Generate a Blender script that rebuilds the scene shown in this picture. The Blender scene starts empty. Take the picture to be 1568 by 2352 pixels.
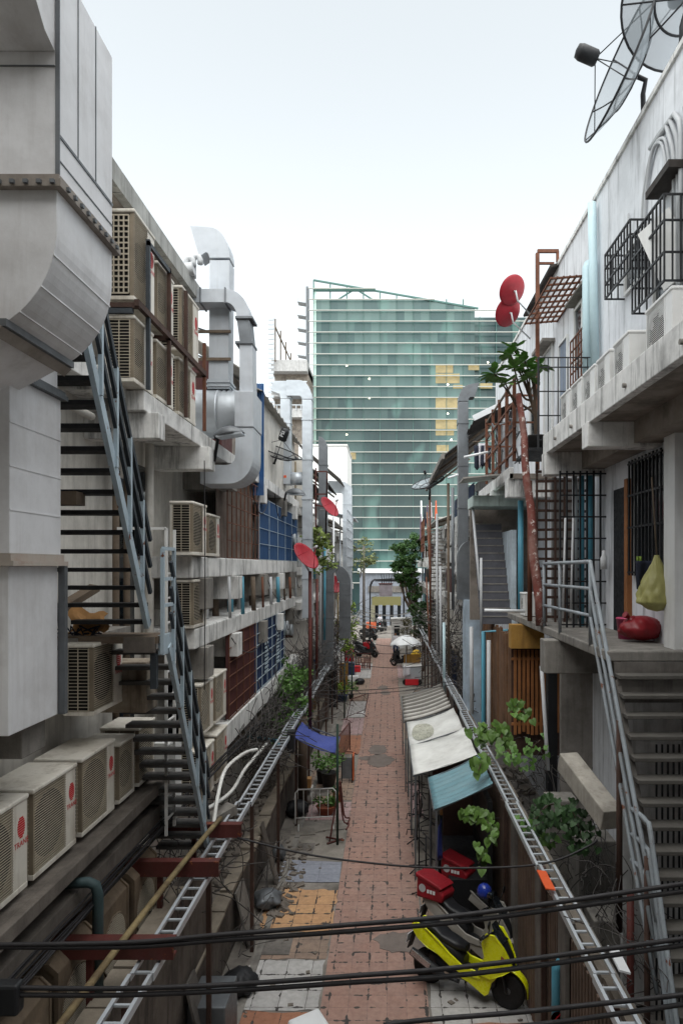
import bpy, bmesh, math, random
from mathutils import Vector as V, Matrix, noise
rnd = random.Random(11)
S = bpy.context.scene; COL = S.collection
F, H = 1568.0, 6.8                      # focal length in photo pixels (photo 1568 wide), camera height
PI = math.pi; UZ = V((0, 0, 1))
# ---------------------------------------------------------------- camera
FW, RT, UP = V((0,1,0)), V((1,0,0)), V((0,0,1))      # level camera along the alley, lens shifted as for an upright building shot
C0 = V((0, 0, H))
cd = bpy.data.cameras.new('camera'); cam = bpy.data.objects.new('camera', cd); COL.objects.link(cam)
cd.sensor_fit = 'HORIZONTAL'; cd.sensor_width = 24; cd.lens = 24; cd.shift_x = -106/1568; cd.shift_y = 124/1568; cd.clip_end = 3000; cd.clip_start = .05
M = Matrix((RT, UP, -FW)).transposed().to_4x4(); M.translation = C0; cam.matrix_world = M
S.camera = cam
def ray(x, y): return FW*F + RT*(x-890) + UP*(1300-y)
def aX(x, y, X): d = ray(x, y); return C0 + d*(X/d.x)
def aY(x, y, Y): d = ray(x, y); return C0 + d*(Y/d.y)
def aZ(x, y, Z): d = ray(x, y); return C0 + d*((Z-H)/d.z)
# ---------------------------------------------------------------- mesh builder
class MB:
    def __init__(s): s.v = []; s.f = []; s.m = []; s.s = []; s.cm = 0
    def add(s, vs, fs, sm=False):
        o = len(s.v); s.v += [V(a) for a in vs]
        for f in fs: s.f.append([i+o for i in f]); s.m.append(s.cm); s.s.append(sm)
        return s
    def mat(s, i): s.cm = i; return s
    def box(s, x0, y0, z0, x1, y1, z1):
        return s.add([(x0,y0,z0),(x1,y0,z0),(x1,y1,z0),(x0,y1,z0),(x0,y0,z1),(x1,y0,z1),(x1,y1,z1),(x0,y1,z1)],
                     [(3,2,1,0),(4,5,6,7),(0,1,5,4),(1,2,6,5),(2,3,7,6),(3,0,4,7)])
    def hexa(s, vs): return s.add(vs, [(3,2,1,0),(4,5,6,7),(0,1,5,4),(1,2,6,5),(2,3,7,6),(3,0,4,7)])
    def obox(s, M, dx, dy, dz):
        vs = [M @ V((a*dx/2, b*dy/2, c*dz/2)) for c in (-1,1) for a, b in ((-1,-1),(1,-1),(1,1),(-1,1))]
        return s.hexa(vs)
    def beam(s, p, q, w, h=None, up=UZ):
        p, q = V(p), V(q); h = h or w; d = (q-p)
        if d.length < 1e-6: return s
        d.normalize(); u = V(up)
        if abs(d.dot(u)) > .98: u = V((0,1,0)) if abs(d.y) < .9 else V((1,0,0))
        a = d.cross(u).normalized(); b = a.cross(d)
        vs = [c + a*(i*w/2) + b*(j*h/2) for c in (p, q) for i, j in ((-1,-1),(1,-1),(1,1),(-1,1))]
        return s.hexa(vs)
    def tube(s, pts, r, n=8, closed=False, sm=True):
        pts = [V(p) for p in pts]; N = len(pts); rs = r if isinstance(r, (list, tuple)) else [r]*N
        vs = []; pa = None
        for i, p in enumerate(pts):
            a = pts[i-1] if (i > 0 or closed) else p; b = pts[(i+1) % N] if (i < N-1 or closed) else p
            d = (b-a); d = d.normalized() if d.length > 1e-9 else UZ
            if pa is None:
                u = UZ if abs(d.z) < .9 else V((1,0,0)); pa = d.cross(u).normalized()
            else:
                pa = pa - d*pa.dot(d); pa = pa.normalized() if pa.length > 1e-6 else d.orthogonal().normalized()
            pb = d.cross(pa)
            for k in range(n):
                t = 2*PI*k/n; vs.append(p + (pa*math.cos(t)+pb*math.sin(t))*rs[i])
        fs = []
        for i in range(N if closed else N-1):
            j = (i+1) % N
            for k in range(n):
                l = (k+1) % n; fs.append((i*n+k, i*n+l, j*n+l, j*n+k))
        s.add(vs, fs, sm)
        if not closed:
            o = len(s.v)-N*n; s.f += [[o+k for k in range(n)][::-1], [o+(N-1)*n+k for k in range(n)]]; s.m += [s.cm]*2; s.s += [False]*2
        return s
    def prism(s, pts, d):
        pts = [V(p) for p in pts]; d = V(d); n = len(pts)
        return s.add(pts+[p+d for p in pts], [list(range(n))[::-1], list(range(n, 2*n))]+[(i,(i+1)%n,n+(i+1)%n,n+i) for i in range(n)])
    def sheet(s, pts, t=.004):
        pts = [V(p) for p in pts]; nrm = V((0,0,0))
        for i in range(len(pts)): nrm += pts[i].cross(pts[(i+1) % len(pts)])
        return s.prism(pts, nrm.normalized()*t)
    def grid(s, fn, nu, nv, sm=True, t=0):
        vs = [V(fn(i/nu, j/nv)) for i in range(nu+1) for j in range(nv+1)]; w = nv+1
        fs = [(i*w+j, (i+1)*w+j, (i+1)*w+j+1, i*w+j+1) for i in range(nu) for j in range(nv)]
        return s.add(vs, fs, sm)
    def lathe(s, prof, M, n=24, sm=True):
        vs = []; N = len(prof)
        for r, z in prof:
            for k in range(n): vs.append(M @ V((r*math.cos(2*PI*k/n), r*math.sin(2*PI*k/n), z)))
        fs = [(i*n+k, i*n+(k+1) % n, (i+1)*n+(k+1) % n, (i+1)*n+k) for i in range(N-1) for k in range(n)]
        s.add(vs, fs, sm)
        o = len(s.v)-N*n
        if prof[0][0] > 1e-4: s.f.append([o+k for k in range(n)][::-1]); s.m.append(s.cm); s.s.append(False)
        if prof[-1][0] > 1e-4: s.f.append([o+(N-1)*n+k for k in range(n)]); s.m.append(s.cm); s.s.append(False)
        return s
    def mesh(s, name, mats, off):
        me = bpy.data.meshes.new(name); me.from_pydata([v-off for v in s.v], [], s.f)
        for m in (mats if isinstance(mats, (list, tuple)) else [mats]): me.materials.append(m)
        me.polygons.foreach_set('material_index', s.m); me.polygons.foreach_set('use_smooth', s.s); me.update(); return me
    def build(s, name, mats, parent=None, label=None, cat=None, group=None, kind=None, bevel=0, solid=0):
        if parent is not None: off = wloc(parent)
        else:
            xs = [v.x for v in s.v]; ys = [v.y for v in s.v]; off = V(((min(xs)+max(xs))/2, (min(ys)+max(ys))/2, min(v.z for v in s.v)))
        me = s.mesh(name, mats, off); o = bpy.data.objects.new(name, me); COL.objects.link(o)
        if parent is not None: o.parent = parent
        else: o.location = off
        tag(o, label, cat, group, kind)
        if solid:
            m = o.modifiers.new('thick', 'SOLIDIFY'); m.thickness = solid; m.offset = 0
        if bevel:
            m = o.modifiers.new('bevel', 'BEVEL'); m.width = bevel; m.segments = 2; m.limit_method = 'ANGLE'; m.angle_limit = .7
        return o
def wloc(o):
    l = V((0,0,0))
    while o is not None:
        if o.type == 'EMPTY' or o.parent is None: l += o.location
        o = o.parent
    return l
def tag(o, label=None, cat=None, group=None, kind=None):
    if label: o['label'] = label
    if cat: o['category'] = cat
    if group: o['group'] = group
    if kind: o['kind'] = kind
    return o
def thing(name, label, cat, loc=(0,0,0), group=None):
    o = bpy.data.objects.new(name, None); o.empty_display_size = .2; COL.objects.link(o); o.location = loc
    return tag(o, label, cat, group)
def copy_tree(o, parent=None):
    c = o.copy(); COL.objects.link(c)
    if parent is not None: c.parent = parent
    for ch in [k for k in S.objects if k.parent is o]: copy_tree(ch, c)
    return c
def text_mb(body, size, M, ext=.002):
    cu = bpy.data.curves.new('t', 'FONT'); cu.body = body; cu.size = size; cu.align_x = 'CENTER'; cu.align_y = 'CENTER'; cu.extrude = ext; cu.resolution_u = 2
    o = bpy.data.objects.new('t', cu); COL.objects.link(o)
    dg = bpy.context.evaluated_depsgraph_get(); me = bpy.data.meshes.new_from_object(o.evaluated_get(dg))
    vs = [M @ v.co for v in me.vertices]; fs = [list(p.vertices) for p in me.polygons]
    bpy.data.objects.remove(o); bpy.data.curves.remove(cu); bpy.data.meshes.remove(me)
    return vs, fs
def frame(o, x, y): # matrix with origin o and axes x, y
    x = V(x).normalized(); z = x.cross(V(y)).normalized(); y = z.cross(x)
    m = Matrix((x, y, z)).transposed().to_4x4(); m.translation = V(o); return m
def arc(c, a, b, t0, t1, n=8):
    c, a, b = V(c), V(a), V(b); return [c+a*math.cos(t0+(t1-t0)*i/n)+b*math.sin(t0+(t1-t0)*i/n) for i in range(n+1)]
def sag(p, q, d, n=10):
    p, q = V(p), V(q); return [p.lerp(q, i/n)-V((0,0,4*d*(i/n)*(1-i/n))) for i in range(n+1)]
def smoothpts(pts, n=5):
    pts = [V(p) for p in pts]; out = []
    for i in range(len(pts)-1):
        p0 = pts[max(i-1,0)]; p1 = pts[i]; p2 = pts[i+1]; p3 = pts[min(i+2, len(pts)-1)]
        for k in range(n):
            t = k/n; out.append(.5*((2*p1)+(p2-p0)*t+(2*p0-5*p1+4*p2-p3)*t*t+(3*p1-p0-3*p2+p3)*t*t*t))
    return out+[pts[-1]]
# ---------------------------------------------------------------- materials
def srgb(r, g, b):
    f = lambda c: (c/255/12.92 if c/255 <= .04045 else ((c/255+.055)/1.055)**2.4); return (f(r), f(g), f(b), 1)
class NT:
    def __init__(s, name):
        s.mt = bpy.data.materials.new(name); s.mt.use_nodes = True; s.t = s.mt.node_tree; s.n = s.t.nodes; s.b = s.n['Principled BSDF']
    def node(s, typ, **k):
        n = s.n.new(typ)
        for a, b in k.items(): setattr(n, a, b)
        return n
    def link(s, a, b): s.t.links.new(a, b)
    def pos(s, sc=(1,1,1), local=False):
        g = s.node('ShaderNodeTexCoord').outputs['Object'] if local else s.node('ShaderNodeNewGeometry').outputs['Position']
        m = s.node('ShaderNodeMapping'); m.inputs['Scale'].default_value = sc; s.link(g, m.inputs[0]); return m.outputs[0]
    def noise(s, vec, scale=1, det=4, rough=.55):
        n = s.node('ShaderNodeTexNoise'); n.inputs['Scale'].default_value = scale; n.inputs['Detail'].default_value = det; n.inputs['Roughness'].default_value = rough
        s.link(vec, n.inputs['Vector']); return n.outputs['Fac']
    def ramp(s, fac, a, b, va=0., vb=1.):
        n = s.node('ShaderNodeMapRange'); n.inputs[1].default_value = a; n.inputs[2].default_value = b; n.inputs[3].default_value = va; n.inputs[4].default_value = vb
        s.link(fac, n.inputs[0]); return n.outputs[0]
    def mix(s, fac, a, b, mode='MIX'):
        n = s.node('ShaderNodeMix', data_type='RGBA', blend_type=mode)
        for i, v in ((0, fac), (6, a), (7, b)):
            if isinstance(v, (int, float)): n.inputs[i].default_value = v
            elif isinstance(v, (tuple, list)): n.inputs[i].default_value = v if len(v) == 4 else (*v, 1)
            else: s.link(v, n.inputs[i])
        return n.outputs[2]
    def math(s, op, a, b=0.):
        n = s.node('ShaderNodeMath', operation=op)
        for i, v in enumerate((a, b)):
            if isinstance(v, (int, float)): n.inputs[i].default_value = v
            else: s.link(v, n.inputs[i])
        return n.outputs[0]
    def bump(s, h, st=.3, dist=.01):
        n = s.node('ShaderNodeBump'); n.inputs['Strength'].default_value = st; n.inputs['Distance'].default_value = dist; s.link(h, n.inputs['Height']); s.link(n.outputs[0], s.b.inputs['Normal'])
def mat(name, c, rough=.7, metal=0, var=.25, sc=2.5, streak=0, dirt=0, dc=(62,56,50), dsc=1.6, bump=.15, chips=0, cc=(110,60,35), spec=.4, dent=0):
    t = NT(name); c = srgb(*c); p = t.pos()
    dk = tuple(k*(1-var) for k in c[:3])+(1,); lt = tuple(min(1, k*(1+var*.6)) for k in c[:3])+(1,)
    n1 = t.noise(p, sc, 6, .65); out = t.mix(t.ramp(n1, .3, .7), dk, lt)
    if dirt:
        n2 = t.noise(p, dsc, 8, .7); out = t.mix(t.math('MULTIPLY', t.ramp(n2, .45, .68), dirt), out, srgb(*dc))
    if streak:
        n3 = t.noise(t.pos((3.2,3.2,.3)), 1.7, 6, .7); out = t.mix(t.math('MULTIPLY', t.ramp(n3, .5, .68), streak), out, srgb(*dc))
        n4 = t.noise(t.pos((9,9,.6)), 1.3, 5, .7); out = t.mix(t.math('MULTIPLY', t.ramp(n4, .58, .72), streak*.4), out, srgb(*dc))
    if chips:
        n5 = t.noise(p, 7, 8, .7); out = t.mix(t.ramp(n5, .62-chips*.2, .66-chips*.2), out, srgb(*cc))
    t.link(out, t.b.inputs['Base Color']); t.b.inputs['Metallic'].default_value = metal; t.b.inputs['Specular IOR Level'].default_value = spec
    n6 = t.noise(p, sc*6, 5, .6); t.link(t.ramp(n6, .3, .7, max(0, rough-.12), min(1, rough+.12)), t.b.inputs['Roughness'])
    if dent:
        h = t.math('ADD', t.noise(p, 2.2, 2, .5), t.math('MULTIPLY', t.noise(p, 30, 5, .6), .04)); t.bump(h, dent, .06)
    elif bump: t.bump(t.noise(p, 34, 6, .65), bump, .008)
    return t.mt
m_plaster = mat('plaster_white', (205,205,204), .85, streak=.55, dirt=.3, dc=(105,102,98), dsc=1.1)
m_wall_r = mat('plaster_wall_right', (224,226,230), .85, var=.12, streak=.65, dirt=.12, dc=(110,110,112), dsc=.8)
m_beige = mat('plaster_beige', (214,210,202), .85, var=.15, streak=.4, dirt=.3, dc=(110,104,96))
m_concw = mat('concrete_white_stained', (230,229,226), .85, var=.12, streak=.8, dirt=.3, dc=(52,49,46), dsc=2.6, bump=.3)
m_conc = mat('concrete_grey', (140,136,130), .9, streak=.5, dirt=.5, dc=(70,66,62), bump=.4)
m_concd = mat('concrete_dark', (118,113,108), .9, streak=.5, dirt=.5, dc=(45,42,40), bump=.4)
m_soffit = mat('soffit_grimy', (146,137,128), .9, dirt=.7, dc=(60,54,48), bump=.4)
m_duct = mat('duct_white_paint', (226,226,228), .45, var=.1, sc=.9, streak=.18, dirt=.25, dc=(132,122,112), dent=.35)
m_duct2 = mat('duct_blue_grey_white', (188,193,199), .45, var=.1, sc=1.2, streak=.2, dirt=.15, dc=(130,128,124), dent=.4)
m_galv = mat('galvanised_steel', (190,196,202), .42, metal=.35, var=.2, sc=1.6, dirt=.15, dc=(120,124,128), dent=.4)
m_galvd = mat('duct_dark_galvanised', (112,116,120), .5, metal=.4, var=.2, dirt=.3, bump=.06)
m_steelblue = mat('steel_pale_blue_paint', (178,194,204), .55, var=.12, streak=.25, dirt=.2, dc=(80,84,88), chips=.05)
m_steeldk = mat('steel_dark_paint', (58,64,70), .6, var=.25, dirt=.3, dc=(40,42,44))
m_tread = mat('steel_tread_dark', (44,44,46), .75, var=.3, dirt=.4, dc=(38,36,34), bump=.4)
m_black = mat('black_metal', (34,35,38), .55, var=.3)
m_cable = mat('black_cable_rubber', (40,38,40), .6, var=.2, bump=.05)
m_rust = mat('rusty_steel', (112,72,54), .85, var=.4, dirt=.5, dc=(70,40,28), bump=.4)
m_rustd = mat('dark_rusty_steel', (78,58,50), .85, var=.4, dirt=.5, dc=(48,36,32), bump=.4)
m_redox = mat('red_oxide_paint', (92,44,40), .65, var=.25, streak=.3, dirt=.5, dc=(64,46,38), chips=.02, cc=(150,86,48))
m_ac = mat('ac_casing_beige', (232,227,216), .55, var=.2, sc=.8, streak=.45, dirt=.4, dc=(128,112,92), bump=.06)
m_acd = mat('ac_casing_old_brown', (132,116,98), .7, var=.25, streak=.4, dirt=.5, dc=(70,60,50), bump=.1)
m_acplate = mat('ac_plate_tan', (140,128,110), .7, var=.25, dirt=.4, dc=(80,70,60), bump=0)
m_ledge = mat('ledge_grey_brown', (112,105,98), .9, var=.35, streak=.4, dirt=.6, dc=(62,56,52), bump=.5)
m_shut = mat('blue_shutter_sheet', (44,74,112), .55, var=.2, streak=.3, dirt=.15, dc=(84,100,120))
m_acgrille = mat('ac_grille_slat', (186,176,158), .6, var=.15, dirt=.3, dc=(100,86,70), bump=0)
m_rail = mat('handrail_grey_paint', (150,158,164), .6, var=.2, streak=.3, dirt=.35, dc=(96,90,84), chips=.08)
m_acin = mat('ac_dark_inside', (30,28,27), .9, var=.3, bump=0)
m_acw = mat('ac_casing_white', (222,222,220), .5, var=.06, streak=.2, dirt=.1, dc=(150,144,138), bump=.03)
m_red = mat('logo_red', (196,34,44), .5, var=.05, bump=0)
m_text = mat('print_dark_red', (150,50,50), .6, var=.05, bump=0)
m_dishred = mat('red_dish_paint', (150,28,42), .5, var=.25, dirt=.35, dc=(90,20,26), bump=.05)
m_bluesheet = mat('blue_corrugated_sheet', (52,98,150), .55, var=.2, streak=.35, dirt=.2, dc=(150,160,175))
m_bluedk = mat('dark_blue_shutter', (40,58,92), .6, var=.25, streak=.3, dc=(25,30,44))
m_maroon = mat('maroon_shutter', (84,48,46), .7, var=.3, streak=.3, dc=(44,28,28))
m_pvcb = mat('blue_pvc_pipe', (84,150,172), .45, var=.15, dirt=.2, dc=(70,90,96), bump=.02)
m_pvcp = mat('pale_blue_pvc_pipe', (190,214,220), .45, var=.08, dirt=.1, dc=(120,130,134), bump=.02)
m_pvcg = mat('grey_pvc_pipe', (188,190,192), .5, var=.1, dirt=.2, dc=(120,118,114), bump=.02)
m_yellow = mat('yellow_pipe_rusted', (134,118,84), .75, var=.4, dirt=.85, dc=(80,64,48), dsc=4, bump=.4)
m_wood = mat('weathered_timber', (112,98,84), .85, var=.35, dirt=.5, dc=(58,50,44), bump=.4)
m_woodo = mat('orange_brown_slat', (156,102,60), .7, var=.35, streak=.4, dc=(84,54,34))
m_woodb = mat('brown_fence_board', (118,86,62), .8, var=.35, streak=.45, dc=(62,46,36))
m_ochre = mat('ochre_board', (176,134,66), .75, var=.25, streak=.5, dc=(98,72,44))
m_alu = mat('aluminium_tray', (196,202,208), .4, metal=.25, var=.12, dirt=.15, dc=(110,112,114), bump=.03)
m_glassd = mat('dark_glass', (24,32,38), .12, var=.3, bump=0, spec=.8)
m_rooft = mat('roof_sheet_dark', (58,52,48), .8, var=.3, dirt=.5, dc=(32,29,27))
m_roofg = mat('roof_sheet_grey', (162,158,152), .6, var=.2, streak=.3, dirt=.3, dc=(98,90,82))
m_leaf = mat('leaf_green', (92,130,62), .55, var=.5, sc=5, bump=0)
m_leafd = mat('leaf_dark_green', (44,72,36), .6, var=.5, sc=3, bump=0)
m_leafy = mat('leaf_yellow_green', (122,148,48), .5, var=.35, sc=6, bump=0)
m_bark = mat('bark_brown', (84,70,58), .9, var=.35, bump=.5)
m_pot = mat('dark_plastic_pot', (48,46,46), .6, var=.2)
m_terra = mat('terracotta', (150,84,58), .8, var=.2, dirt=.3)
m_white = mat('white_plastic', (224,226,228), .45, var=.05, dirt=.08, dc=(150,150,150), bump=.02)
m_tarpw = mat('white_translucent_sheet', (228,228,224), .45, var=.15, sc=1.5, dirt=.55, dc=(158,154,146), dsc=1.1, bump=.04)
m_tealsheet = mat('teal_sheet', (108,146,156), .4, var=.15, streak=.2, dirt=.2, dc=(150,166,170))
m_bluetarp = mat('blue_tarp', (62,76,150), .6, var=.2, dirt=.15)
def stripe_mat():
    t = NT('grey_corrugated_sheet'); p = t.pos(); w_ = t.node('ShaderNodeTexWave', bands_direction='Y'); w_.inputs['Scale'].default_value = .6; w_.inputs['Distortion'].default_value = .6; t.link(p, w_.inputs['Vector'])
    n = t.noise(p, 2.5, 6, .7); c = t.mix(t.ramp(w_.outputs['Fac'], .25, .75), srgb(92,88,82), srgb(196,193,186)); c = t.mix(t.ramp(n, .45, .7, 0, .6), c, srgb(110,104,96)); t.link(c, t.b.inputs['Base Color']); t.b.inputs['Roughness'].default_value = .6; return t.mt
m_stripe = stripe_mat()
m_clothb = mat('dark_cloth', (40,44,58), .95, var=.2)
m_clothw = mat('pale_cloth', (206,204,210), .95, var=.1)
m_clothp = mat('mauve_cloth', (120,100,120), .95, var=.2)
m_skin = mat('skin', (150,108,86), .6, var=.08, bump=0)
m_hair = mat('hair_dark', (24,20,20), .7, var=.2)
m_orange = mat('orange_tape', (222,96,52), .6, var=.08, bump=0)
m_bagr = mat('red_plastic_bag', (138,34,42), .4, var=.2, bump=.03)
m_bagy = mat('yellow_green_bag', (158,154,96), .5, var=.15, bump=.03)
m_lit = NT('lit_lamp'); m_lit.b.inputs['Emission Color'].default_value = (1,.95,.7,1); m_lit.b.inputs['Emission Strength'].default_value = 1.6; m_lit = m_lit.mt
m_rubber = mat('tyre_rubber', (28,27,27), .85, var=.2)
m_chrome = mat('chrome', (190,190,192), .25, metal=.9, var=.05, bump=0)
m_yel = mat('scooter_yellow_paint', (222,226,24), .28, var=.06, bump=0, spec=.6)
m_blk = mat('scooter_black_plastic', (30,31,34), .45, var=.15, bump=.05)
m_bred = mat('bike_red', (160,24,34), .45, var=.15)
m_bblue = mat('helmet_blue', (34,56,150), .25, var=.1, bump=0, spec=.6)
m_card = mat('cardboard', (176,132,84), .85, var=.15, dirt=.2)
m_greenl = mat('dark_green_post', (36,58,48), .6, var=.2)
# ---------------------------------------------------------------- sky and sun
w = bpy.data.worlds.new('World'); S.world = w; w.use_nodes = True
wn = w.node_tree.nodes; wl = w.node_tree.links
sky = wn.new('ShaderNodeTexSky'); sky.sky_type = 'NISHITA'; sky.sun_disc = False
SUN_EL, SUN_ROT = 66, 180
sky.sun_elevation = math.radians(SUN_EL); sky.sun_rotation = math.radians(SUN_ROT); sky.air_density = 1.0; sky.dust_density = 1.0; sky.ozone_density = 1.0
hs = wn.new('ShaderNodeHueSaturation'); hs.inputs['Saturation'].default_value = .24
wl.new(sky.outputs[0], hs.inputs['Color'])
bg = wn['Background']; bg.inputs['Strength'].default_value = .15
tn = wn.new('ShaderNodeMix'); tn.data_type = 'RGBA'; tn.blend_type = 'MULTIPLY'; tn.inputs[0].default_value = 1; tn.inputs[7].default_value = (.965,.985,.93,1)
wl.new(hs.outputs[0], tn.inputs[6]); wl.new(tn.outputs[2], bg.inputs[0])
sd = bpy.data.lights.new('sun', 'SUN'); sun = bpy.data.objects.new('sun', sd); COL.objects.link(sun)
sd.energy = 1.5; sd.angle = math.radians(90); sd.color = (1,.97,.93)
a, e = math.radians(SUN_ROT), math.radians(SUN_EL)
sun.rotation_euler = (-V((math.sin(a)*math.cos(e), math.cos(a)*math.cos(e), math.sin(e)))).to_track_quat('-Z', 'Y').to_euler()
sun.location = (0, 40, 60)
S.view_settings.view_transform = 'Standard'; S.view_settings.look = 'None'; S.view_settings.exposure = 1.25; S.view_settings.gamma = 1
S.cycles.max_bounces = 7; S.cycles.diffuse_bounces = 6; S.cycles.glossy_bounces = 3; S.cycles.transparent_max_bounces = 8
S.cycles.use_adaptive_sampling = True
try: S.cycles.use_denoising = True
except Exception: pass
# ================================================================ ground
def tile_mat(name, c1, c2, grout, size, chips=.0, stain=.4, cc=(70,66,62)):
    t = NT(name); p = t.pos()
    br = t.node('ShaderNodeTexBrick', offset=0.0, squash=1.0); br.inputs['Color1'].default_value = srgb(*c1); br.inputs['Color2'].default_value = srgb(*c2)
    br.inputs['Mortar'].default_value = srgb(*grout); br.inputs['Scale'].default_value = 1; br.inputs['Mortar Size'].default_value = .006
    br.inputs['Brick Width'].default_value = size; br.inputs['Row Height'].default_value = size; br.inputs['Mortar Smooth'].default_value = .3
    nz = t.node('ShaderNodeTexNoise'); nz.inputs['Scale'].default_value = 5; t.link(p, nz.inputs['Vector'])
    sc = t.node('ShaderNodeVectorMath', operation='MULTIPLY_ADD'); t.link(nz.outputs['Color'], sc.inputs[0]); sc.inputs[1].default_value = (.02,.02,0); t.link(p, sc.inputs[2])
    t.link(sc.outputs[0], br.inputs['Vector'])
    n = t.noise(p, 1.1, 7, .7); o = t.mix(t.math('MULTIPLY', t.ramp(n, .4, .7), stain), br.outputs['Color'], srgb(*cc))
    n2 = t.noise(p, 9, 5, .7); o = t.mix(t.ramp(n2, .35, .75, 0, .3), o, (.02,.02,.02))
    if chips:
        b2 = t.node('ShaderNodeTexBrick', offset=0.0); b2.inputs['Scale'].default_value = 1; b2.inputs['Mortar Size'].default_value = .05; b2.inputs['Mortar Smooth'].default_value = 1
        b2.inputs['Brick Width'].default_value = size; b2.inputs['Row Height'].default_value = size*1.0; t.link(sc.outputs[0], b2.inputs['Vector'])
        n3 = t.noise(t.pos((1.6,1,1)), 3.4, 4, .6); k = t.math('ADD', t.math('MULTIPLY', b2.outputs['Fac'], .2), n3)
        o = t.mix(t.ramp(k, .76-chips*.1, .775-chips*.1), o, srgb(64,60,58))
    t.link(o, t.b.inputs['Base Color']); t.link(t.ramp(n2, .3, .7, .55, .85), t.b.inputs['Roughness'])
    h = t.math('ADD', t.math('MULTIPLY', br.outputs['Fac'], -.6), t.math('MULTIPLY', n2, .5)); t.bump(h, .5, .01)
    return t.mt
m_path = tile_mat('path_terracotta_tile', (171,136,122), (160,125,112), (144,117,107), .3, chips=.5, stain=.5, cc=(148,130,122))
m_tilew = tile_mat('tile_white_dirty', (196,194,192), (184,182,180), (110,106,104), .42, chips=.3, stain=.4, cc=(140,136,132))
m_tileo = tile_mat('tile_peach', (208,164,120), (198,152,110), (130,100,80), .36, chips=.7, stain=.35, cc=(160,130,104))
m_tilet = tile_mat('tile_tan_dirty', (166,142,124), (156,132,116), (104,90,82), .4, chips=.5, stain=.6, cc=(104,94,86))
m_tilep = tile_mat('tile_pink', (186,158,156), (176,148,148), (120,100,98), .3, chips=.5, stain=.45, cc=(130,116,112))
m_tileb = tile_mat('tile_terracotta_orange', (176,122,92), (166,112,86), (110,80,64), .4, chips=.4, stain=.35, cc=(120,92,78))
m_tileg = tile_mat('sheet_blue_grey', (150,154,166), (144,148,160), (120,124,134), .5, stain=.3, cc=(120,120,128))
m_ground = mat('alley_concrete', (140,134,127), .9, var=.35, sc=.9, dirt=.7, dc=(60,56,52), dsc=1.3, bump=.6)
m_slabc = mat('broken_concrete', (142,136,128), .9, var=.25, dirt=.5, dc=(84,78,72), bump=.5)
MB().add([(-500,-300,0),(500,-300,0),(500,900,0),(-500,900,0)], [(0,1,2,3)]).build('ground', m_ground, kind='structure')
g = MB()
for i in range(24):
    y0, y1 = 4+i*2.5, 4+(i+1)*2.5
    g.add([(-1.03+.03*rnd.random(),y0,.006),(.62,y0,.006),(.62,y1,.006),(-1.03,y1,.006)], [(0,1,2,3)])
MB().add([(-1.03,4,.008),(.63,4,.008),(.63,64,.008),(-1.03,64,.008)], [(0,1,2,3)]).build('path', m_path, kind='structure')
def rag(pts, amp, n=7):          # ragged outline: only edges flagged by caller get roughened
    out = []
    for i, p in enumerate(pts):
        q = pts[(i+1) % len(pts)]
        for k in range(n):
            t = k/n; v = p.lerp(q, t)
            if k: v = v+V((rnd.uniform(-amp,amp), rnd.uniform(-amp,amp), 0))
            out.append(v)
    return out
def patch(pix, m, z=.008, amp=.04, name='paving'):
    pts = [aZ(x, y, z) for x, y in pix]; pts = [V((min(p.x,-1.04) if pix is not None and p.x < 0 else max(p.x,.64), p.y, z)) for p in pts]
    b = MB(); b.sheet(rag(pts, amp), .004)
    if True: b.build(name, m, kind='structure')
def gy(y): return aZ(890, y, 0).y
def strip(x0, x1, y0, y1, m, z=.008, amp=.03, name='paving'):
    b = MB(); b.sheet(rag([V((x0,y0,z)),V((x1,y0,z)),V((x1,y1,z)),V((x0,y1,z))], amp), .004); b.build(name, m, kind='structure')
for pix, m, z, amp in [
  ([(500,2420),(540,2325),(735,2325),(728,2420)], m_tileb, .008, .03), ([(540,2319),(558,2257),(571,2222),(595,2206),(747,2206),(733,2322)], m_tilew, .012, .035),
  ([(588,2204),(601,2156),(756,2147),(748,2203)], m_tilet, .008, .03), ([(601,2139),(603,2103),(617,2085),(634,2041),(674,2041),(778,2045),(758,2140)], m_tileo, .012, .05),
  ([(637,2026),(652,1975),(784,1981),(779,2027)], m_tileg, .016, .006), ([(654,1970),(667,1922),(796,1906),(786,1975)], m_slabc, .012, .03),
  ([(667,1918),(678,1890),(800,1890),(797,1903)], m_slabc, .02, .04), ([(688,1884),(700,1840),(808,1843),(801,1884)], m_tilep, .012, .02),
  ([(702,1836),(716,1770),(818,1770),(808,1838)], m_tilet, .012, .03),
  ([(985,2252),(1130,2252),(1265,2352),(1275,2420),(990,2420)], m_tilew, .008, .02), ([(968,2248),(962,2010),(1200,2010),(1200,2240)], m_tilet, .012, .04),
  ([(985,2440),(985,2352),(1300,2352),(1310,2440)], m_tileb, .018, .03)]: patch(pix, m, z, amp)
yy = [(1770,1735,m_slabc),(1733,1690,m_tileb),(1688,1650,m_tilep),(1648,1612,m_tilew),(1610,1560,m_tilet),(1558,1525,m_tilew),(1523,1500,m_tilet),(1498,1478,m_tilew)]
for a, b, m in yy: strip(-1.95+rnd.uniform(-.1,.1), -1.045, gy(a), gy(b), m)
for a, b, m in [(2000,1880,m_slabc),(1878,1800,m_tilep),(1798,1700,m_slabc),(1698,1630,m_tilet),(1628,1560,m_slabc),(1558,1528,m_tilep),(1526,1500,m_slabc)]:
    strip(.645, .95+rnd.uniform(-.03,.05), gy(a), gy(b), m)
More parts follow.
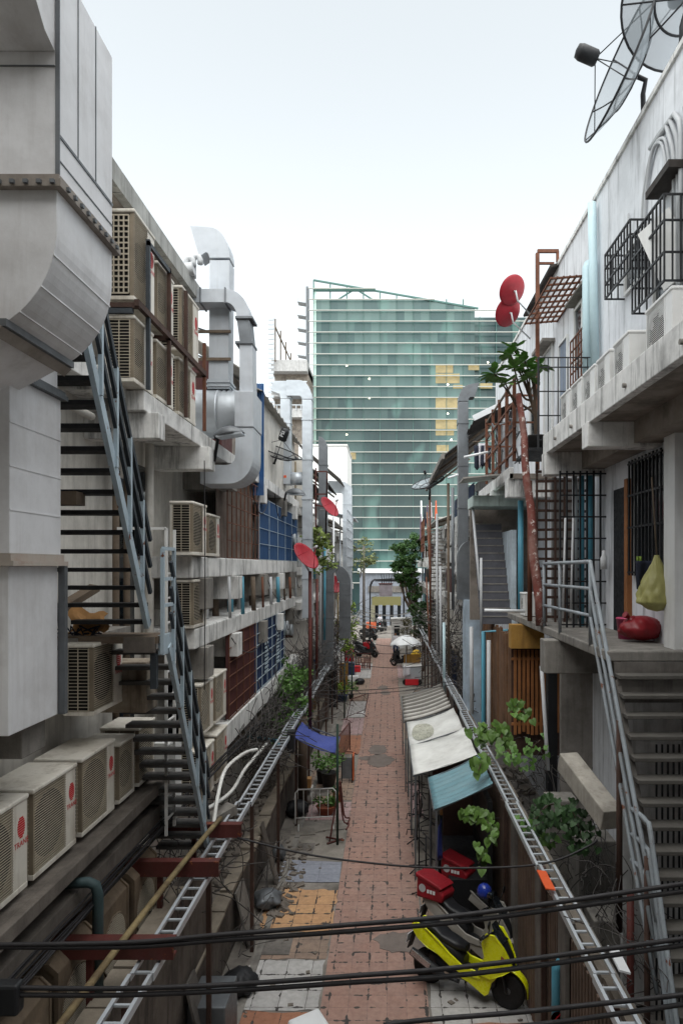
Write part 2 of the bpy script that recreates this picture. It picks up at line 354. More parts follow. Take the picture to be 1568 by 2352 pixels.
# dark repaired spots on the path
for px, py, rx, ry in [(866,1722,.34,.3),(872,1747,.5,.34),(880,1580,.28,.35),(884,1592,.26,.3),(842,1742,.3,.12),(925,2165,.5,.16)]:
    c = aZ(px, py, .013); n = 26
    pts = [c+V((rx*math.cos(2*PI*k/n)*(1+rnd.uniform(-.18,.18)), ry*2.2*math.sin(2*PI*k/n)*(1+rnd.uniform(-.18,.18)), 0)) for k in range(n)]
    MB().sheet(pts, .003).build('paving', mat('repair_cement', (122,112,106), .8, dirt=.3), kind='structure')
# rubble and litter of the alley edge and back yards
def rubble(x0, x1, y0, y1, z, n, smin, smax, m, name='rubble'):
    b = MB()
    for i in range(n):
        s = rnd.uniform(smin, smax); c = V((rnd.uniform(x0,x1), rnd.uniform(y0,y1), z+s*.2))
        M = Matrix.Translation(c) @ Matrix.Rotation(rnd.random()*6,4,'Z') @ Matrix.Rotation(rnd.uniform(-.5,.5),4,'X')
        b.obox(M, s*rnd.uniform(.5,1.4), s*rnd.uniform(.5,1.2), s*rnd.uniform(.15,.5))
    b.build(name, m, kind='stuff')
m_rub = mat('rubble_mix', (120,112,104), .95, var=.5, sc=6, dirt=.4)
rubble(-2.4,-1.85, 13.2, 16.5, 0, 110, .03,.15, m_rub); rubble(-3.9,-3.0, 10.5, 24, .7, 240, .04,.2, m_rub); rubble(-2.6,-1.2, 9.5, 26, 0, 90, .02,.09, m_rub); rubble(2.4,3.8, 6, 20, .9, 220, .05,.3, m_rub); rubble(.9,2.0, 10, 30, 0, 70, .02,.09, m_rub)
# back-yard floors (raised fill between alley wall and building)
MB().box(-3.94,3,0,-2.9,10.4,1.4).build('yard_fill', m_concd, kind='structure'); MB().box(-3.94,10.4,0,-2.97,26,.7).build('yard_fill', m_soffit, kind='structure')
MB().box(2.3,3,0,3.89,26,.9).build('yard_fill', m_concd, kind='structure')
# ================================================================ air conditioners
_txt = {}
def cached_text(s):
    if s not in _txt: _txt[s] = text_mb(s, 1, Matrix.Identity(4), .004)
    return _txt[s]
def put_text(b, s, size, M):
    vs, fs = cached_text(s); b.add([M @ (v*size) for v in vs], fs)
AC = {}
def make_ac(L, D, Hh, kind='trane', pan=.2):
    """unit: front at x=0 facing +X, length along +Y, base z=0"""
    t = thing('air_conditioner', 'x', 'air conditioner')
    yp = L-pan
    b = MB()
    b.box(-D+.01, .012, .05, -.03, L-.012, Hh-.05)      # inner box
    b.build('casing', m_acin if kind != 'white' else m_acw, t)
    cm = {'trane': m_ac, 'plain': m_ac, 'white': m_acw, 'grid': m_ac}[kind]
    b = MB(); b.box(-D, yp, .03, 0, L, Hh-.03)
    b.build('service_panel', cm, t, bevel=.008)
    b = MB(); b.box(-D-.01, -.02, Hh-.045, .014, L+.01, Hh); b.build('top_cover', cm, t, bevel=.014)
    b = MB(); b.box(-D, -.004, 0, .004, L, .05); b.build('base_tray', cm, t, bevel=.006)
    b = MB(); nsl = max(16, int(Hh/.027))
    b.box(-.05,0,.05,0,.03,Hh-.045)
    r = min(Hh*.44, (yp)*.47); cy = yp*.5; cz = Hh*.5
    b.grid(lambda u, v: V((-.02, cy+(r+(max(abs(math.cos(u*2*PI)),abs(math.sin(u*2*PI)))**-1*max(cy,cz-.05)-r)*v)*math.cos(u*2*PI) if False else cy+min(max((r*(1+v*1.6))*math.cos(u*2*PI),-cy+.02),cy-.02), cz+min(max((r*(1+v*1.6))*math.sin(u*2*PI),-cz+.055),cz-.055))), 40, 1, False)
    b.build('front_plate', m_acplate if kind != 'white' else cm, t)
    MB().box(-D,-.002,.05,-D+.05,.03,Hh-.045).build('rear_post', cm, t)
    MB().box(-.012, yp-.03,.05,.002,yp-.001,Hh-.045).build('front_post', cm, t)
    b = MB()
    for i in range(nsl):
        z = .06+(Hh-.12)*i/(nsl-1); b.box(-.004, .02, z-.003, .003, yp-.02, z+.003)
    b.build('front_grille', m_acgrille if kind != 'white' else m_acw, t)
    b = MB()
    if kind == 'grid':
        for i in range(15): z = .08+(Hh-.16)*i/14; b.box(-D+.05,-.014,z-.009,-.06,-.004,z+.009)
        for i in range(6): x = -D+.05+(D-.11)*i/5; b.box(x-.008,-.016,.08,x+.008,-.004,Hh-.08)
    ns = 0 if kind == 'grid' else max(12, int(Hh/.042))
    for i in range(ns):
        z = .06+(Hh-.12)*i/max(1,ns-1); b.box(-D+.04, -.012, z-.0035, -.04, -.004, z+.0035)
    for k in range(0 if kind == 'grid' else 3): x = -D+.05+(D-.1)*k/2; b.box(x-.005,-.014,.05,x+.005,-.008,Hh-.05)
    b.build('side_grille', m_acgrille if kind != 'white' else m_acw, t)
    b = MB()
    b.lathe([(.001,0),(r*.3,.004),(r*.3,.0),(r*.97,-.01)], frame((-.024,cy,cz),(0,1,0),(0,0,1)), 28)
    for k in range(5):
        a = k*2*PI/5; b.add([V((-.02,cy+math.cos(a+o)*q,cz+math.sin(a+o)*q)) for o, q in ((0,r*.28),(.7,r*.28),(.9,r*.9),(.1,r*.9))], [(0,1,2,3)])
    b.build('fan', m_acin, t)
    if kind in ('trane','grid'):
        b = MB(); cyp = yp+pan*.5; rr = min(pan*.36, .085); zc = Hh*.68
        for k in range(9):                               # globe of horizontal stripes
            z0 = -rr+2*rr*k/9; z1 = z0+2*rr/9*.72; w = math.sqrt(max(rr*rr-((z0+z1)/2)**2, 0))*.8
            b.box(.0005, cyp-w, zc+z0*1.25, .003, cyp+w, zc+z1*1.25)
        b.build('emblem', m_red, t)
        b = MB(); put_text(b, 'TRANE', min(.075, pan*.36), frame((.0035,cyp,zc-rr*1.25-.05),(0,1,0),(0,0,1))); b.build('lettering', m_red, t)
    return t
def ac(L, D, Hh, kind, loc, label, group, rot=0, pan=.2):
    k = (round(L,2), round(D,2), round(Hh,2), kind, pan)
    if k not in AC:
        AC[k] = make_ac(*k[:4], pan); o = AC[k]
    else: o = copy_tree(AC[k])
    o.location = loc; o.rotation_euler = (0,0,rot); o['label'] = label; o['group'] = group; return o
GA = 'beige air conditioners on the concrete ledge'
XF = -3.25; ZL = 3.91
for y0, L, Hh, pan, lab in [
  (5.2,.96,.84,.21,'beige outdoor unit with red emblem at the near end of the ledge row'),
  (6.26,.86,.84,.2,'large beige outdoor unit with red emblem, second from the near end of the ledge'),
  (7.26,.86,.84,.19,'large beige outdoor unit with red emblem, third along the ledge row'),
  (8.26,.5,.74,.0,'narrow beige outdoor unit without emblem, fourth along the ledge row'),
  (8.92,.6,.78,.0,'narrow beige outdoor unit at the far end of the ledge row by the grey box')]:
    ac(L, .5, Hh, 'trane' if pan else 'plain', (XF, y0, ZL), lab, GA, pan=pan or .03)
ac(.84, .33, .8, 'trane', (XF, 7.54, 5.14), 'beige outdoor unit alone on a steel bracket under the stair landing', 'beige air conditioners on brackets', pan=.26)
GU = 'air conditioners on the two tier rack'
for y0, L, D, Hh, z, pan, kd, lab in [
  (8.4,.74,.42,1.12,10.08,.24,'grid','tall outdoor unit with square side grille, top tier of the rack beside the big duct'),
  (9.25,.7,.36,.86,10.08,.26,'trane','outdoor unit with plain white flank in the middle of the rack top tier'),
  (10.35,.92,.36,.98,10.08,.3,'trane','large outdoor unit with round fan at the far end of the rack top tier'),
  (8.4,.68,.36,.82,9.07,.3,'trane','outdoor unit with dusty side grille, nearest on the lower tier of the rack'),
  (9.22,.72,.36,.8,9.07,.26,'trane','outdoor unit in the middle of the rack lower tier behind a rusty post'),
  (10.2,.9,.36,.86,9.07,.28,'trane','outdoor unit with big fan at the far end of the rack lower tier')]:
    ac(L, D, Hh, kd, (-3.12, y0, z), lab, GU, pan=pan)
GB = 'air conditioners on the left concrete bands'
for y0, L, Hh, x, z, lab in [
  (10.6,.78,.84,-3.02,6.97,'brownish outdoor unit standing on the left band at eye level, nearer of two'),
  (11.75,.76,.74,-3.08,6.97,'brownish outdoor unit standing on the left band at eye level, farther of two'),
  (10.9,.8,.78,-3.1,5.8,'outdoor unit with wide slats half hidden under the left band at eye level'),
  (11.15,.8,.86,-3.05,4.0,'dusty outdoor unit on top of the stack beside the maroon shutter, nearer one'),
  (12.1,.8,.86,-3.05,4.0,'dusty outdoor unit on top of the stack, the one touching the maroon shutter'),
  (11.0,.8,.86,-3.0,2.95,'dusty outdoor unit at the bottom of the stack, nearest the stair foot'),
  (11.95,.8,.86,-3.0,2.98,'dusty outdoor unit at the bottom of the stack, farther from the stair foot')]:
    ac(L, .36, Hh, 'trane', (x, y0, z), lab, GB, pan=.2)
# old chamfered units below the red beams
def make_oldac(L, D, Hh):
    t = thing('air_conditioner', 'x', 'air conditioner'); c = .1
    prof = [(-D,0),(0,0),(0,Hh-c),(-c,Hh),(-D,Hh)]
    MB().prism([(x,0,z) for x, z in prof], (0,L,0)).build('casing', m_acd, t, bevel=.012)
    for y in (0,L):
        b = MB(); b.prism([(x,y-.012,z) for x, z in [(-D,Hh+.006),(-c+.02,Hh+.006),(.012,Hh-c+.02),(.012,0),(-.03,0),(-.03,Hh-c-.01),(-c,Hh-.05),(-D,Hh-.05)]], (0,.03,0))
        b.build('edge_frame', m_acd, t)
    r = min(L,Hh)*.4; cz = Hh*.46
    b = MB(); b.lathe([(r,0),(r+.012,.012),(r+.024,0)], frame((.002,L/2,cz),(0,1,0),(0,0,1)), 32); b.build('fan_ring', m_acd, t)
    b = MB(); b.lathe([(.001,.003),(r,.003)], frame((0,L/2,cz),(0,1,0),(0,0,1)), 32); b.build('fan_opening', m_acin, t)
    b = MB(); n = int(2*r/.022)
    for i in range(n):
        z = -r+2*r*(i+.5)/n; w = math.sqrt(r*r-z*z); b.box(.006,L/2-w,cz+z-.004,.012,L/2+w,cz+z+.004)
    b.build('front_grille', m_acgrille, t)
    return t
o1 = make_oldac(.78,.5,1.05)
GO = 'old brown air conditioners under the red beams'
for i, (x, y, z, lab) in enumerate([(-3.1,8.35,1.98,'old chamfered brown unit standing deepest in the yard under the farther red beam'),(-3.14,6.5,1.95,'old chamfered brown unit behind the yellow pipe under the middle red beam'),(-3.12,7.4,2.0,'old chamfered brown unit below the ledge, beneath the middle red beam'),(-3.16,5.6,1.9,'old chamfered brown unit with round grille in the bottom corner below the nearest red beam')]):
    o = o1 if i == 0 else copy_tree(o1); o.location = (x, y, z); o['label'] = lab; o['group'] = GO
for x in (-2.78,): MB().box(-3.7,5.0,1.4,-3.05,9.3,1.88).build('plinth', m_concd, label='low concrete plinth carrying the old brown units', cat='plinth')
# ================================================================ left building, near bay
LB = thing('apartment_block', 'weathered beige apartment block behind the steel stair with a grey panel eave', 'building', (-5,7,0))
MB().box(-9,2.0,0,-3.95,11.95,11.5).build('wall', m_beige, LB)
b = MB()
for i in range(9):
    y = 4.2+i*.9; b.box(-3.5,y,11.56,-3.38,y+.885,11.83)
b.build('eave_panel', mat('eave_concrete_panel', (172,172,168), .85, streak=.6, dirt=.4, dc=(100,98,94)), LB)
MB().box(-3.95,4.2,11.5,-3.5,12.3,11.62).build('eave_soffit', m_soffit, LB)
MB().box(-9,2,11.5,-3.95,11.95,11.9).build('roof', m_conc, LB)
MB().box(-3.95,8.76,8.8,-3.12,11.95,9.06).build('floor_slab', m_concw, LB, bevel=.012)
MB().box(-3.95,8.87,8.46,-2.97,9.12,8.798).build('slab_bracket', m_concw, LB, bevel=.012)
MB().box(-3.95,11.4,8.42,-2.97,11.75,8.797).build('slab_bracket', m_concw, LB, bevel=.012)
MB().box(-3.95,8.3,8.95,-3.35,8.75,9.25).box(-3.95,7.2,8.98,-3.5,8.3,9.2).build('floor_slab', m_concw, LB, bevel=.01)
MB().box(-3.95,2.8,3.66,-3.16,9.75,3.84).build('ac_ledge', m_ledge, LB, bevel=.01)
MB().box(-3.16,2.8,3.72,-3.07,9.72,3.86).build('ledge_beam', m_ledge, LB, bevel=.01)
MB().box(-3.95,2.8,3.3,-3.14,9.7,3.5).build('wall_band', m_ledge, LB)
for y, z0, z1 in [(9.9,3.0,8.1),(10.5,6.9,8.4)]: MB().box(-3.96,y,z0,-3.93,y+.7,z1).build('window', m_glassd, LB)
MB().box(-3.95,3,5.16,-3.42,5.84,5.38).build('floor_slab', m_beige, LB); MB().box(-3.95,5.85,5.14,-3.13,6.25,5.4).build('slab_bracket', m_conc, LB, bevel=.01)
b = MB(); b.box(-3.95,7.7,5.85,-3.5,9.3,5.98); b.build('wall_ledge', m_conc, LB)
MB().box(-3.95,8.35,5.0,-2.95,8.75,5.62).build('slab_bracket', mat('bracket_stained', (168,156,140), .9, streak=.7, dirt=.7, dc=(86,70,58), bump=.4), LB, bevel=.015)
# darker panel on the wall, giving the lower bay its shade by colour
MB().box(-3.97,3,1.4,-3.9,9.5,3.15).build('recess_shade_panel', m_soffit, LB)
# pipes down the wall behind the stair
def pipe(pts, r, m, label, group=None, name='pipe', cat='pipe', n=8):
    return MB().tube(pts, r, n).build(name, m, label=label, cat=cat, group=group)
pipe([(-3.87,7.35,11),(-3.87,7.35,6)], .055, m_pvcg, 'grey drainpipe on the beige wall seen between the stair treads, thick one', 'pipes on the beige wall')
pipe([(-3.88,7.6,9.6),(-3.88,7.6,6)], .03, m_pvcg, 'thin grey pipe beside the drainpipe behind the stair treads', 'pipes on the beige wall')
pipe([(-3.6,8.3,8.62),(-3.6,7.0,8.62),(-3.8,6.9,8.62)], .05, m_beige, 'short horizontal pipe by the stair top under the slab', 'pipes on the beige wall')
for k, (y, lab) in enumerate([(9.55,'brown vertical pipe in the shade under the upper slab, near'),(9.95,'brown vertical pipe in the shade under the upper slab, far'),(10.9,'pale vertical column pipe beside the eye level units')]):
    pipe([(-3.8,y,8.75),(-3.8,y,3.9)], .05+.02*(k==2), m_wood if k < 2 else m_beige, lab, 'pipes on the beige wall')
# loose boards and cardboard
MB().obox(frame(V((-3.75,8.3,6.42)), (.35,.9,.42), (0,-.4,1)), .55,.08,.14).build('timber_offcut', m_wood, label='grey timber offcut leaning on the beige wall behind the stair', cat='timber')
b = MB(); b.grid(lambda u, v: V((-3.68+.42*u+.05*math.sin(6*v), 7.85+.15*v, 6.02+.3*v*(1-.3*u)+.03*math.sin(9*u))), 8, 6, False); b.build('cardboard_sheet', m_card, label='crumpled brown cardboard sheet on the ledge behind the stair', cat='cardboard', solid=.01)
b = MB()
for k in range(14):
    p = V((-3.6+rnd.uniform(-.25,.3), 7.85, 6.0)); b.tube([p, p+V((rnd.uniform(-.1,.1),0,rnd.uniform(.02,.12))), p+V((rnd.uniform(-.2,.2),.02,.02))], .01, 4)
b.build('rag_heap', m_clothb, label='torn dark rags under the cardboard on the ledge', cat='rags')
MB().obox(Matrix.Translation(V((-3.35,6.9,7.48))), .5,.2,.13).build('timber_block', m_wood, label='timber block lying across a stair tread beside the white duct', cat='timber')
# ================================================================ left building, second bay
L2 = thing('apartment_block', 'stained white apartment block with blue and maroon shutters along the left side', 'building', (-5,18,0))
MB().box(-9,12,0,-3.96,24,9.0).build('wall', m_beige, L2)
MB().box(-3.96,11.97,8.8,-3.1,23.9,9.05).build('floor_slab', m_concw, L2, bevel=.012)
MB().box(-3.96,10.85,6.6,-3.1,23.4,6.95).build('floor_slab', m_concw, L2, bevel=.02)
MB().box(-3.96,11.0,5.45,-3.1,23.0,5.78).build('floor_slab', m_concw, L2, bevel=.02)
MB().box(-3.35,13.1,3.3,-3.08,23.6,3.75).build('parapet', m_concw, L2, bevel=.02)
MB().box(-3.96,12.0,2.9,-3.35,23.6,3.35).build('floor_slab', m_concd, L2)
for z, ys, xr in [(8.8,(13.2,16.6,20,22.4),-3.0),(6.6,(11.25,13.6,16.6,19.4,21.8),-2.98),(5.45,(11.3,13.6,16.6,19.2,21.8),-2.98)]:
    for k, y in enumerate(ys): MB().box(-3.96,y,z-.52+.06*(k % 2),xr,y+.42,z-.002).build('slab_bracket', m_concw if k % 2 else m_conc, L2, bevel=.012)
def corr(x, y0, y1, z0, z1, step=.09, amp=.018):
    b = MB(); n = int((y1-y0)/step*2)
    b.grid(lambda u, v: V((x+(amp if int(round(u*n)) % 2 else -amp), y0+(y1-y0)*u, z0+(z1-z0)*v)), n, 1, False); return b
def grille(b, x, y0, y1, z0, z1, dy, dz, r=.008):
    n = max(1, round((y1-y0)/dy)); m = max(1, round((z1-z0)/dz))
    for i in range(n+1): y = y0+(y1-y0)*i/n; b.beam((x,y,z0),(x,y,z1), r*2)
    for j in range(m+1): z = z0+(z1-z0)*j/m; b.beam((x-.004,y0,z),(x-.004,y1,z), r*2)
    return b
corr(-3.14,16.6,23.5,6.96,8.5).build('blue_shutter', m_shut, L2, solid=.01)
grille(MB(), -3.1,16.5,23.5,6.96,8.5,1.4,.36,.006).build('shutter_bars', m_steelblue, L2)
corr(-3.3,13.2,16.5,6.96,8.75,.14).build('grey_shutter', mat('shutter_grey_brown',(116,104,96),.8,var=.35,streak=.5), L2, solid=.01)
grille(MB(), -3.12,13.3,16.5,6.96,8.7,.42,.34,.01).build('window_grille', m_rust, L2)
corr(-3.16,13.4,16.1,3.78,5.45).build('maroon_shutter', m_maroon, L2, solid=.01)
grille(MB(), -3.11,13.4,16.1,3.78,5.45,.7,.3,.008).build('shutter_bars', m_rust, L2)
corr(-3.16,16.2,20.6,3.78,5.45).build('dark_blue_shutter', m_bluedk, L2, solid=.01)
grille(MB(), -3.11,16.2,20.6,3.78,5.45,.75,.3,.008).build('shutter_bars', m_steelblue, L2)
for y in (17.2,19.0):
    b = MB()
    for k in range(9): b.box(-3.1,y,4.1+k*.1,-3.085,y+.5,4.15+k*.1)
    b.build('shutter_vent', m_steelblue, L2)
MB().box(-3.99,12.1,5.8,-3.945,23,6.55).build('recess_shade_panel', m_concd, L2); MB().box(-3.99,12.1,3.5,-3.94,13.3,5.3).build('window', m_glassd, L2)  # darker sheet on the wall; shade between the bands put into its colour
grille(MB(), -3.5,12.1,13.3,3.9,5.4,.3,.35,.008).build('window_grille', m_black, L2)
for k, (y, m) in enumerate([(13.1,m_pvcg),(13.9,m_wood),(15.2,m_pvcb),(16.2,m_pvcg),(17.6,m_wood)]):
    pipe([(-3.5,y,6.6),(-3.5,y,5.7)], .07, m, ['thick grey pipe stub','brown jointed pipe','blue pipe','pale grey pipe','dark pipe'][k]+' standing between the two middle left bands', 'pipes between the left bands')
# ================================================================ steel stair on the left
ST = thing('steel_stair', 'steel stair with dark treads and pale blue stringers climbing the left block', 'stair', (-3.1,9,1.4))
def flight(par, x0, x1, zt, yt, n, dy, dz, tm, depth=.22):
    for i in range(n):
        y = yt+dy*i; z = zt-dz*i
        MB().box(x0, y-.02, z-.045, x1, y+depth, z).build('tread', tm, par)
def slope(par, x, zt, yt, dy, dz, i0, i1, rails, sm, rm, postn, side, ww=.05, hh=.1, stringer=True, top=None):
    P = lambda i, h=0: V((x, yt+dy*i, zt-dz*i+h))
    d = (P(i1)-P(i0)).normalized()
    if stringer: MB().beam(P(i0,-.03), P(i1,-.03), ww, hh, up=(0,1,0)).build('stringer', sm, par)
    for h in rails: MB().beam(P(i0,h)+V((side*.03,0,0)), P(i1,h)+V((side*.03,0,0)), .035, .05).build('handrail', rm, par)
    for k in range(postn):
        i = i0+(i1-i0)*(k+.3)/postn; MB().beam(P(i,-.05)+V((side*.03,0,0)), P(i,max(rails))+V((side*.03,0,0)), .04, .04).build('rail_post', sm, par)
flight(ST, -3.6, -2.76, 9.18, 6.04, 16, .116, .2, m_tread, .2)
slope(ST, -2.74, 8.78, 6.27, .116, .2, -2.5, 13.2, (.35,.65,.95), m_steelblue, m_steeldk, 5, 1)
MB().box(-3.75,7.72,5.92,-2.6,8.2,6.0).build('landing_plate', m_wood, ST)
MB().box(-2.98,7.70,5.82,-2.63,7.76,5.995).build('landing_beam', m_ledge, ST); MB().box(-2.62,7.79,5.78,-2.56,8.2,6.006).build('landing_beam', m_steelblue, ST)
for h in (.35,.65,1.0): MB().beam((-2.55,7.75,6+h),(-2.55,8.15,6+h),.03,.04).build('handrail', m_steelblue, ST)
MB().beam((-2.55,7.74,5.8),(-2.55,7.74,7.0),.04).build('rail_post', m_steelblue, ST); MB().beam((-2.55,8.15,5.8),(-2.55,8.15,7.0),.04).build('rail_post', m_steelblue, ST)
flight(ST, -3.3, -2.6, 5.8, 8.05, 16, .113, .2, mat('tread_lit_grey', (92,90,88), .8, var=.3, dirt=.5, dc=(52,50,48)), .22)  # lighter copy of the tread colour; lit tread tops put into the colour
slope(ST, -2.57, 5.9, 8.0, .113, .2, 0, 15.2, (.35,.65,.95), m_steelblue, m_steeldk, 5, 1)
MB().beam((-2.66,7.78,5.8),(-2.66,7.78,5.4),.07).build('hanger', m_steeldk, ST)
# white caged ladder behind
LD = thing('cat_ladder', 'thin white steel ladder frame standing behind the stair landing', 'ladder', (-3.0,9.2,4))
for y in (9.1,9.45): MB().beam((-2.95,y,3.2),(-2.95,y,7.3),.035).build('rail', m_acw, LD)
for k in range(12): MB().beam((-2.95,9.1,3.4+.33*k),(-2.95,9.45,3.4+.33*k),.022).build('rung', m_acw, LD)
MB().beam((-3.6,9.1,7.3),(-2.95,9.1,7.3),.035).build('hoop', m_acw, LD)
b = MB(); 
for y in (7.15,7.5): b.beam((-3.75,y,7.4),(-3.75,y,8.7),.03)
for k in range(4): b.beam((-3.75,7.15,7.5+.33*k),(-3.75,7.5,7.5+.33*k),.022)
b.build('wall_ladder', m_acw, label='short white ladder fixed to the beige wall, seen through the upper treads', cat='ladder')
# ================================================================ big white ducts on the left edge
def sweep(name, m, par, outer, inner, y0, y1, label=None, bevel=.004):
    """duct piece: matching outer/inner outlines in x-z, width y0..y1"""
    b = MB(); n = len(outer)
    P = [V((x,y0,z)) for x, z in outer]+[V((x,y0,z)) for x, z in inner]+[V((x,y1,z)) for x, z in outer]+[V((x,y1,z)) for x, z in inner]
    fs = []
    for i in range(n-1):
        fs += [(i,n+i,n+i+1,i+1), (2*n+i,2*n+i+1,3*n+i+1,3*n+i), (i,i+1,2*n+i+1,2*n+i), (n+i,3*n+i,3*n+i+1,n+i+1)]
    fs += [(0,2*n,3*n,n), (n-1,2*n-1,4*n-1,3*n-1)]
    b.add(P, fs); return b.build(name, m, par, label, bevel=bevel)
def qarc(cx, cz, rx, rz, t0, t1, n=9): return [(cx+rx*math.cos(math.radians(t0+(t1-t0)*i/n)), cz+rz*math.sin(math.radians(t0+(t1-t0)*i/n))) for i in range(n+1)]
D1 = thing('exhaust_duct', 'huge white rectangular exhaust duct elbow in the upper left corner', 'duct', (-2.8,5.1,7.9))
Y0, Y1 = 4.64, 5.58
sweep('duct_shaft', m_duct, D1, [(-2.25,10.96),(-2.25,9.42)], [(-3.2,10.96),(-3.2,9.42)], Y0, Y1)
sweep('duct_elbow', m_duct, D1, [(-2.25,9.4)]+qarc(-2.95,9.1,.7,.74,0,-64,14), [(-3.2,9.4)]+qarc(-3.55,9.1,.35,.3,0,-64,14), Y0+.005, Y1-.005)
sweep('duct_branch', m_duct, D1, [(-2.64,8.43),(-3.75,7.83)], [(-3.4,8.83),(-3.95,8.45)], Y0+.01, Y1-.01)
m_flg = mat('flange_grimy', (150,142,134), .7, var=.25, dirt=.5, dc=(96,84,74), dsc=4)
MB().box(-3.24,Y0-.05,9.36,-2.2,Y1+.05,9.41).box(-3.22,Y0-.03,9.41,-2.22,Y1+.03,9.45).build('duct_flange', m_flg, D1)
MB().beam((-2.6,Y0-.03,8.45),(-2.6,Y1+.03,8.45),.05,.05).build('duct_flange', m_galvd, D1)
b = MB(); d = V((-.56,0,-.3)).normalized()
b.prism([(-2.60,Y0-.04,8.42),(-2.66,Y0-.04,8.36),(-3.46,Y0-.04,8.84),(-3.4,Y0-.04,8.9)], (0,Y1-Y0+.08,0)); b.build('duct_collar', m_flg, D1)
b = MB(); b.beam((-2.247,Y0,9.75),(-2.247,Y1,9.75),.008,.02); b.beam((-2.247,Y0+.32,9.75),(-2.247,Y0+.32,10.96),.006,.008); b.beam((-2.247,Y0+.62,9.75),(-2.247,Y0+.62,10.96),.006,.008); b.beam((-2.247,Y0,9.58),(-2.247,Y1,9.58),.006,.008); b.build('seam', m_galvd, D1)
b = MB(); pr = [(4.635,10.3),(4.5,10.34),(4.33,10.5),(4.2,10.8),(4.15,11.5),(4.635,11.5)]
b.prism([(-3.2,y,z) for y, z in pr], (.94,0,0)); b.build('duct_boot', m_duct, D1)
b = MB()
for k in range(9): b.obox(Matrix.Translation((-2.195,Y0+.05+.105*k,9.385)), .03,.03,.025)
for k in range(11): b.obox(Matrix.Translation((-2.25-.09*k,Y0-.055,9.385)), .03,.03,.025)
b.build('bolt', m_galvd, D1, kind='stuff')
b = MB(); b.beam((-2.24,Y0-.004,9.46),(-2.24,Y0-.004,10.96),.03,.008).beam((-3.19,Y0-.004,10.2),(-2.26,Y0-.004,10.2),.01,.006); b.build('seam_trim', m_galvd, D1)
for k in range(3):
    a = math.radians(-14-18*k); MB().beam((-2.95+.702*math.cos(a),Y0,9.1+.742*math.sin(a)),(-2.95+.702*math.cos(a),Y1,9.1+.742*math.sin(a)),.006,.012).build('bend_seam', m_duct, D1)
D2 = thing('exhaust_duct', 'tall white rectangular duct with rusted flanges left of the stair treads', 'duct', (-3.3,5.85,5.4))
MB().box(-3.6,5.42,6.9,-3.0,6.27,8.32).build('duct_shaft', m_duct, D2, bevel=.006)
MB().box(-3.6,5.42,8.4,-3.02,6.25,9.6).build('duct_shaft', m_duct, D2, bevel=.006)
MB().box(-3.58,5.44,5.44,-3.02,6.25,6.8).build('duct_shaft', m_duct, D2, bevel=.006)
MB().box(-3.64,5.38,8.32,-2.95,6.31,8.36).box(-3.63,5.39,8.36,-2.97,6.3,8.4).build('duct_flange', m_galvd, D2)
MB().box(-3.64,5.38,6.8,-2.95,6.31,6.84).box(-3.62,5.4,6.84,-2.98,6.29,6.9).build('duct_flange', mat('flange_rusted', (186,176,166), .8, dirt=.5, dc=(134,100,82), dsc=5), D2)
MB().beam((-2.99,6.29,5.44),(-2.99,6.29,6.8),.06).build('edge_angle', m_galvd, D2)
b = MB()
for z in (7.25,7.6,7.95): b.beam((-2.998,5.42,z),(-2.998,6.27,z),.006,.012)
b.build('seam', m_duct, D2)
# ================================================================ exhaust ducts against the sky
DB = thing('exhaust_duct', 'tall white square duct with a hooked hood standing above a grey fan drum', 'duct', (-3.05,12.6,9.1))
sweep('duct_shaft', m_duct2, DB, [(-2.87,12.36),(-2.89,10.2)], [(-3.23,12.36),(-3.25,10.2)], 12.4, 12.78)
sweep('duct_hood', m_duct2, DB, qarc(-3.25,12.4,.385,.56,0,90,8)+[(-3.58,12.98)], qarc(-3.3,12.4,.065,.1,0,90,8)+[(-3.42,12.42)], 12.39, 12.79)
b = MB(); 
for k in range(5): b.box(-3.27-.02*(k % 2),12.38-.02*(k % 2),10.02+.036*k,-2.87+.02*(k % 2),12.8+.02*(k % 2),10.05+.036*k)
b.build('flexible_collar', m_galv, DB)
FX = frame((-3.55,12.6,9.6),(0,1,0),(0,0,1))
MB().lathe([(.44,0),(.455,.03),(.44,.05),(.44,.44),(.455,.46),(.44,.49)], FX, 32).build('fan_drum', m_galv, DB)
MB().box(-3.3,12.42,9.98,-2.95,12.76,10.02).build('drum_collar', m_galvd, DB)
for z in (10.55,11.05): MB().beam((-3.9,12.37,z),(-2.84,12.37,z),.04,.05).build('support_angle', m_wood, DB); MB().beam((-3.9,12.7,z+.3),(-3.25,12.37,z),.03).build('brace', m_galvd, DB)
DC = thing('exhaust_duct', 'white gooseneck duct with square box and curved bottom beside the fan drum', 'duct', (-2.5,12.4,8.3))
sweep('duct_box', m_duct2, DC, [(-2.36,9.88),(-2.36,9.25)], [(-2.69,9.88),(-2.69,9.25)], 12.0, 12.82, bevel=.01)
sweep('duct_bend', m_duct2, DC, [(-2.37,9.24)]+qarc(-2.8,8.72,.43,.47,0,-90,9)+[(-3.3,8.25)], [(-2.67,9.24)]+qarc(-2.85,8.72,.16,.14,0,-90,9)+[(-3.3,8.58)], 12.02, 12.78)
sweep('duct_shaft', m_duct2, DC, [(-2.405,10.75),(-2.39,9.88)], [(-2.63,10.75),(-2.63,9.88)], 12.12, 12.5)
sweep('duct_reducer', m_galvd, DC, [(-2.455,11.2),(-2.41,10.78)], [(-2.68,11.2),(-2.625,10.78)], 12.12, 12.48)
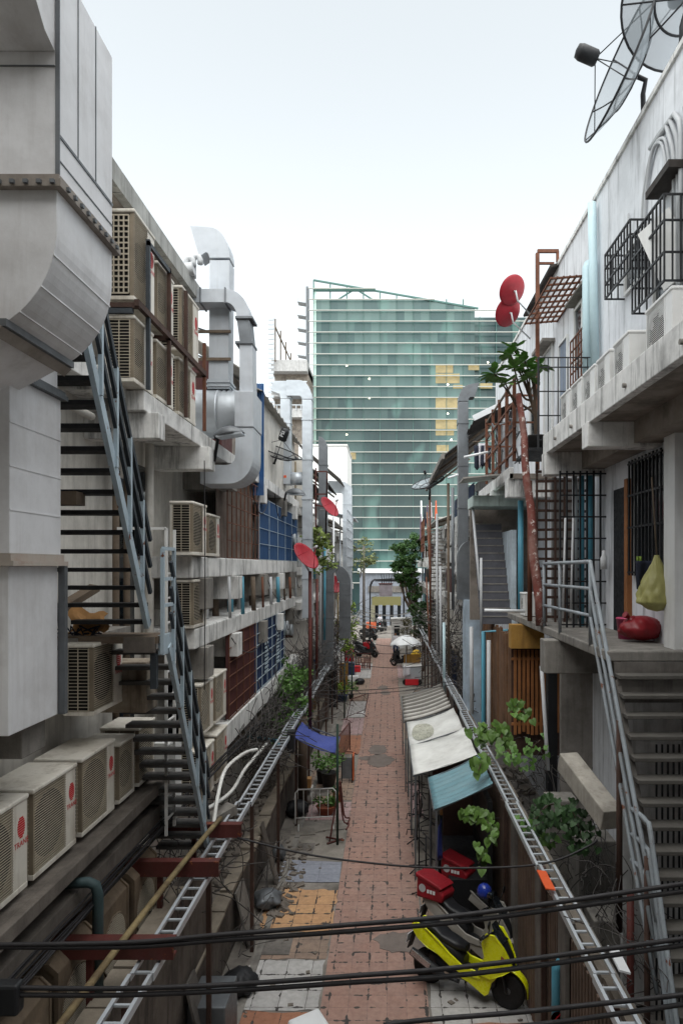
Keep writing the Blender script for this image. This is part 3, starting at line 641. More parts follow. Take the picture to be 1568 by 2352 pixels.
sweep('duct_elbow', m_duct2, DC, [(-2.455,11.22)]+qarc(-2.88,11.24,.425,.48,0,90,9)+[(-3.5,11.72)], [(-2.68,11.22)]+qarc(-2.88,11.24,.2,.24,0,90,9)+[(-3.5,11.48)], 12.1, 12.5)
for z in (11.21,10.765): MB().box(-2.7,12.08,z-.02,-2.39,12.52,z+.02).build('duct_flange', m_galvd, DC)
for x in (-2.88,-3.32): MB().box(x-.012,12.08,11.46,x+.012,12.52,11.74).build('duct_flange', m_galvd, DC)
sweep('duct_branch', m_duct2, DC, [(-3.5,11.72),(-3.9,11.5)], [(-3.5,11.48),(-3.9,11.2)], 12.12, 12.48)
b = MB(); pts = []
for k in range(9): pts.append(((.42 if k % 2 else .445), .045*k))
b.lathe(pts, frame((-3.06,12.6,9.6),(0,1,0),(0,0,1)), 28); b.build('flexible_sleeve', m_galv, DC)
# vent pipes at the roof corner
b = MB(); b.tube(smoothpts([(-3.9,11.7,11.9),(-3.5,11.7,11.88),(-3.32,11.7,11.9)]), .11, 10).build('vent_pipe', m_pvcg, label='fat grey horizontal vent pipe at the end of the grey eave', cat='pipe')
for k, (x, z) in enumerate([(-3.46,12.02),(-3.37,12.1)]):
    MB().tube([(x,11.75+.1*k,11.8),(x,11.75+.1*k,z)]+arc((x+.06,11.75+.1*k,z),(-.06,0,0),(0,0,.08),.15,PI,8)+[(x+.12,11.75+.1*k,z-.06)], .048, 10).build('vent_pipe', m_pvcg, label='pale vent pipe with a U bend above the eave corner, '+['shorter left one','taller right one'][k], cat='pipe', group='vent pipes at the eave corner')
pipe([(-3.7,10.1,11.45),(-3.62,10.1,10.9),(-3.62,10.1,10.3)], .08, m_pvcb, 'short fat blue pipe dropping from the eave soffit above the rack', 'pipes above the rack')
pipe([(-3.7,10.8,11.5),(-3.7,10.8,9.3)], .07, m_pvcg, 'grey pipe rising behind the rack top tier', 'pipes above the rack')
# rack
RK = thing('equipment_rack', 'rusty angle steel two tier rack holding the upper air conditioners', 'rack', (-3.1,10,9.05))
for k, (y, m) in enumerate([(8.72,m_steeldk),(9.55,m_rustd),(10.35,m_rustd),(11.4,m_rust)]): MB().box(-3.09,y,9.06,-3.04,y+.05,10.98-.45*(k == 3)).build('rack_post', m, RK)
for y in (8.35,9.55,11.4): MB().box(-3.6,y,9.96,-3.04,y+.05,10.03).build('rack_bearer', m_rustd, RK)
MB().box(-3.09,8.33,9.98,-3.035,11.45,10.06).build('rack_rail', m_rustd, RK); MB().box(-3.08,8.72,10.9,-3.04,9.6,10.96).build('rack_rail', m_steeldk, RK); MB().box(-3.6,8.35,9.9,-3.12,8.4,9.97).build('rack_rail', m_steeldk, RK)
# galvanised ducts farther along
DD = thing('exhaust_duct', 'pair of galvanised square ducts joined at the top above the blue shutter', 'duct', (-2.8,21,5))
def vduct(par, x0, x1, y0, y1, z0, z1, m, name='duct_shaft', seg=1.2):
    n = max(1, int((z1-z0)/seg))
    b = MB(); b.box(x0,y0,z0,x1,y1,z1)
    b.build(name, m, par, bevel=.01)
    for k in range(1, n+1):
        z = z0+(z1-z0)*k/(n+.5); MB().box(x0-.02,y0-.02,z-.02,x1+.02,y1+.02,z+.02).build('duct_flange', m, par)
vduct(DD, -3.3,-3.0,21,21.4,9.75,11.95,m_galv); vduct(DD, -2.62,-2.33,20.9,21.3,5.2,11.9,m_galv)
sweep('duct_elbow', m_galv, DD, qarc(-2.72,11.92,.4,.58,0,90,7)+[(-3.1,12.5)], qarc(-2.72,11.92,.1,.1,0,90,7)+[(-3.1,12.02)], 20.9, 21.35)
sweep('duct_elbow', m_galv, DD, [(-2.98,11.96),(-2.98,12.5),(-3.5,12.5)], [(-3.3,11.96),(-3.32,12.1),(-3.6,12.2)], 21.0, 21.4)
MB().box(-3.32,20.9,9.32,-2.98,21.4,9.74).build('fan_box', m_galv, DD)
MB().lathe([(.2,0),(.2,.36)], frame((-2.98,21.1,9.5),(0,1,0),(0,0,1)), 20).build('fan_drum', m_galv, DD)
MB().box(-3.28,20.89,9.62,-3.2,20.895,9.66).build('warning_label', m_red, DD); MB().box(-3.18,20.89,9.5,-3.1,20.895,9.58).build('warning_label', m_orange, DD)
D5 = thing('exhaust_duct', 'grey riser duct with scooped top rising from the left yard near the far red dish', 'duct', (-2.4,28,3))
vduct(D5, -2.75,-2.2,27.5,28,2.6,6.3,m_galvd); sweep('duct_hood', m_galvd, D5, [(-2.75,6.3),(-2.72,6.7),(-2.5,6.95),(-1.95,6.98)], [(-2.2,6.3),(-2.2,6.5),(-2.1,6.6),(-2.0,6.7)], 27.5, 28)
D6 = thing('exhaust_duct', 'curved grey duct end behind the scooped riser on the left', 'duct', (-2.2,31,4))
vduct(D6, -2.2,-1.7,31,31.5,3.5,6.0,m_galvd); sweep('duct_elbow', m_galvd, D6, qarc(-2.25,6.0,.55,.8,0,110,8), qarc(-2.25,6.0,.06,.1,0,110,8), 31, 31.5)
D7 = thing('exhaust_duct', 'tall thin pale duct banded with flanges on the far left row', 'duct', (-2.2,38,5))
vduct(D7, -2.5,-2.0,38,38.5,4.6,10.7,m_galv,seg=1.0); sweep('duct_elbow', m_galv, D7, [(-2.0,10.7),(-2.0,11.2),(-2.4,11.5),(-3.3,11.55)], [(-2.5,10.7),(-2.5,10.8),(-2.6,10.9),(-3.3,10.9)], 38, 38.5)
D8 = thing('exhaust_duct', 'narrow galvanised duct just behind the joined pair on the left', 'duct', (-2.5,24,5))
vduct(D8, -2.45,-2.15,24.2,24.6,8.0,11.0,m_galvd); sweep('duct_hood', m_galvd, D8, qarc(-2.45,11.0,.3,.4,0,90,6), qarc(-2.45,11.0,.02,.03,0,90,6), 24.2,24.6)
# ================================================================ trays, beams, pipe, cables
def tray(x, z, y0, y1, w, label, dx=0., broken=()):
    t = thing('cable_tray', label, 'cable tray', (x, y0, z)); X = lambda y: x+dx*(y-y0)
    n = int((y1-y0)/2.4); rl = [[], []]
    for s in (0, 1):
        b = MB()
        for k in range(n):
            a, c = y0+k*2.4, y0+(k+1)*2.4-.01; xo = s*w; jog = .02*math.sin(k*2.3)
            b.beam((X(a)+xo+jog, a, z), (X(c)+xo+jog, c, z+.01*math.sin(k)), .012, .08); b.beam((X(a)+xo+jog+(.014 if s == 0 else -.014), a, z+.034), (X(c)+xo+jog+(.014 if s == 0 else -.014), c, z+.034+.01*math.sin(k)), .03, .01)
        b.build('side_rail', m_alu, t)
    b = MB(); y = y0; k = 0
    while y < y1-.1:
        c = b if k >= 100 else MB(); c.beam((X(y)+.01, y, z-.015), (X(y)+w-.01, y, z-.015), .03, .02); y += .25 if y < 30 else .5; k += 1
        if c is not b: c.build('rung', m_alu, t)
    b.build('rung', m_alu, t, kind='stuff')
    for k in range(14): yy = 6.2+2.9*k; MB().box(X(yy)+w*.5-.03,yy,0,X(yy)+w*.5+.03,yy+.06,z-.05).build('support_post', m_rustd, t)
    return t
tray(-2.5, 2.82, 4.2, 60, .22, 'aluminium ladder tray running down the left side over the alley wall')
tray(1.98, 2.82, 4.2, 60, .2, 'aluminium ladder tray running down the right side over the alley wall')
GR = 'red steel beams over the left yard'
for k, (y, xl, xr, lab) in enumerate([(6.75,-3.6,-2.12,'nearest red oxide beam, above the bottom corner units'),(8.55,-3.5,-2.12,'middle red oxide beam crossing the yellow pipe'),(9.78,-3.42,-2.1,'farthest red oxide beam with orange rust on its top, by the stair foot')]):
    t = thing('steel_beam', lab, 'beam', ((xl+xr)/2, y, 3.0), GR)
    b = MB(); b.box(xl,y,2.9,xr,y+.03,3.09); b.box(xl,y+.03,3.06,xr,y+.12,3.09); b.box(xl,y+.03,2.9,xr,y+.12,2.93); b.build('channel', m_redox, t)
    MB().box(xl+.6,y+.04,1.4,xl+.66,y+.1,2.9).build('post', m_redox, t)
pipe(smoothpts([(-2.62,3.6,3.16),(-2.58,6.5,3.15),(-2.5,8.6,3.15),(-2.42,9.9,3.14)]), .034, m_yellow, 'long rusty yellow pipe lying across the red beams')
pipe(smoothpts([aY(490,1896,10.0),aY(502,1820,10.6),aY(520,1765,11.2),aY(562,1730,12.2),aY(590,1722,12.6)]), .03, m_tarpw, 'whitish flexible conduit curving up from the yellow pipe end')
LW = thing('alley_wall', 'low grimy concrete wall under the left cable tray', 'wall', (-2.65,20,0))
MB().box(-2.95,3,0,-2.74,10.4,2.42).box(-2.95,10.4,0,-2.75,34,1.0).build('wall', mat('wall_grimy_dark',(110,102,95),.9,var=.4,sc=1.2,streak=.7,dirt=.8,dc=(40,36,34),bump=.6), LW); 
b = MB()
y = 3.
while y < 34:
    L = rnd.uniform(.5,1.4); zc = 2.42 if y+L < 10.4 else 1.0; b.box(-2.98+rnd.uniform(0,.04),y,zc,-2.68-rnd.uniform(0,.05),y+L-.03,zc+rnd.uniform(.03,.09)); y += L
b.build('coping', mat('coping_weathered', (150,140,126), .9, var=.3, dirt=.6, dc=(84,76,66), bump=.5), LW)
RW = thing('alley_wall', 'low wall of dark ribbed boards under the right cable tray', 'wall', (2.25,20,0))
MB().box(2.2,3,0,2.42,34,2.5).build('wall', m_concd, RW)
b = MB(); y = 5.
while y < 16: b.box(2.13,y,.1,2.2,y+.06,2.45+rnd.uniform(-.06,.04)); y += .12
b.build('rib', mat('ribbed_board', (112,94,82), .85, var=.35, dirt=.5), RW)
b = MB(); y = 3.
while y < 34: L = rnd.uniform(.6,1.6); b.box(2.2+rnd.uniform(0,.03),y,2.5,2.4-rnd.uniform(0,.05),y+L-.02,2.55+rnd.uniform(0,.05)); y += L
b.build('coping', mat('coping_weathered_right', (124,116,106), .9, var=.3, dirt=.6, dc=(84,76,66), bump=.5), RW)
for k, y in enumerate((11.2,9.3,8.0)): MB().box(2.08,y,0,2.2,y+.35,2.6).build('wall_pier', m_concd, label=['dark concrete pier under the right tray by the teal awning','dark concrete pier under the right tray behind the yellow scooter','dark concrete pier under the right tray nearest the camera'][k], cat='pier', group='piers under the right tray')
# foreground cables
def cable(name, pts, r, label, group, n=8): return MB().tube(smoothpts(pts, 6), r, n).build(name, m_cable, label=label, cat='cable', group=group)
GC = 'thick black cables crossing the foreground'
for k, (pp, lab) in enumerate([
  ([(-60,2172),(290,2166),(517,2147),(800,2125),(1091,2099),(1568,2031),(1650,2018)],'upper strand of the topmost black cable pair crossing the foreground'),
  ([(-60,2176),(290,2176),(517,2160),(800,2140),(1091,2114),(1568,2048),(1650,2036)],'lower strand of the topmost black cable pair crossing the foreground'),
  ([(-60,2268),(250,2272),(517,2263),(800,2243),(1091,2219),(1568,2157),(1650,2145)],'upper strand of the second black cable pair, above the scooter wheel'),
  ([(-60,2285),(250,2287),(517,2277),(800,2258),(1091,2237),(1568,2172),(1650,2160)],'lower strand of the second black cable pair, above the scooter wheel'),
  ([(880,2356),(994,2342),(1200,2325),(1568,2286),(1650,2276)],'black cable low in the right bottom corner, upper strand'),
  ([(1150,2362),(1287,2348),(1568,2308),(1650,2296)],'lowest black cable in the right bottom corner')]):
    cable('overhead_cable', [aY(x, y, 4.4) for x, y in pp], .0155, lab, GC)
MB().obox(Matrix.Translation(aY(2,2292,4.4)), .26,.1,.2).build('cable_clamp', m_black, label='black clamp block gripping the cables at the left edge', cat='clamp', bevel=.02)
cable('overhead_cable', [aY(545,1925,9.7),aY(700,1962,9.6),aY(850,1983,9.5),aY(1000,1994,9.3),aY(1177,1992,9.1),aY(1273,1978,9),aY(1346,1947,9),aY(1372,1930,9)], .015, 'single black cable slung from the farthest red beam over the path', None)
GT = 'cable bundle along the left ledge'
b = MB()
for k in range(9):
    o = rnd.uniform(-.06,.06); q = rnd.uniform(-.08,.08)
    pts = [V((-3.0+o, 3.4+1.2*i, 3.42+q-.02*i+rnd.uniform(-.03,.03))) for i in range(6)]+[V((-2.98+o,10.6,3.3+q)),V((-2.9+o,12,3.35+q)),V((-2.85+o,14,3.3+q)),V((-2.8+o,16.5,3.2+q))]
    b.tube(smoothpts(pts,4), .011, 5)
b.build('cable_bundle', m_cable, label='bundle of black cables slung along the left ledge and up the yard', cat='cables')
m_cabg = mat('cable_tangle_grey', (70,66,64), .7, var=.4, bump=0)
def tangle(name, c, ext, n, label, r=.009, L=1.2):
    b = MB()
    for k in range(n):
        p = V(c)+V((rnd.uniform(-1,1)*ext[0], rnd.uniform(-1,1)*ext[1], rnd.uniform(-1,1)*ext[2])); pts = [p]; d = V((rnd.uniform(-.3,.3),rnd.uniform(.3,1),rnd.uniform(-.5,.3)))
        for i in range(5): p = p+d*(L/5); pts.append(V(p)); d += V((rnd.uniform(-.7,.7),rnd.uniform(-.5,.5),rnd.uniform(-.7,.7)))*.6
        b.tube(smoothpts(pts,3), r, 4)
    return b.build(name, m_cabg, label=label, cat='cables', group=None, kind='stuff')
tangle('cable_tangle', (-2.85,15,3.0), (.22,1.8,.4), 130, 'tangled dark cables over the wall by the maroon shutter', L=1.6)
tangle('cable_tangle', (-2.8,19.5,3.0), (.28,3.2,.4), 190, 'mass of tangled cables under the blue shutter', L=2)
tangle('cable_tangle', (-2.7,27,2.9), (.3,4,.5), 90, 'tangled cables along the far left wall', .012, 2.4)
tangle('cable_tangle', (2.6,24,3.0), (.35,5,.5), 110, 'tangled cables along the far right wall', .012, 2.2)
tangle('cable_tangle', (2.75,36,3.2), (.35,5,.6), 80, 'tangled cables beyond the umbrella', .014, 2.6)
tangle('cable_tangle', (-3.0,10.6,2.0), (.4,.8,.5), 40, 'loose cables hanging by the stair foot', .008)
tangle('cable_tangle', (-2.9,8.9,2.4), (.35,.5,.3), 26, 'loose wires between the red beams', .007)
tangle('cable_tangle', (2.9,8.5,2.3), (.35,2.0,.5), 70, 'dry stems and wires in the right yard', .006, 1.0)
# ================================================================ dishes on the left
def dish(name, c, n, dia, m, label, group=None, arm=True, feed_m=None, rim=None, depth=.12, mount=None, lnb_dist=.55):
    n = V(n).normalized(); t = thing(name, label, 'satellite dish', c, group)
    up = V((0,0,1)); a = n.cross(up).normalized(); M = frame(c, a, n.cross(a)); R = dia/2
    if M.col[2].xyz.dot(n) < 0: M = frame(c, -a, n.cross(a))
    pf = [(max(.001,R*k/8), dia*depth*(k/8)**2) for k in range(9)]
    MB().lathe(pf+[(r-.0, z-.012) for r, z in pf[::-1]], M, 36).build('reflector', m, t)
    if arm:
        low = M @ V((0,-R*.95,dia*depth)); f = V(c)+n*dia*lnb_dist
        if (M @ V((0,R,0))).z < low.z: low = M @ V((0,R*.95,dia*depth))
        MB().tube([low, f], .011, 6).build('feed_arm', feed_m or m, t)
        MB().lathe([(.02,-.06),(.035,-.05),(.035,.03),(.022,.06)], frame(f, a, n.cross(a)), 12).build('feed_horn', m_pvcg, t)
        for s in (-1,1): MB().tube([M @ V((s*R*.8,0,dia*depth*.7)), f], .006, 5).build('stay', feed_m or m, t)
    if mount is not None:
        back = V(c)-n*.08
        MB().tube([V(c)-n*.01, back]+[V(p) for p in mount], .022, 8).build('mount_arm', m_pvcg if m is m_dishred else m, t)
    return t
GD = 'red satellite dishes on the left'
c = aY(698,1281,17.6); dish('satellite_dish', c, (.72,-.42,.6), .82, m_dishred, 'large red dish with dirt patches on a red post in front of the blue shutter', GD, mount=[aY(712,1316,17.6)])
p = aY(712,1312,17.6); pipe([p, (p.x,p.y,2.6)], .045, m_redox, 'red steel post carrying the large left red dish', name='dish_post', cat='post')
c = aY(753,1167,23); dish('satellite_dish', c, (.72,-.42,.55), .8, m_dishred, 'red dish on a rusty red frame above the hanging fern', GD, mount=[aY(735,1172,23)])
c = aY(768,1343,33); dish('satellite_dish', c, (.4,-.8,.25), .85, m_dishred, 'small far red dish beside the scooped grey riser', GD, mount=[aY(764,1362,33)])
c = aY(748,1322,34); dish('satellite_dish', c, (.3,-.9,.35), .85, m_dishred, 'red dish half hidden behind the scooped grey riser', GD, mount=[aY(744,1335,34)])
RF = thing('pipe_rack', 'rusty red pipe frame above the far left terrace', 'frame', aY(735,1180,23.3))
for a_, b_ in [((725,1075),(725,1230)),((751,1100),(748,1230)),((725,1083),(751,1083)),((751,1083),(748,1230)),((725,1135),(750,1135)),((722,1160),(752,1165))]: MB().beam(aY(*a_,23.4), aY(*b_,23.4), .045).build('bar', m_redox, RF)
# black mesh dish
m_mesh = NT('black_mesh'); 
def mesh_mat(name, c, alpha):
    t = NT(name); t.b.inputs['Base Color'].default_value = srgb(*c); t.b.inputs['Alpha'].default_value = alpha; t.b.inputs['Roughness'].default_value = .6; return t.mt
m_mesh = mesh_mat('dish_mesh_black', (52,56,58), .4); m_meshl = mesh_mat('dish_mesh_light', (150,158,164), .6)
def meshdish(c, n, dia, label, m, post, lnb, depth=.16, ribs=8, rr=.02, feed=.62, rings=(1,.55)):
    n = V(n).normalized(); t = thing('satellite_dish', label, 'satellite dish', c); a = n.cross(UZ).normalized(); M = frame(c, a, n.cross(a)); R = dia/2
    if M.col[2].xyz.dot(n) < 0: M = frame(c, -a, n.cross(a))
    P = lambda r, k: M @ V((R*r*math.cos(k), R*r*math.sin(k), dia*depth*r*r))
    b = MB(); b.grid(lambda u, v: P(.03+.97*v, u*2*PI), 40, 6); b.build('mesh_reflector', m, t)
    for q in rings: MB().tube([P(q, 2*PI*k/40) for k in range(40)], rr, 6, closed=True).build('rim_ring', m_black, t)
    for k in range(ribs): MB().tube([P(q/5, 2*PI*k/ribs) for k_ in [0] for q in range(0,6)], rr*.7, 5).build('rib', m_black, t)
    f = V(c)+n*dia*feed
    for k in range(4): MB().tube([P(.85, PI/4+PI/2*k), f], rr*.5, 5).build('feed_strut', m_black, t)
    MB().lathe([(lnb*.75,-lnb*.3),(lnb,0),(lnb,lnb*2.0),(lnb*.8,lnb*2.6),(.001,lnb*2.75)], frame(f, a, n.cross(a)) if frame(f, a, n.cross(a)).col[2].xyz.dot(n) > 0 else frame(f, -a, n.cross(a)), 18).build('feed_cover', m_black, t)
    MB().tube([V(c)+n*.05, V(c)-n*.16]+[V(p) for p in post], rr*2.2, 8).build('mount_post', m_black, t)
    return t
c = aY(634,1052,19); meshdish(c, (.35,-.25,.9), 1.35, 'black mesh dish tipped upward on a black pole beside the white duct', m_mesh, [aY(612,1062,19.1), aY(611,1150,19.1)], .12, rr=.016, feed=.4)
# lamps
def floodlight(c, d, L, label, post):
    t = thing('street_lamp', label, 'lamp', c, 'grey street lamps on the left'); d = V(d).normalized(); M = frame(c, d, V((0,0,1)).cross(d))
    b = MB(); b.grid(lambda u, v: M @ V((L*(u-.5), L*.3*math.sin(PI*min(1,u*.9+.1))**.6*math.cos(PI*v), L*.3*math.sin(PI*min(1,u*.9+.1))**.6*math.sin(PI*v))), 14, 10); b.build('lamp_housing', m_galvd, t, solid=.01)
    b = MB(); b.obox(M @ Matrix.Translation((.03*L,0,-.01)), L*.85, L*.5, .03); b.build('lamp_lens', m_galv, t)
    MB().tube([M @ V((-L*.5,0,0))]+[V(p) for p in post], .03, 7).build('arm', m_black, t)
floodlight(aY(528,1000,11.6), (.9,-.1,.12), .52, 'grey street lamp head jutting from the slab corner by the fan drum', [aY(500,1010,11.7), aY(492,1060,11.7)])
floodlight(aY(680,1135,19.5), (.9,-.2,-.05), .55, 'grey street lamp head jutting from the stained band beyond the blue pipe', [aY(657,1130,19.6), aY(653,1150,19.6)])
pipe([aY(607,1030,18.3),aY(606,1140,18.3),aY(590,1160,18.3)], .07, m_pvcb, 'blue drainpipe beside the black mesh dish')
# unseen block added behind the viewpoint to cut light on camera-facing sides
BB = thing('apartment_block', 'added unseen block behind the viewpoint that holds back light', 'building', (0,-4,0))
MB().box(-9,-8,0,9,-.9,16).build('wall', m_concd, BB)
# ================================================================ right building
RB = thing('apartment_block', 'white stained apartment block on the right with barred windows and a concrete balcony', 'building', (5,12,0))
MB().box(3.9,3,0,9,24.7,13.66).build('wall', m_wall_r, RB)
b = MB(); b.box(3.86,3,13.66,4.1,24.7,13.74); b.build('parapet_cap', m_concw, RB)
MB().box(2.94,2.5,8.86,3.9,12.56,8.98).build('balcony_slab', m_soffit, RB)
MB().box(2.86,2.5,8.84,2.98,12.58,9.2).build('balcony_parapet', m_concw, RB, bevel=.012)
for y, z in ((9.7,8.5),(12.3,8.45)): MB().box(2.84,y,z,3.9,y+.3,8.858).build('slab_bracket', m_concw, RB, bevel=.012)
MB().box(3.5,6.0,8.55,3.9,12.3,8.858).build('slab_bracket', m_soffit, RB)
b = MB()
for y in (5.2,6.6,8.2,10.6,11.6): b.tube([(2.82,y,8.97),(2.9,y,8.97)], .03, 8)
b.build('weep_pipe', m_conc, RB)
MB().box(2.86,16.0,8.85,3.9,21.3,8.97).build('balcony_slab', m_soffit, RB); MB().box(2.84,16.0,8.84,2.95,21.3,9.12).build('balcony_parapet', m_concw, RB, bevel=.012)
for y in (16.05,18.5): MB().box(2.8,y,8.42,3.9,y+.3,8.849).build('slab_bracket', m_concw, RB, bevel=.012)
# wall openings
def window_right(y0, y1, z0, z1, m=m_glassd, fr=m_acw, x=3.9, name='window'):
    o = MB().box(x-.012,y0,z0,x+.01,y1,z1).build(name, m, RB)
    f = MB(); w = .05
    f.box(x-.05,y0-w,z0-w,x-.002,y0,z1+w).box(x-.05,y1,z0-w,x-.002,y1+w,z1+w).box(x-.05,y0,z0-w,x-.002,y1,z0).box(x-.05,y0,z1,x-.002,y1,z1+w)
    f.build('window_frame', fr, o); return o
def cage(y0, y1, z0, z1, label, x0=3.58, x1=3.9, m=m_black, dy=.13, hz=(0,.33,.7,1)):
    t = thing('window_grille', label, 'window grille', (x1,(y0+y1)/2,z0), 'projecting black grilles on the right wall')
    b = MB(); n = round((y1-y0)/dy)
    for i in range(n+1): y = y0+(y1-y0)*i/n; b.beam((x0,y,z0),(x0,y,z1),.022)
    for h in hz: z = z0+(z1-z0)*h; b.beam((x0,y0,z),(x0,y1,z),.028)
    b.build('front_bars', m, t)
    for y in (y0,y1):
        b = MB()
        for h in hz: z = z0+(z1-z0)*h; b.beam((x0,y,z),(x1,y,z),.024)
        for k in (1,2): x = x0+(x1-x0)*k/3; b.beam((x,y,z0),(x,y,z1),.02)
        b.build('side_bars', m, t)
cage(10.08,11.25,11.2,11.92,'black projecting window grille of the right block, smaller and farther one')
cage(8.84,10.0,10.5,11.62,'large black projecting window grille of the right block with an open white shutter')
window_right(10.2,11.1,11.25,11.85); window_right(8.95,9.9,10.55,11.55)
MB().beam((3.86,9.0,10.6),(3.62,9.3,11.5),.03,.5).build('shutter_leaf', m_acw, RB)
MB().box(3.64,8.85,11.98,3.9,9.65,12.08).build('awning', m_rooft, RB)
window_right(13.6,14.1,11.0,12.05); window_right(16.1,16.9,9.9,12.0,m_pvcg); window_right(14.75,15.4,9.1,11.75,mat('door_blue_grey',(120,132,150),.6,var=.15,streak=.3),m_acw,name='door'); window_right(17.6,18.6,10.2,11.6)
MB().box(3.6,15.9,12.05,3.9,17.1,12.12).build('awning', m_conc, RB); MB().box(3.7,12.9,12.2,3.9,14.3,12.25).build('awning', m_conc, RB)
for k, (y, x, m) in enumerate([(9.15,3.84,m_pvcg),(9.03,3.84,m_pvcg),(8.9,3.82,m_pvcg),(8.78,3.84,m_pvcg),(8.64,3.84,m_pvcg)]):
    pipe([(x,y,9.2),(x,y,12.2+.12*k),(x-.02,y,12.4+.1*k)]+([(3.86,y+.3,12.9),(3.86,y+.9,12.95)] if k < 3 else [(3.86,y-.3,13.0)]), .034, m, 'grey conduit at the right photo edge, '+['the one nearest the big window grille','second from the big window grille','middle one of five','fourth from the big window grille','the one cut by the photo edge'][k], 'grey conduits at the right edge')
for k in range(2): pipe(smoothpts([(3.86,9.35+.1*k,12.3),(3.85,9.5+.1*k,12.75),(3.85,9.9+.05*k,12.85),(3.86,10.2+.1*k,12.4),(3.87,10.3+.1*k,11.9)]), .025, m_pvcg, 'bent grey conduit arching over the small awning, '+['inner one','outer one'][k], 'arched conduits')
pipe([aX(1366,838,3.78), aX(1359,466,3.78)], .078, m_pvcp, 'tall pale blue downpipe standing above the right roofline', 'pale blue downpipes', n=14)
pipe([aX(1350,900,3.75), aX(1349,615,3.75), aX(1352,608,3.85)], .1, m_pvcp, 'fat pale blue downpipe ending halfway up the right wall', 'pale blue downpipes', n=14)
pipe([aX(1445,640,3.86), aX(1440,560,3.86), aX(1443,490,3.86)], .02, m_pvcg, 'thin grey conduit between the two window grilles', None)
b = MB(); p0 = aX(1392,420,3.95); b.tube([p0, p0-V((0,0,.35))], .02, 6); b.build('roof_stub', m_galvd, label='short metal stub sticking up from the right roof edge', cat='pipe')
# window grille in rust, trellis and rusty post
MB(); grille(MB(), 3.68, 12.8, 13.75, 9.75, 11.3, .2, .22, .012).build('window_grille', m_rust, label='rusty square window grille left of the fat blue downpipe', cat='window grille')
b = MB()
for i in range(9): y = 13.2+2.45*i/8; b.beam((3.15,y,12.36),(3.9,y,12.42),.035)
for j in range(7): x = 3.15+.73*j/6; b.beam((x,13.15,12.36+.01*j),(x,15.7,12.36+.01*j),.03)
b.build('trellis_canopy', m_rust, label='rusty lattice canopy projecting from the right wall', cat='trellis')
t = thing('rusty_post', 'tall rusty square post with a bent hook at its top by the lattice canopy', 'post', (3.42,15.6,9.0))
MB().box(3.38,15.56,9.0,3.46,15.64,13.95).build('post', m_rust, t); MB().beam((3.42,15.6,14.0),(3.9,15.6,14.0),.07).beam((3.42,15.6,13.72),(3.8,15.6,13.72),.05).beam((3.88,15.6,14.0),(3.88,15.6,13.75),.06).build('hook', m_rust, t)
b = MB()
for k in range(24): b.obox(frame((3.82,15.6+.13*k,13.66),(1,0,.25),(0,1,0)), .24,.125,.06)
b.build('canopy_sheet', m_rooft, label='narrow dark corrugated eave strip along the right roofline behind the rusty post', cat='canopy')
# balcony rail facing the camera
t = thing('balcony_railing', 'thin black grid railing closing the end of the right balcony', 'railing', (3.35,12.7,9.0))
b = MB()
for z in (9.15,9.6,10.05,10.5,10.68): b.beam((2.8,12.7,z),(3.9,12.7,z),.02)
for k in range(7): x = 2.8+1.1*k/6; b.beam((x,12.7,8.98),(x,12.7,10.68),.018 if 0 < k < 6 else .03)
b.build('grid_panel', m_black, t)
# air conditioners on the balcony
GRB = 'white air conditioners along the right balcony'
ac(.78,.32,.76,'white',(3.2,8.46,9.2),'white outdoor unit with round fan at the near right end of the balcony',GRB,rot=PI)
for k, (y, lab) in enumerate([(9.3,'white outdoor unit second along the right balcony from the round fan unit'),(10.05,'white outdoor unit third along the right balcony from the round fan unit'),(10.75,'white outdoor unit fourth along the right balcony, near the railing'),(11.45,'white outdoor unit fifth along the right balcony, nearer of the last two'),(12.15,'last white outdoor unit on the right balcony beside the grid railing')]):
    ac(.58,.3,.62,'white',(3.08,y,9.2),lab,GRB,rot=PI)
# ---------------------------------------------------------------- landing and stair on the right
m_stread = mat('tread_worn', (98,95,90), .9, var=.3, streak=.2, dirt=.6, dc=(66,62,58), bump=.4)
LN = thing('concrete_stair', 'worn concrete landing with a steep open stair on the lower right', 'stair', (3.4,9,0))
MB().box(2.84,8.82,5.56,3.9,16.2,5.7).build('landing_slab', m_conc, LN, bevel=.02)
MB().box(2.62,11.4,5.0,3.9,11.75,5.558).build('landing_beam', m_conc, LN, bevel=.015)
MB().box(2.6,14.4,5.05,3.3,14.7,5.558).build('landing_beam', m_ochre, LN, bevel=.01)
MB().box(2.92,8.80,5.28,3.9,8.815,5.56).build('riser', m_concd, LN); MB().box(2.92,8.68,5.06,3.9,8.70,5.36).build('riser', m_concd, LN)
for n in range(25):
    y = 8.74-.126*n; z = 5.42-.224*n
    if z > .05: MB().box(2.92,y-.16,z-.05,3.88,y+.08,z).build('tread', m_stread, LN, bevel=.008)
b = MB(); b.beam((2.94,8.8,5.3),(2.94,5.9,.2),.07,.18,up=(0,1,0)); b.build('stringer', m_concd, LN)
rt = [6.86,6.48,6.1]
for k, z in enumerate(rt):
    MB().tube([(2.85,12.5,z-.02),(2.85,9.6,z)]+[(2.85,9.6-1.9*q,z-3.05*q-.02) for q in (.03,1,1.25)], .026+.003*(k == 0), 8).build('handrail', m_rail, LN)
for y in (12.45,11.3,9.6): MB().tube([(2.85,y,5.68),(2.85,y,6.86)], .028, 8).build('rail_post', m_rail, LN)
for k in range(3): MB().tube(smoothpts([(2.86,8.0,3.95-.3*k),(2.88,7.6,3.95-.3*k),(2.87,7.4,3.75-.3*k),(2.86,6.6,1.9-.3*k),(2.86,6.1,.9-.3*k)],4), .028, 8).build('handrail', m_rail, LN)
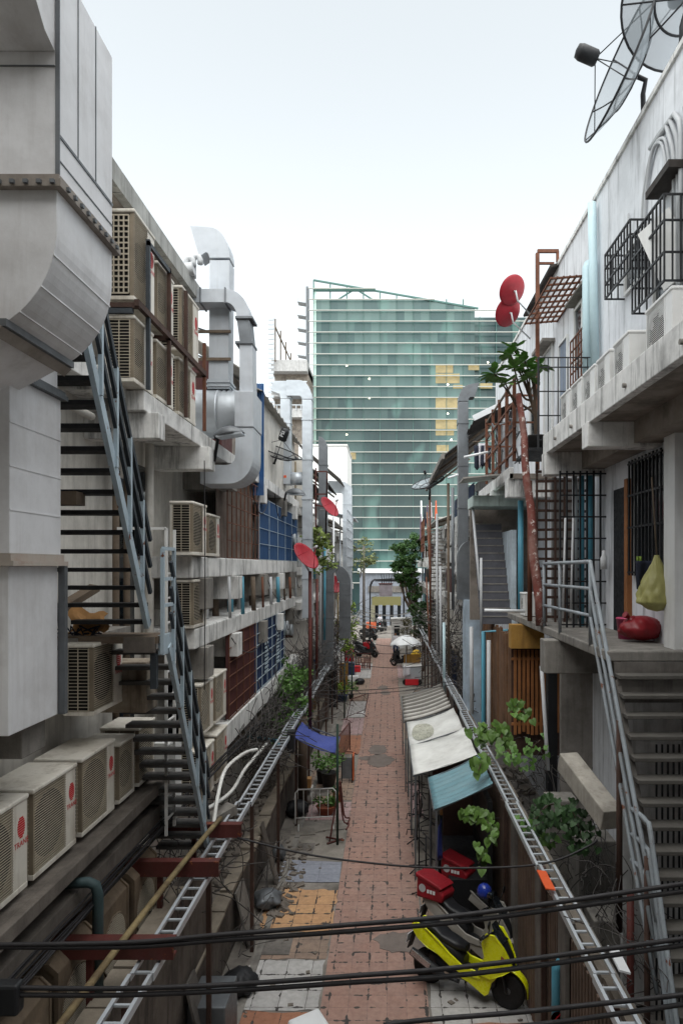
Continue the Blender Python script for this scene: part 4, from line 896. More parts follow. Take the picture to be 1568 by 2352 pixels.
MB().tube([(2.85,8.4,2.3),(2.85,8.4,4.9)], .04, 8).build('rail_post', m_rustd, LN); MB().tube([(2.85,7.5,.3),(2.85,7.5,3.6)], .035, 8).build('rail_post', m_rustd, LN); MB().tube([(2.88,8.1,.3),(2.88,8.1,2.9)], .045, 8).build('rail_post', m_redox, LN)
MB().box(3.1,9.0,1.0,3.88,9.1,5.2).build('back_wall', m_plaster, LN)
b = MB()
for k in range(10): b.box(3.3+.07*k,8.4,1.2,3.32+.07*k,8.42,4.6)
b.build('back_bars', m_black, LN)
# peeling pole
b = MB(); p0 = V((2.82,12.55,5.7)); p1 = aY(1192,905,13.4)
b.tube([p0.lerp(p1,k/10)+V((.02*math.sin(k*1.7),.01*math.cos(k*2),0)) for k in range(11)], [.1-.004*k for k in range(11)], 12)
m_peel = mat('peeling_red_paint', (110,58,50), .8, var=.35, dirt=.5, dc=(160,140,130), dsc=3, chips=.25, cc=(196,186,180), bump=.4)
b.build('timber_post', m_peel, label='tall leaning timber post with peeling red paint on the right landing', cat='post')
pipe([(2.83,13.6,5.7),(2.83,13.6,8.5)], .05, m_rust, 'straight rusty post behind the peeling red post', name='steel_post', cat='post')
# grilles under the balcony
t = thing('security_grille', 'black square security grille partition under the right balcony', 'grille', (3.5,12.2,5.7))
b = MB()
for k in range(8): x = 3.08+.84*k/7; b.beam((x,12.2,5.7),(x,12.2,8.5),.03)
for k in range(8): z = 5.75+2.7*k/7; b.beam((3.08,12.2,z),(3.92,12.2,z),.026)
b.build('grille_panel', m_black, t)
t = thing('lattice_panel', 'rusty wooden lattice and shelves behind the peeling red post', 'lattice', (3.2,13.2,5.7))
b = MB()
for k in range(16): z = 5.8+.19*k; b.beam((2.9,13.4,z),(3.88,13.4,z+.02*math.sin(k)),.045,.05)
for k in range(6): x = 2.92+.18*k; b.beam((x,13.37,5.7),(x,13.37,8.8),.04)
b.build('lattice_bars', m_rustd, t)
for k, (x, y, m, lab) in enumerate([(3.55,12.5,m_pvcb,'blue pipe behind the black security grille'),(3.45,12.6,m_pvcg,'grey pipe behind the black security grille'),(3.7,12.45,m_pvcb,'second blue pipe close to the doorway behind the grille')]): pipe([(x,y,5.7),(x,y,8.5)], .05, m, lab, 'pipes behind the black grille')
MB().box(3.35,13.9,5.7,3.9,14.0,8.6).build('partition_panel', mat('panel_grey', (150,148,146), .8, streak=.4, dirt=.4), label='grimy grey partition panel behind the black security grille', cat='panel')
dr = MB().box(3.885,11.05,5.7,3.91,11.75,8.1).build('door', m_black, RB); MB().box(3.82,10.9,5.7,3.9,11.04,8.2).build('door_jamb', m_woodo, RB)
window_right(9.5,10.75,6.7,8.4,m_glassd,m_acw)
b = MB()
for k in range(10): y = 9.5+1.25*k/9; b.beam((3.8,y,6.65),(3.8,y,8.45),.028)
for z in (6.7,7.4,7.9,8.4): b.beam((3.8,9.45,z),(3.8,10.8,z),.028)
b.build('window_bars', m_black, RB)
MB().box(3.76,8.95,5.7,3.9,9.3,8.85).build('wall_pier', m_acw, RB)
# hanging bag, clothes, red bag, bucket
def blob(c, rx, ry, rz, f=.12, seed=0, n=20, knot=True):
    b = MB(); c = V(c); n = int(n*1.8)
    def fn(u, v):
        a = u*2*PI; p = v*PI; r = 1+f*noise.noise(V((math.cos(a)*2+seed, math.sin(a)*2, v*3)))+f*.7*noise.noise(V((math.cos(a)*5+seed, math.sin(a)*5, v*7)))+f*.3*abs(noise.noise(V((math.cos(a)*9+seed, math.sin(a)*9, v*12))))
        return c+V((rx*r*math.cos(a)*math.sin(p), ry*r*math.sin(a)*math.sin(p), rz*(math.cos(p)*(1 if math.cos(p) > 0 else .8))))
    b.grid(fn, n, n//2); return b
p = aY(1473,1425,9.9); t = thing('rubbish_bag', 'red plastic rubbish bag tied at the top on the right landing', 'bag', (p.x,p.y,5.7))
blob((p.x,p.y,5.88), .3,.22,.2,.2,3,28).build('bag', m_bagr, t); MB().tube(smoothpts([(p.x-.14,p.y,6.0),(p.x-.19,p.y,6.06),(p.x-.25,p.y-.02,6.1)]), [.08]*4+[.03]*3+[.045]*3+[.05], 9).build('knot', m_bagr, t)
p = aY(1440,1420,10.3); MB().lathe([(.13,0),(.16,.3),(.17,.3),(.16,.32),(.001,.31)], Matrix.Translation((p.x,p.y,5.7)), 20).build('bucket', mat('pink_plastic',(190,70,110),.4), label='pink plastic tub with a white lid behind the red bag', cat='tub')
p = aY(1508,1345,9.4); t = thing('hanging_bag', 'yellow green plastic bag full of stuff hanging from the window bars', 'bag', (p.x,p.y,p.z-.35))
b = MB()
def fn(u, v):
    a = u*2*PI; w = .03+.24*max(0,math.sin(v*PI*.55))**1.2 if v < .85 else .24*max(0,1-(v-.85)/.15)**.5; w *= 1+.2*noise.noise(V((math.cos(a)*4,math.sin(a)*4,v*5)))+.12*noise.noise(V((math.cos(a)*9,math.sin(a)*9,v*9)))
    return V((p.x+w*math.cos(a), p.y+w*.7*math.sin(a), p.z+.42-.78*v))
b.grid(fn, 48, 26); b.build('bag', m_bagy, t); MB().tube([(p.x,p.y,p.z+.4),(p.x-.05,p.y+.05,p.z+1.5)], .012, 5).build('string', m_wood, t)
def cloth(c, w, h, m, label, dirx=(1,0,0), seed=0, group=None, amp=.04):
    c = V(c); d = V(dirx).normalized(); nn = d.cross(UZ); b = MB()
    b.grid(lambda u, v: c+d*(w*(u-.5)*(1-.15*v*math.sin(u*5+seed)))-UZ*(h*v*(1+.12*math.sin(u*6+seed)))+nn*(amp*math.sin(u*9+seed+v)*(.3+v)), 10, 8)
    return b.build('hanging_cloth', m, label=label, cat='laundry', group=group, solid=.008)
cloth(aY(1483,1288,9.7), .3,.4, m_clothb, 'dark shorts hanging beside the yellow green bag'); cloth(aY(1467,1278,9.75), .07,.42, m_leafy, 'green rag hanging at the door edge')
for k, (x, lab) in enumerate([(1292,'leaning grey mop pole in front of the lattice, left one'),(1310,'leaning grey mop pole in front of the lattice, right one')]): MB().tube([aY(x,1420,11.8), aY(x+6,1190,12)], .02, 6).build('broom', m_pvcg, label=lab, cat='pole', group='poles on the landing')
MB().lathe([(.06,0),(.06,.2),(.03,.26),(.03,.33)], Matrix.Translation(aY(1386,1308,11.9)), 12).build('bottle', m_white, label='white detergent bottle with pink label behind the grille', cat='bottle')
ac(.5,.3,.5,'white',(2.95,15.2,5.72),'small white outdoor unit on the landing behind the peeling post','units on the landing',rot=PI)
# ---------------------------------------------------------------- rusty cage balcony and frangipani
t = thing('balcony_cage', 'rusty welded balcony cage on the right with clutter inside', 'cage', (2.75,15.8,9.0))
for z in (9.15,9.65,10.2,10.65): MB().beam((2.655,14.2,z+.06),(2.655,18.4,z),.04).build('cage_rail', m_rust if z < 10.5 else m_wood, t)
for y in (14.3,15.2,16.2,17.2,18.3): MB().box(2.62,y,9.0,2.69,y+.06,10.75).build('cage_post', m_rust, t)
for y in (15.2,18.3): [MB().beam((2.66,y,zz),(3.3,y,zz),.04).build('cage_rail', m_rust, t) for zz in (10.0,10.6)]
b = MB()
for k in range(22): p = V((rnd.uniform(2.7,3.2),rnd.uniform(14.4,17.5),rnd.uniform(9.2,10.6))); b.beam(p, p+V((rnd.uniform(-.2,.2),rnd.uniform(.2,1),rnd.uniform(-.5,.5))), .03)
b.build('cage_clutter', m_galvd, t, kind='stuff')
MB().box(2.7,13.0,9.0,3.5,14.4,9.06).build('plant_shelf', m_black, label='dark steel shelf under the frangipani pot', cat='shelf')
MB().obox(frame(V((2.3,17.2,9.0)),(1,0,.1),(0,1,0)), .9,1.0,.04).build('canopy_sheet', m_roofg, label='small pale sheet awning below the rusty cage', cat='canopy')
def leaf_clump(b, c, r, n, ls, flat=.6):
    for _ in range(n):
        d = V((rnd.gauss(0,1),rnd.gauss(0,1),rnd.gauss(0,1))).normalized()*r*rnd.random()**.4; p = V(c)+V((d.x,d.y,d.z*flat))
        a = V((rnd.uniform(-1,1),rnd.uniform(-1,1),rnd.uniform(-.5,.6))).normalized(); s = a.orthogonal().normalized(); s = (Matrix.Rotation(rnd.random()*6.28,3,a) @ s); L = ls*rnd.uniform(.6,1.3)
        b.add([p, p+a*L*.5+s*L*.28, p+a*L, p+a*L*.5-s*L*.28], [(0,1,2,3)])
def rosette(b, c, r, n):
    for k in range(n):
        a = 2*PI*k/n+rnd.uniform(-.3,.3); el = rnd.uniform(-.3,.8); d = V((math.cos(a)*math.cos(el),math.sin(a)*math.cos(el),math.sin(el))); s = d.cross(UZ).normalized(); L = r*rnd.uniform(.7,1.15); c = V(c)
        q = [c, c+d*L*.4+s*L*.2, c+d*L*.75+s*L*.22-UZ*L*.06, c+d*L-UZ*L*.15, c+d*L*.75-s*L*.22-UZ*L*.06, c+d*L*.4-s*L*.2]; b.add(q, [(0,1,2),(0,2,3),(0,3,4),(0,4,5)])
FP = thing('frangipani', 'frangipani in a pot with long leaves in rosettes on the right balcony', 'plant', (2.95,13.6,9.06))
MB().lathe([(.14,0),(.2,.3),(.22,.32),(.2,.33),(.001,.3)], Matrix.Translation((2.95,13.6,9.06)), 20).build('pot', m_pot, FP)
tips = [aY(1135,858,13.4),aY(1172,815,13.5),aY(1180,845,13.2),aY(1198,852,13.6),aY(1225,850,13.7),aY(1205,830,13.9),aY(1160,880,13.3),aY(1238,838,13.8),aY(1178,800,13.6),aY(1215,868,13.4)]
b = MB()
for p in tips: b.tube(smoothpts([(2.95,13.6,9.3),(2.93,13.6,9.9+rnd.uniform(-.2,.2)),(2.95+(p.x-2.95)*.5,13.6,p.z-.45),p],4), [.035-.0018*i for i in range(13)], 6)
b.build('trunk', m_bark, FP); b = MB()
for p in tips: rosette(b, p, .3, 15)
b.build('foliage', m_leaf, FP)
for p in (aY(1178,802,13.55), aY(1226,838,13.65)): 
    b = MB(); leaf_clump(b, p, .06, 16, .07); b.build('blossom', m_white, FP)
for k, (x, y, Y, sz) in enumerate([(1180,668,18.0,.8),(1170,718,18.4,.8)]):
    c = aY(x,y,Y); dish('satellite_dish', c, (-.45,.72,.52), sz, m_dishred, ['upper red dish of the pair on the right roofline, seen from behind','lower red dish of the pair on the right roofline, seen from behind'][k], 'pair of red dishes on the right', mount=[c+V((.0,-.25,-.1)), c+V((.05,-.25,-.35)), V((3.9,Y+.3,c.z-.6))])
c = aY(1432,172,10.7); meshdish(c, (-.9,-.27,.33), 2.2, 'big black rimmed mesh dish with a barrel feed on the right roof edge', m_meshl, [aY(1476,200,10.8), aY(1478,275,10.75)], .14, 8, .022, .36) if False else None
def bigdish(c, n, dia, label, post, feed, lnb):
    meshdish(c, n, dia, label, m_meshl, post, lnb, .15, 8, .018, feed, (1,.5))
bigdish(aY(1461,174,10.7), (-.94,-.09,.33), 2.08, 'big black rimmed mesh dish with a barrel feed on the right roof edge', [aY(1476,215,10.8), aY(1478,290,10.75)], .34, .12)
bigdish(aY(1578,-6,9.6), (.1,.8,.6), 1.7, 'second mesh dish seen from behind in the top right corner', [aY(1566,60,9.6), aY(1564,140,9.6)], .34, .1)
# ---------------------------------------------------------------- fences and walls under the landing
MB(); b = MB(); y = 14.8
while y < 19.2: b.box(2.64+rnd.uniform(-.02,.02),y,2.7,2.68,y+.12,5.35+rnd.uniform(-.08,.05)); y += .155
b.build('board_fence', m_woodb, label='tall brown board fence beyond the right landing', cat='fence')
b = MB(); x = 2.7
MB().box(2.68,14.75,2.7,3.9,14.8,5.1).build('gap_shade_panel', m_rustd, label='dark sheet added behind the orange slatted screen to shade its gaps', cat='panel')  # dark sheet added so the gaps between slats read as shade
while x < 3.85: b.box(x,14.62,3.2+rnd.uniform(-.05,.05),x+.06,14.65,5.0); x += .092
b.beam((2.66,14.67,3.4),(3.9,14.67,3.4),.05); b.beam((2.66,14.67,4.8),(3.9,14.67,4.8),.05); b.build('slat_screen', m_woodo, label='orange brown slatted timber screen under the ochre beam', cat='screen')
MB().box(3.3,13.0,1.0,3.9,13.12,5.1).build('partition_panel', mat('panel_beige_low',(156,150,144),.85,streak=.4,dirt=.4), label='beige wall panel below the landing beside the slatted screen', cat='panel')
MB().box(3.1,13.2,.9,3.28,13.4,5.0).build('timber_post', m_black, label='dark square post below the landing beside the beige panel', cat='post')
pipe([aY(1243,1530,12.5),aY(1254,1700,12.3),aY(1258,1770,12.2)], .035, m_pvcg, 'thin pale pole standing under the landing beam', name='pole', cat='pole')
MB().beam(aY(1302,1748,10.6), aY(1405,1885,9.3), .3,.3).build('sloped_beam', mat('beam_pale_concrete',(176,170,160),.9,streak=.3,dirt=.4,bump=.4), label='sloping concrete beam left of the right stair', cat='beam', bevel=.015)
for k, (x, y, z, w, h) in enumerate([(2.75,11.6,.9,.5,1.9),(3.05,10.9,.9,.6,1.5),(2.9,9.6,.9,.5,.9)]): MB().box(x,y,z,x+w,y+w,z+h).build('concrete_tank', m_conc, label=['tall square concrete box in the right yard','middle concrete box in the right yard beside the sloping beam','low concrete box in the right yard near the stair rail'][k], cat='concrete box', group='concrete boxes in the right yard', bevel=.02)
# blue stair further on
BS = thing('concrete_stair', 'steep dark grey stair with pale blue side walls beyond the right landing', 'stair', (2.7,17.5,5.3))
for k in range(13): MB().box(2.34,17.0+.125*k,5.35+.2*k,3.08,17.0+.125*k+.3,5.55+.2*k).build('step', mat('step_dark_grey',(98,98,104),.85,dirt=.3,dc=(64,64,66)) if k == 0 else BS.children[0].data.materials[0], BS)
[MB().box(2.35,17.0-.012+.125*k,5.525+.2*k,3.07,17.0+.125*k,5.555+.2*k).build('nosing', m_conc, BS) for k in range(13)]
MB().box(3.085,17.0,5.3,3.2,18.6,7.7).build('side_wall', mat('wall_pale_blue',(196,208,216),.8,streak=.3,dirt=.2), BS)
MB().tube([(2.28,16.9,6.2),(2.28,18.4,8.5)], .035, 8).build('handrail', m_pvcg, BS); MB().tube([(2.3,16.8,5.0),(2.3,16.8,7.0)], .03, 8).build('handrail', m_pvcg, BS)
MB().box(2.2,17.6,8.35,3.9,18.8,8.62).build('lintel_beam', mat('lintel_green',(186,202,196),.8,streak=.4), label='pale green lintel beam over the dark grey stair', cat='beam')
MB().box(2.3,19.0,5.3,3.9,19.2,8.6).build('stair_back_wall', m_soffit, label='dark back wall above the dark grey stair', cat='wall')
MB().box(2.24,20,0,2.75,20.4,5.8).build('wall_panel', mat('panel_pale_blue',(180,196,210),.7,streak=.3,dirt=.2), label='pale blue wall panel below the dark grey stair', cat='wall')
pipe([(2.33,16.6,.5),(2.33,16.6,5.2),(3.4,16.6,5.25)], .055, m_pvcb, 'blue pipe turning under the foot of the dark grey stair', 'blue pipes on the right'); pipe([(2.44,16.5,.5),(2.44,16.5,5.0)], .05, m_pvcg, 'grey pipe beside the blue one below the dark grey stair', 'blue pipes on the right'); pipe([(3.25,16.7,5.2),(3.25,16.7,8.4)], .07, m_pvcb, 'blue downpipe right of the dark grey stair', 'blue pipes on the right')
DR = thing('exhaust_duct', 'grey vertical exhaust duct with hooked top on the right row', 'duct', (2.45,22,6))
vduct(DR, 2.28,2.6,22,22.4,7.3,12.1,m_galvd,seg=1.5); sweep('duct_hood', m_galvd, DR, qarc(2.7,12.12,.42,.55,180,100,7)+[(2.95,12.72)], qarc(2.7,12.12,.1,.15,180,120,7)+[(2.8,12.25)], 22, 22.4)
D9 = thing('exhaust_duct', 'dark grey round topped duct beside the pale blue panel on the right', 'duct', (2.2,20.5,5.8))
b = MB(); b.prism([(2.08,20.2,5.8),(2.46,20.2,5.8),(2.46,20.2,7.55)]+[(2.46-.38*math.sin(q*PI/14),20.2,7.05+.5*math.cos(q*PI/14)) for q in range(1,8)], (0,.4,0)); b.build('duct_shaft', m_galvd, D9)
# roofs beyond on the right
RR = thing('corrugated_roof', 'dark corrugated lean to roof seen from below on the right row', 'roof', (2.8,28,10.5))
def croof(x0, z0, x1, z1, y0, y1, m, name, par, step=.3):
    n = int((y1-y0)/step); b = MB(); b.grid(lambda u, v: V((x0+(x1-x0)*v, y0+(y1-y0)*u, z0+(z1-z0)*v+(.03 if int(round(u*n)) % 2 else -.03))), n, 1, False); return b.build(name, m, par, solid=.02)
croof(1.9,10.55,3.9,12.1,23,33,m_rooft,'roof_sheet',RR); MB().box(1.82,23,10.42,1.92,33,10.6).build('gutter', m_conc, RR)
for y in (23.2,26,29,32.5): MB().beam((1.95,y,10.45),(3.9,y,11.9),.08).build('rafter', m_wood, RR)
t = thing('corrugated_roof', 'small white edged sheet roof above the right row beside the hooked duct', 'roof', (3.0,20.5,11)); croof(2.55,11.1,3.9,11.75,20,22.6,m_rooft,'roof_sheet',t); MB().beam((2.5,19.95,11.12),(3.9,19.95,11.8),.05,.16).build('edge_trim', m_white, t)
for k, (x, y, m, lab) in enumerate([(1100,1045,m_clothb,'dark trousers on the line below the rusty cage'),(1110,1040,m_clothw,'pale cloth on the line below the rusty cage'),(1116,1045,m_clothb,'dark shirt on the line nearest the rusty cage')]): cloth(aY(x,y-22,18.6), .28,.6, m, lab, seed=k, group='laundry below the cage')
MB().tube([aY(1085,1015,18.6), aY(1125,1012,18.6)], .012, 5).build('clothes_line', m_wood, label='thin pole carrying the laundry below the rusty cage', cat='clothes line')
pipe([aY(1065,1050,17),aY(1120,1038,17)], .03, m_white, 'white tube jutting out below the laundry', name='tube'); pipe([aY(1028,1098,20),aY(1052,1090,20)], .03, m_white, 'white tube sticking out over the alley, upper one','white tubes on the right'); pipe([aY(1112,1402,14.5),aY(1205,1404,14.5)], .035, m_white, 'white fluorescent tube fixed under the landing edge', name='lamp_tube', cat='lamp')
# ================================================================ motor scooters
def loft(b, secs, n=16, e=2.6, axis='x'):
    """sections (x, zc, hw, hh) as superellipses"""
    vs = []; N = len(secs)
    for x, zc, hw, hh in secs:
        for k in range(n):
            a = 2*PI*k/n; ca, sa = math.cos(a), math.sin(a)
            vs.append(V((x, hw*math.copysign(abs(ca)**(2/e), ca), zc+hh*math.copysign(abs(sa)**(2/e), sa))))
    fs = [(i*n+k, i*n+(k+1) % n, (i+1)*n+(k+1) % n, (i+1)*n+k) for i in range(N-1) for k in range(n)]
    b.add(vs, fs, True); o = len(b.v)-N*n
    b.f += [[o+k for k in range(n)][::-1], [o+(N-1)*n+k for k in range(n)]]; b.m += [b.cm]*2; b.s += [False]*2
    return b
def wheel(par, x, r, w):
    M = frame((x,0,r),(1,0,0),(0,0,1)); q = w/2
    t = MB().lathe([(r*.66,-q*.8),(r*.8,-q),(r*.93,-q*.8),(r,-q*.35),(r,q*.35),(r*.93,q*.8),(r*.8,q),(r*.66,q*.8)], M, 32).build('wheel', m_rubber, par)
    b = MB(); b.lathe([(r*.68,-q*.7),(r*.6,-q*.5),(r*.6,q*.5),(r*.68,q*.7)], M, 32); b.lathe([(r*.2,-q*.8),(r*.22,0),(r*.2,q*.8)], M, 16)
    for k in range(5):
        a = 2*PI*k/5; b.beam(M @ V((r*.18*math.cos(a),r*.18*math.sin(a),0)), M @ V((r*.63*math.cos(a),r*.63*math.sin(a),0)), .03, .05, up=(0,1,0))
    b.build('rim', m_galvd, t); b = MB(); b.lathe([(r*.28,-q*.95),(r*.5,-q*.95),(r*.5,-q*.8),(r*.28,-q*.8)], M, 24); b.build('brake_disc', m_chrome, t)
def make_scooter(m_body, detail=True, box=None, name='motor_scooter', seatm=None):
    t = thing(name, 'x', 'motor scooter'); wheel(t, .66, .26, .1); wheel(t, -.64, .26, .12)
    b = MB(); loft(b, [(-.6,.42,.1,.1),(-.4,.42,.15,.14),(-.1,.36,.15,.12),(.2,.3,.15,.09),(.42,.33,.13,.12),(.5,.42,.1,.14)]); loft(b, [(-.92,.76,.03,.04),(-.8,.74,.13,.1),(-.5,.68,.17,.15),(-.2,.58,.15,.14),(-.02,.48,.12,.1)]); b.build('body', m_blk, t)
    for s in (-1, 1):
        P = [(-.93,.84),(-.82,.925),(-.62,.87),(-.42,.76),(-.22,.62),(-.02,.51),(.26,.475),(.3,.38),(.0,.37),(-.2,.43),(-.42,.55),(-.6,.6),(-.8,.68)]
        b = MB(); b.prism([(x, s*(.165 if x > -.75 else .12), z) for x, z in P], (0,s*.035,0)); b.build('side_panel', m_body, t, bevel=.014)
        P = [(-.15,.33),(.1,.27),(.36,.15),(.42,.2),(.46,.36),(.55,.47),(.36,.47),(.2,.36)]
        b = MB(); b.prism([(x, s*.14, z) for x, z in P], (0,s*.03,0)); b.build('belly_panel', m_body, t, bevel=.012)
        P = [(.26,.47),(.44,.44),(.62,.52),(.74,.6),(.72,.7),(.62,.88),(.48,1.04),(.36,1.04),(.31,.9),(.36,.72),(.3,.58)]
        b = MB(); n = len(P); W = lambda x: .215-.1*max(0,(x-.4)/.34)**1.5
        b.add([(x, s*W(x), z) for x, z in P]+[(x, s*(W(x)-.04), z) for x, z in P], [list(range(n)), list(range(n,2*n))[::-1]]+[(i,(i+1) % n,n+(i+1) % n,n+i) for i in range(n)]); b.build('leg_shield', m_body, t, bevel=.01)
    b = MB(); b.grid(lambda u, v: V((.66+.32*math.cos(math.radians(-5+150*u)), (.075-.03*abs(u-.5))*math.cos(PI*v), .27+(.30+.035*math.sin(PI*v))*math.sin(math.radians(-5+150*u)))), 18, 8); b.build('front_fender', m_body, t, solid=.006)
    b = MB(); loft(b, [(.36,.86,.13,.14),(.48,.9,.15,.16),(.6,.8,.13,.14),(.7,.68,.1,.1),(.745,.63,.05,.04)]); b.build('front_cowl', m_blk, t)
    b = MB(); b.prism([(.48,-.11,.98),(.6,-.1,.93),(.6,.1,.93),(.48,.11,.98),(.4,.09,1.16),(.4,-.09,1.16)], (.012,0,.01)); b.build('windscreen', m_glassd, t, bevel=.004)
    for s in (-1,1): MB().obox(frame((.7,s*.085,.62),(1,s*-.5,0),(0,0,1)), .07,.06,.1).build('headlight', m_chrome, t, bevel=.015)
    for s in (-1,1): MB().obox(frame((.56,s*.165,.79),(.7,0,-.55),(0,1,0)), .2,.012,.05).build('indicator', m_terra, t, bevel=.006)
    b = MB(); loft(b, [(-.84,.9,.06,.03),(-.74,.9,.13,.05),(-.5,.86,.16,.06),(-.38,.78,.16,.06),(-.16,.71,.14,.07),(.0,.69,.09,.05)], e=3); b.build('seat', seatm or m_blk, t)
    b = MB(); b.tube(smoothpts([(.36,-.33,1.02),(.4,-.18,1.04),(.42,0,1.03),(.4,.18,1.04),(.36,.33,1.02)],3), .016, 8); b.build('handlebar', m_black, t)
    for s in (-1,1):
        MB().tube([(.35,s*.24,1.025),(.33,s*.35,1.015)], .022, 8).build('grip', m_rubber, t)
        MB().tube([(.4,s*.2,1.05),(.44,s*.27,1.2)], .008, 6).build('mirror_stalk', m_black, t); MB().lathe([(.001,-.012),(.05,-.01),(.06,0),(.001,.004)], frame((.44,s*.29,1.22),(0,1,0),(0,.2,1)), 16).build('mirror', m_black, t)
    MB().tube([(.5,.07,.8),(.66,.07,.26)], .022, 8).build('fork_leg', m_black, t); MB().tube([(.5,-.07,.8),(.66,-.07,.26)], .022, 8).build('fork_leg', m_black, t)
    ex = MB().tube(smoothpts([(-.05,-.16,.24),(-.3,-.18,.27),(-.45,-.2,.33),(-.85,-.22,.5)],3), [.03]*4+[.07]*5+[.06], 14).build('exhaust', m_black, t)
    MB().obox(frame((-.66,-.288,.45),(-.9,0,.38),(0,0,1)), .36,.09,.012).build('heat_shield', m_chrome, ex, bevel=.004)
    MB().obox(frame((-1.0,0,.6),(0,1,0),(.2,0,1)), .2,.14,.008).build('number_plate', m_white, t); MB().box(-.95,-.05,.8,-.9,.05,.86).build('tail_light', m_red, t, bevel=.01); MB().prism([(-.92,-.08,.72),(-1.0,-.08,.45),(-.98,-.08,.45),(-.9,-.08,.7)], (0,.16,0)).build('mudguard', m_black, t)
    MB().tube([(-.05,.14,.3),(-.12,.26,.02)], .014, 6).build('side_stand', m_black, t)
    if box:
        k = MB(); k.prism([(x,-.22,z) for x, z in [(-1.02,.86),(-.5,.86),(-.46,1.0),(-.56,1.1),(-1.03,1.24)]], (0,.44,0)); bx = k.build('delivery_box', box, t, bevel=.04)
        k = MB(); k.prism([(x,-.235,z) for x, z in [(-1.05,1.2),(-.54,1.07),(-.5,1.11),(-.58,1.15),(-1.05,1.28)]], (0,.47,0)); k.build('box_lid', box, bx, bevel=.02)
        b = MB(); b.lathe([(.035,0),(.075,0)], frame((-1.022,.1,1.05),(0,-1,0),(0,0,1)), 24); 
        for q in range(3): b.box(-1.024,-.17+.075*q,.99,-1.021,-.115+.075*q,1.05)
        b.box(-1.024,-.17,1.07,-1.021,.03,1.09); b.build('emblem', m_white, bx)
        b = MB(); b.lathe([(.035,0),(.07,0)], frame((-.9,-.2215,1.04),(1,0,0),(0,0,1)), 24); 
        for q in range(3): b.box(-.8+.06*q,-.224,.98,-.755+.06*q,-.221,1.04)
        b.build('emblem', m_white, bx)
    return t
sc = make_scooter(m_yel); f = (aZ(1167,2322,0)-aZ(985,2232,0)); ang = math.atan2(f.y, f.x); mid = aZ(1167,2322,0)-V((math.cos(ang),math.sin(ang),0))*.66
sc.scale = (1.04,1.04,1.04); mid = aZ(1165,2318,0)-V((math.cos(-.52),math.sin(-.52),0))*.69; sc.location = (mid.x, mid.y, .0); sc.rotation_euler = (math.radians(-6),0,-.52); tag(sc, 'yellow and black motor scooter parked on white tiles at the lower right', 'motor scooter'); sc['group'] = 'motor scooters by the right wall'
b = MB(); b.obox(frame((.5,-.212,.84),(.8,.1,-.3),(0,.1,1)), .14,.05,.006); b.build('sticker', m_orange, sc)
m_bredd = mat('delivery_bag_red', (138,22,34), .55, var=.35, sc=6, dirt=.2, dc=(60,16,20), bump=.3)
sr = make_scooter(mat('scooter_grey_white',(150,146,140),.5), box=m_bredd); sr.location = (1.42,11.75,0); sr.rotation_euler = (math.radians(-6),0,ang+.12); tag(sr, 'pale motor scooter with a red delivery box, right behind the yellow scooter', 'motor scooter', 'motor scooters by the right wall')
s2 = copy_tree(sr); s2.location = (1.95,12.6,0); s2.rotation_euler = (math.radians(-6),0,ang+.2); s2['label'] = 'motor scooter with a red delivery box, farther one under the teal awning'
hp = aY(1112,2048,11.4); t = thing('helmet', 'blue and black helmet hanging on the handlebar behind the yellow scooter', 'helmet', hp)
MB().lathe([(.001,.13),(.055,.12),(.1,.08),(.12,.02),(.12,-.03),(.105,-.08)], Matrix.Translation(hp), 24).build('shell', m_bblue, t); MB().obox(Matrix.Translation(hp+V((.06,-.08,-.02))) @ Matrix.Rotation(-.6,4,'Z'), .17,.1,.1).build('visor', m_glassd, t, bevel=.03)
# ================================================================ right stalls
def awning(name, label, x0, z0, x1, z1, y0, y1, m, corr=0, sagz=.05, posts=True, mod=None):
    t = thing(name, label, 'awning', ((x0+x1)/2,(y0+y1)/2,0)); n = 88 if corr else 18
    b = MB(); b.grid(lambda u, v: V((x0+(x1-x0)*v, y0+(y1-y0)*u, z0+(z1-z0)*v-sagz*math.sin(PI*v)*(1+.4*math.sin(u*7))+(corr*math.sin(u*PI*16) if corr else .02*math.sin(u*PI*3+v*3)))), n, 10); b.build('sheet', m, t, solid=.012)
    for y in (y0+.03,y1-.03):
        MB().beam((x0,y,z0-.04),(x1,y,z1-.04),.03).build('frame_bar', m_galvd, t)
        if posts: MB().beam((x0+.04,y,0),(x0+.04,y,z0-.04),.035).build('post', m_galvd, t)
    MB().beam((x0,y0,z0-.03),(x0,y1,z0-.03),.035).build('frame_bar', m_galvd, t); return t
awning('stall_awning','cloudy white sheet awning over the right stalls, nearer panel with a clear patch',.56,2.28,1.94,2.72,14.75,17.25,m_tarpw)
awning('stall_awning','cloudy white sheet awning over the right stalls, farther panel',.56,2.2,1.94,2.62,17.35,20.1,m_tarpw)
awning('stall_awning','grey corrugated sheet awning beyond the white awnings on the right',.5,2.12,1.9,2.55,20.5,24.6,m_stripe,.07)
awning('stall_awning','teal sheet awning lowest and nearest of the right stalls',.86,2.3,1.94,2.78,12.6,14.5,m_tealsheet,.012,.03)
t = thing('market_stall','dark closed market stall with a cluttered shelf under the teal awning','stall',(1.55,13.3,0))
MB().box(1.15,12.7,.05,1.95,16,.95).build('counter', m_black, t); MB().box(1.85,12.7,.95,1.95,20,2.4).build('back_panel', m_black, t)
for k in range(3): MB().box(1.2,14.8+1.7*k,.95,1.9,14.86+1.7*k,2.1).build('side_panel', m_rustd, t)
b = MB(); put_text(b, 'OPEN', .08, frame((1.1,14.55,2.3),(1,0,0),(0,0,1))) if False else None
MB().box(1.02,14.45,2.12,1.3,14.47,2.32).build('paper_notice', m_white, label='white paper notice hanging under the edge of the white awning', cat='notice')
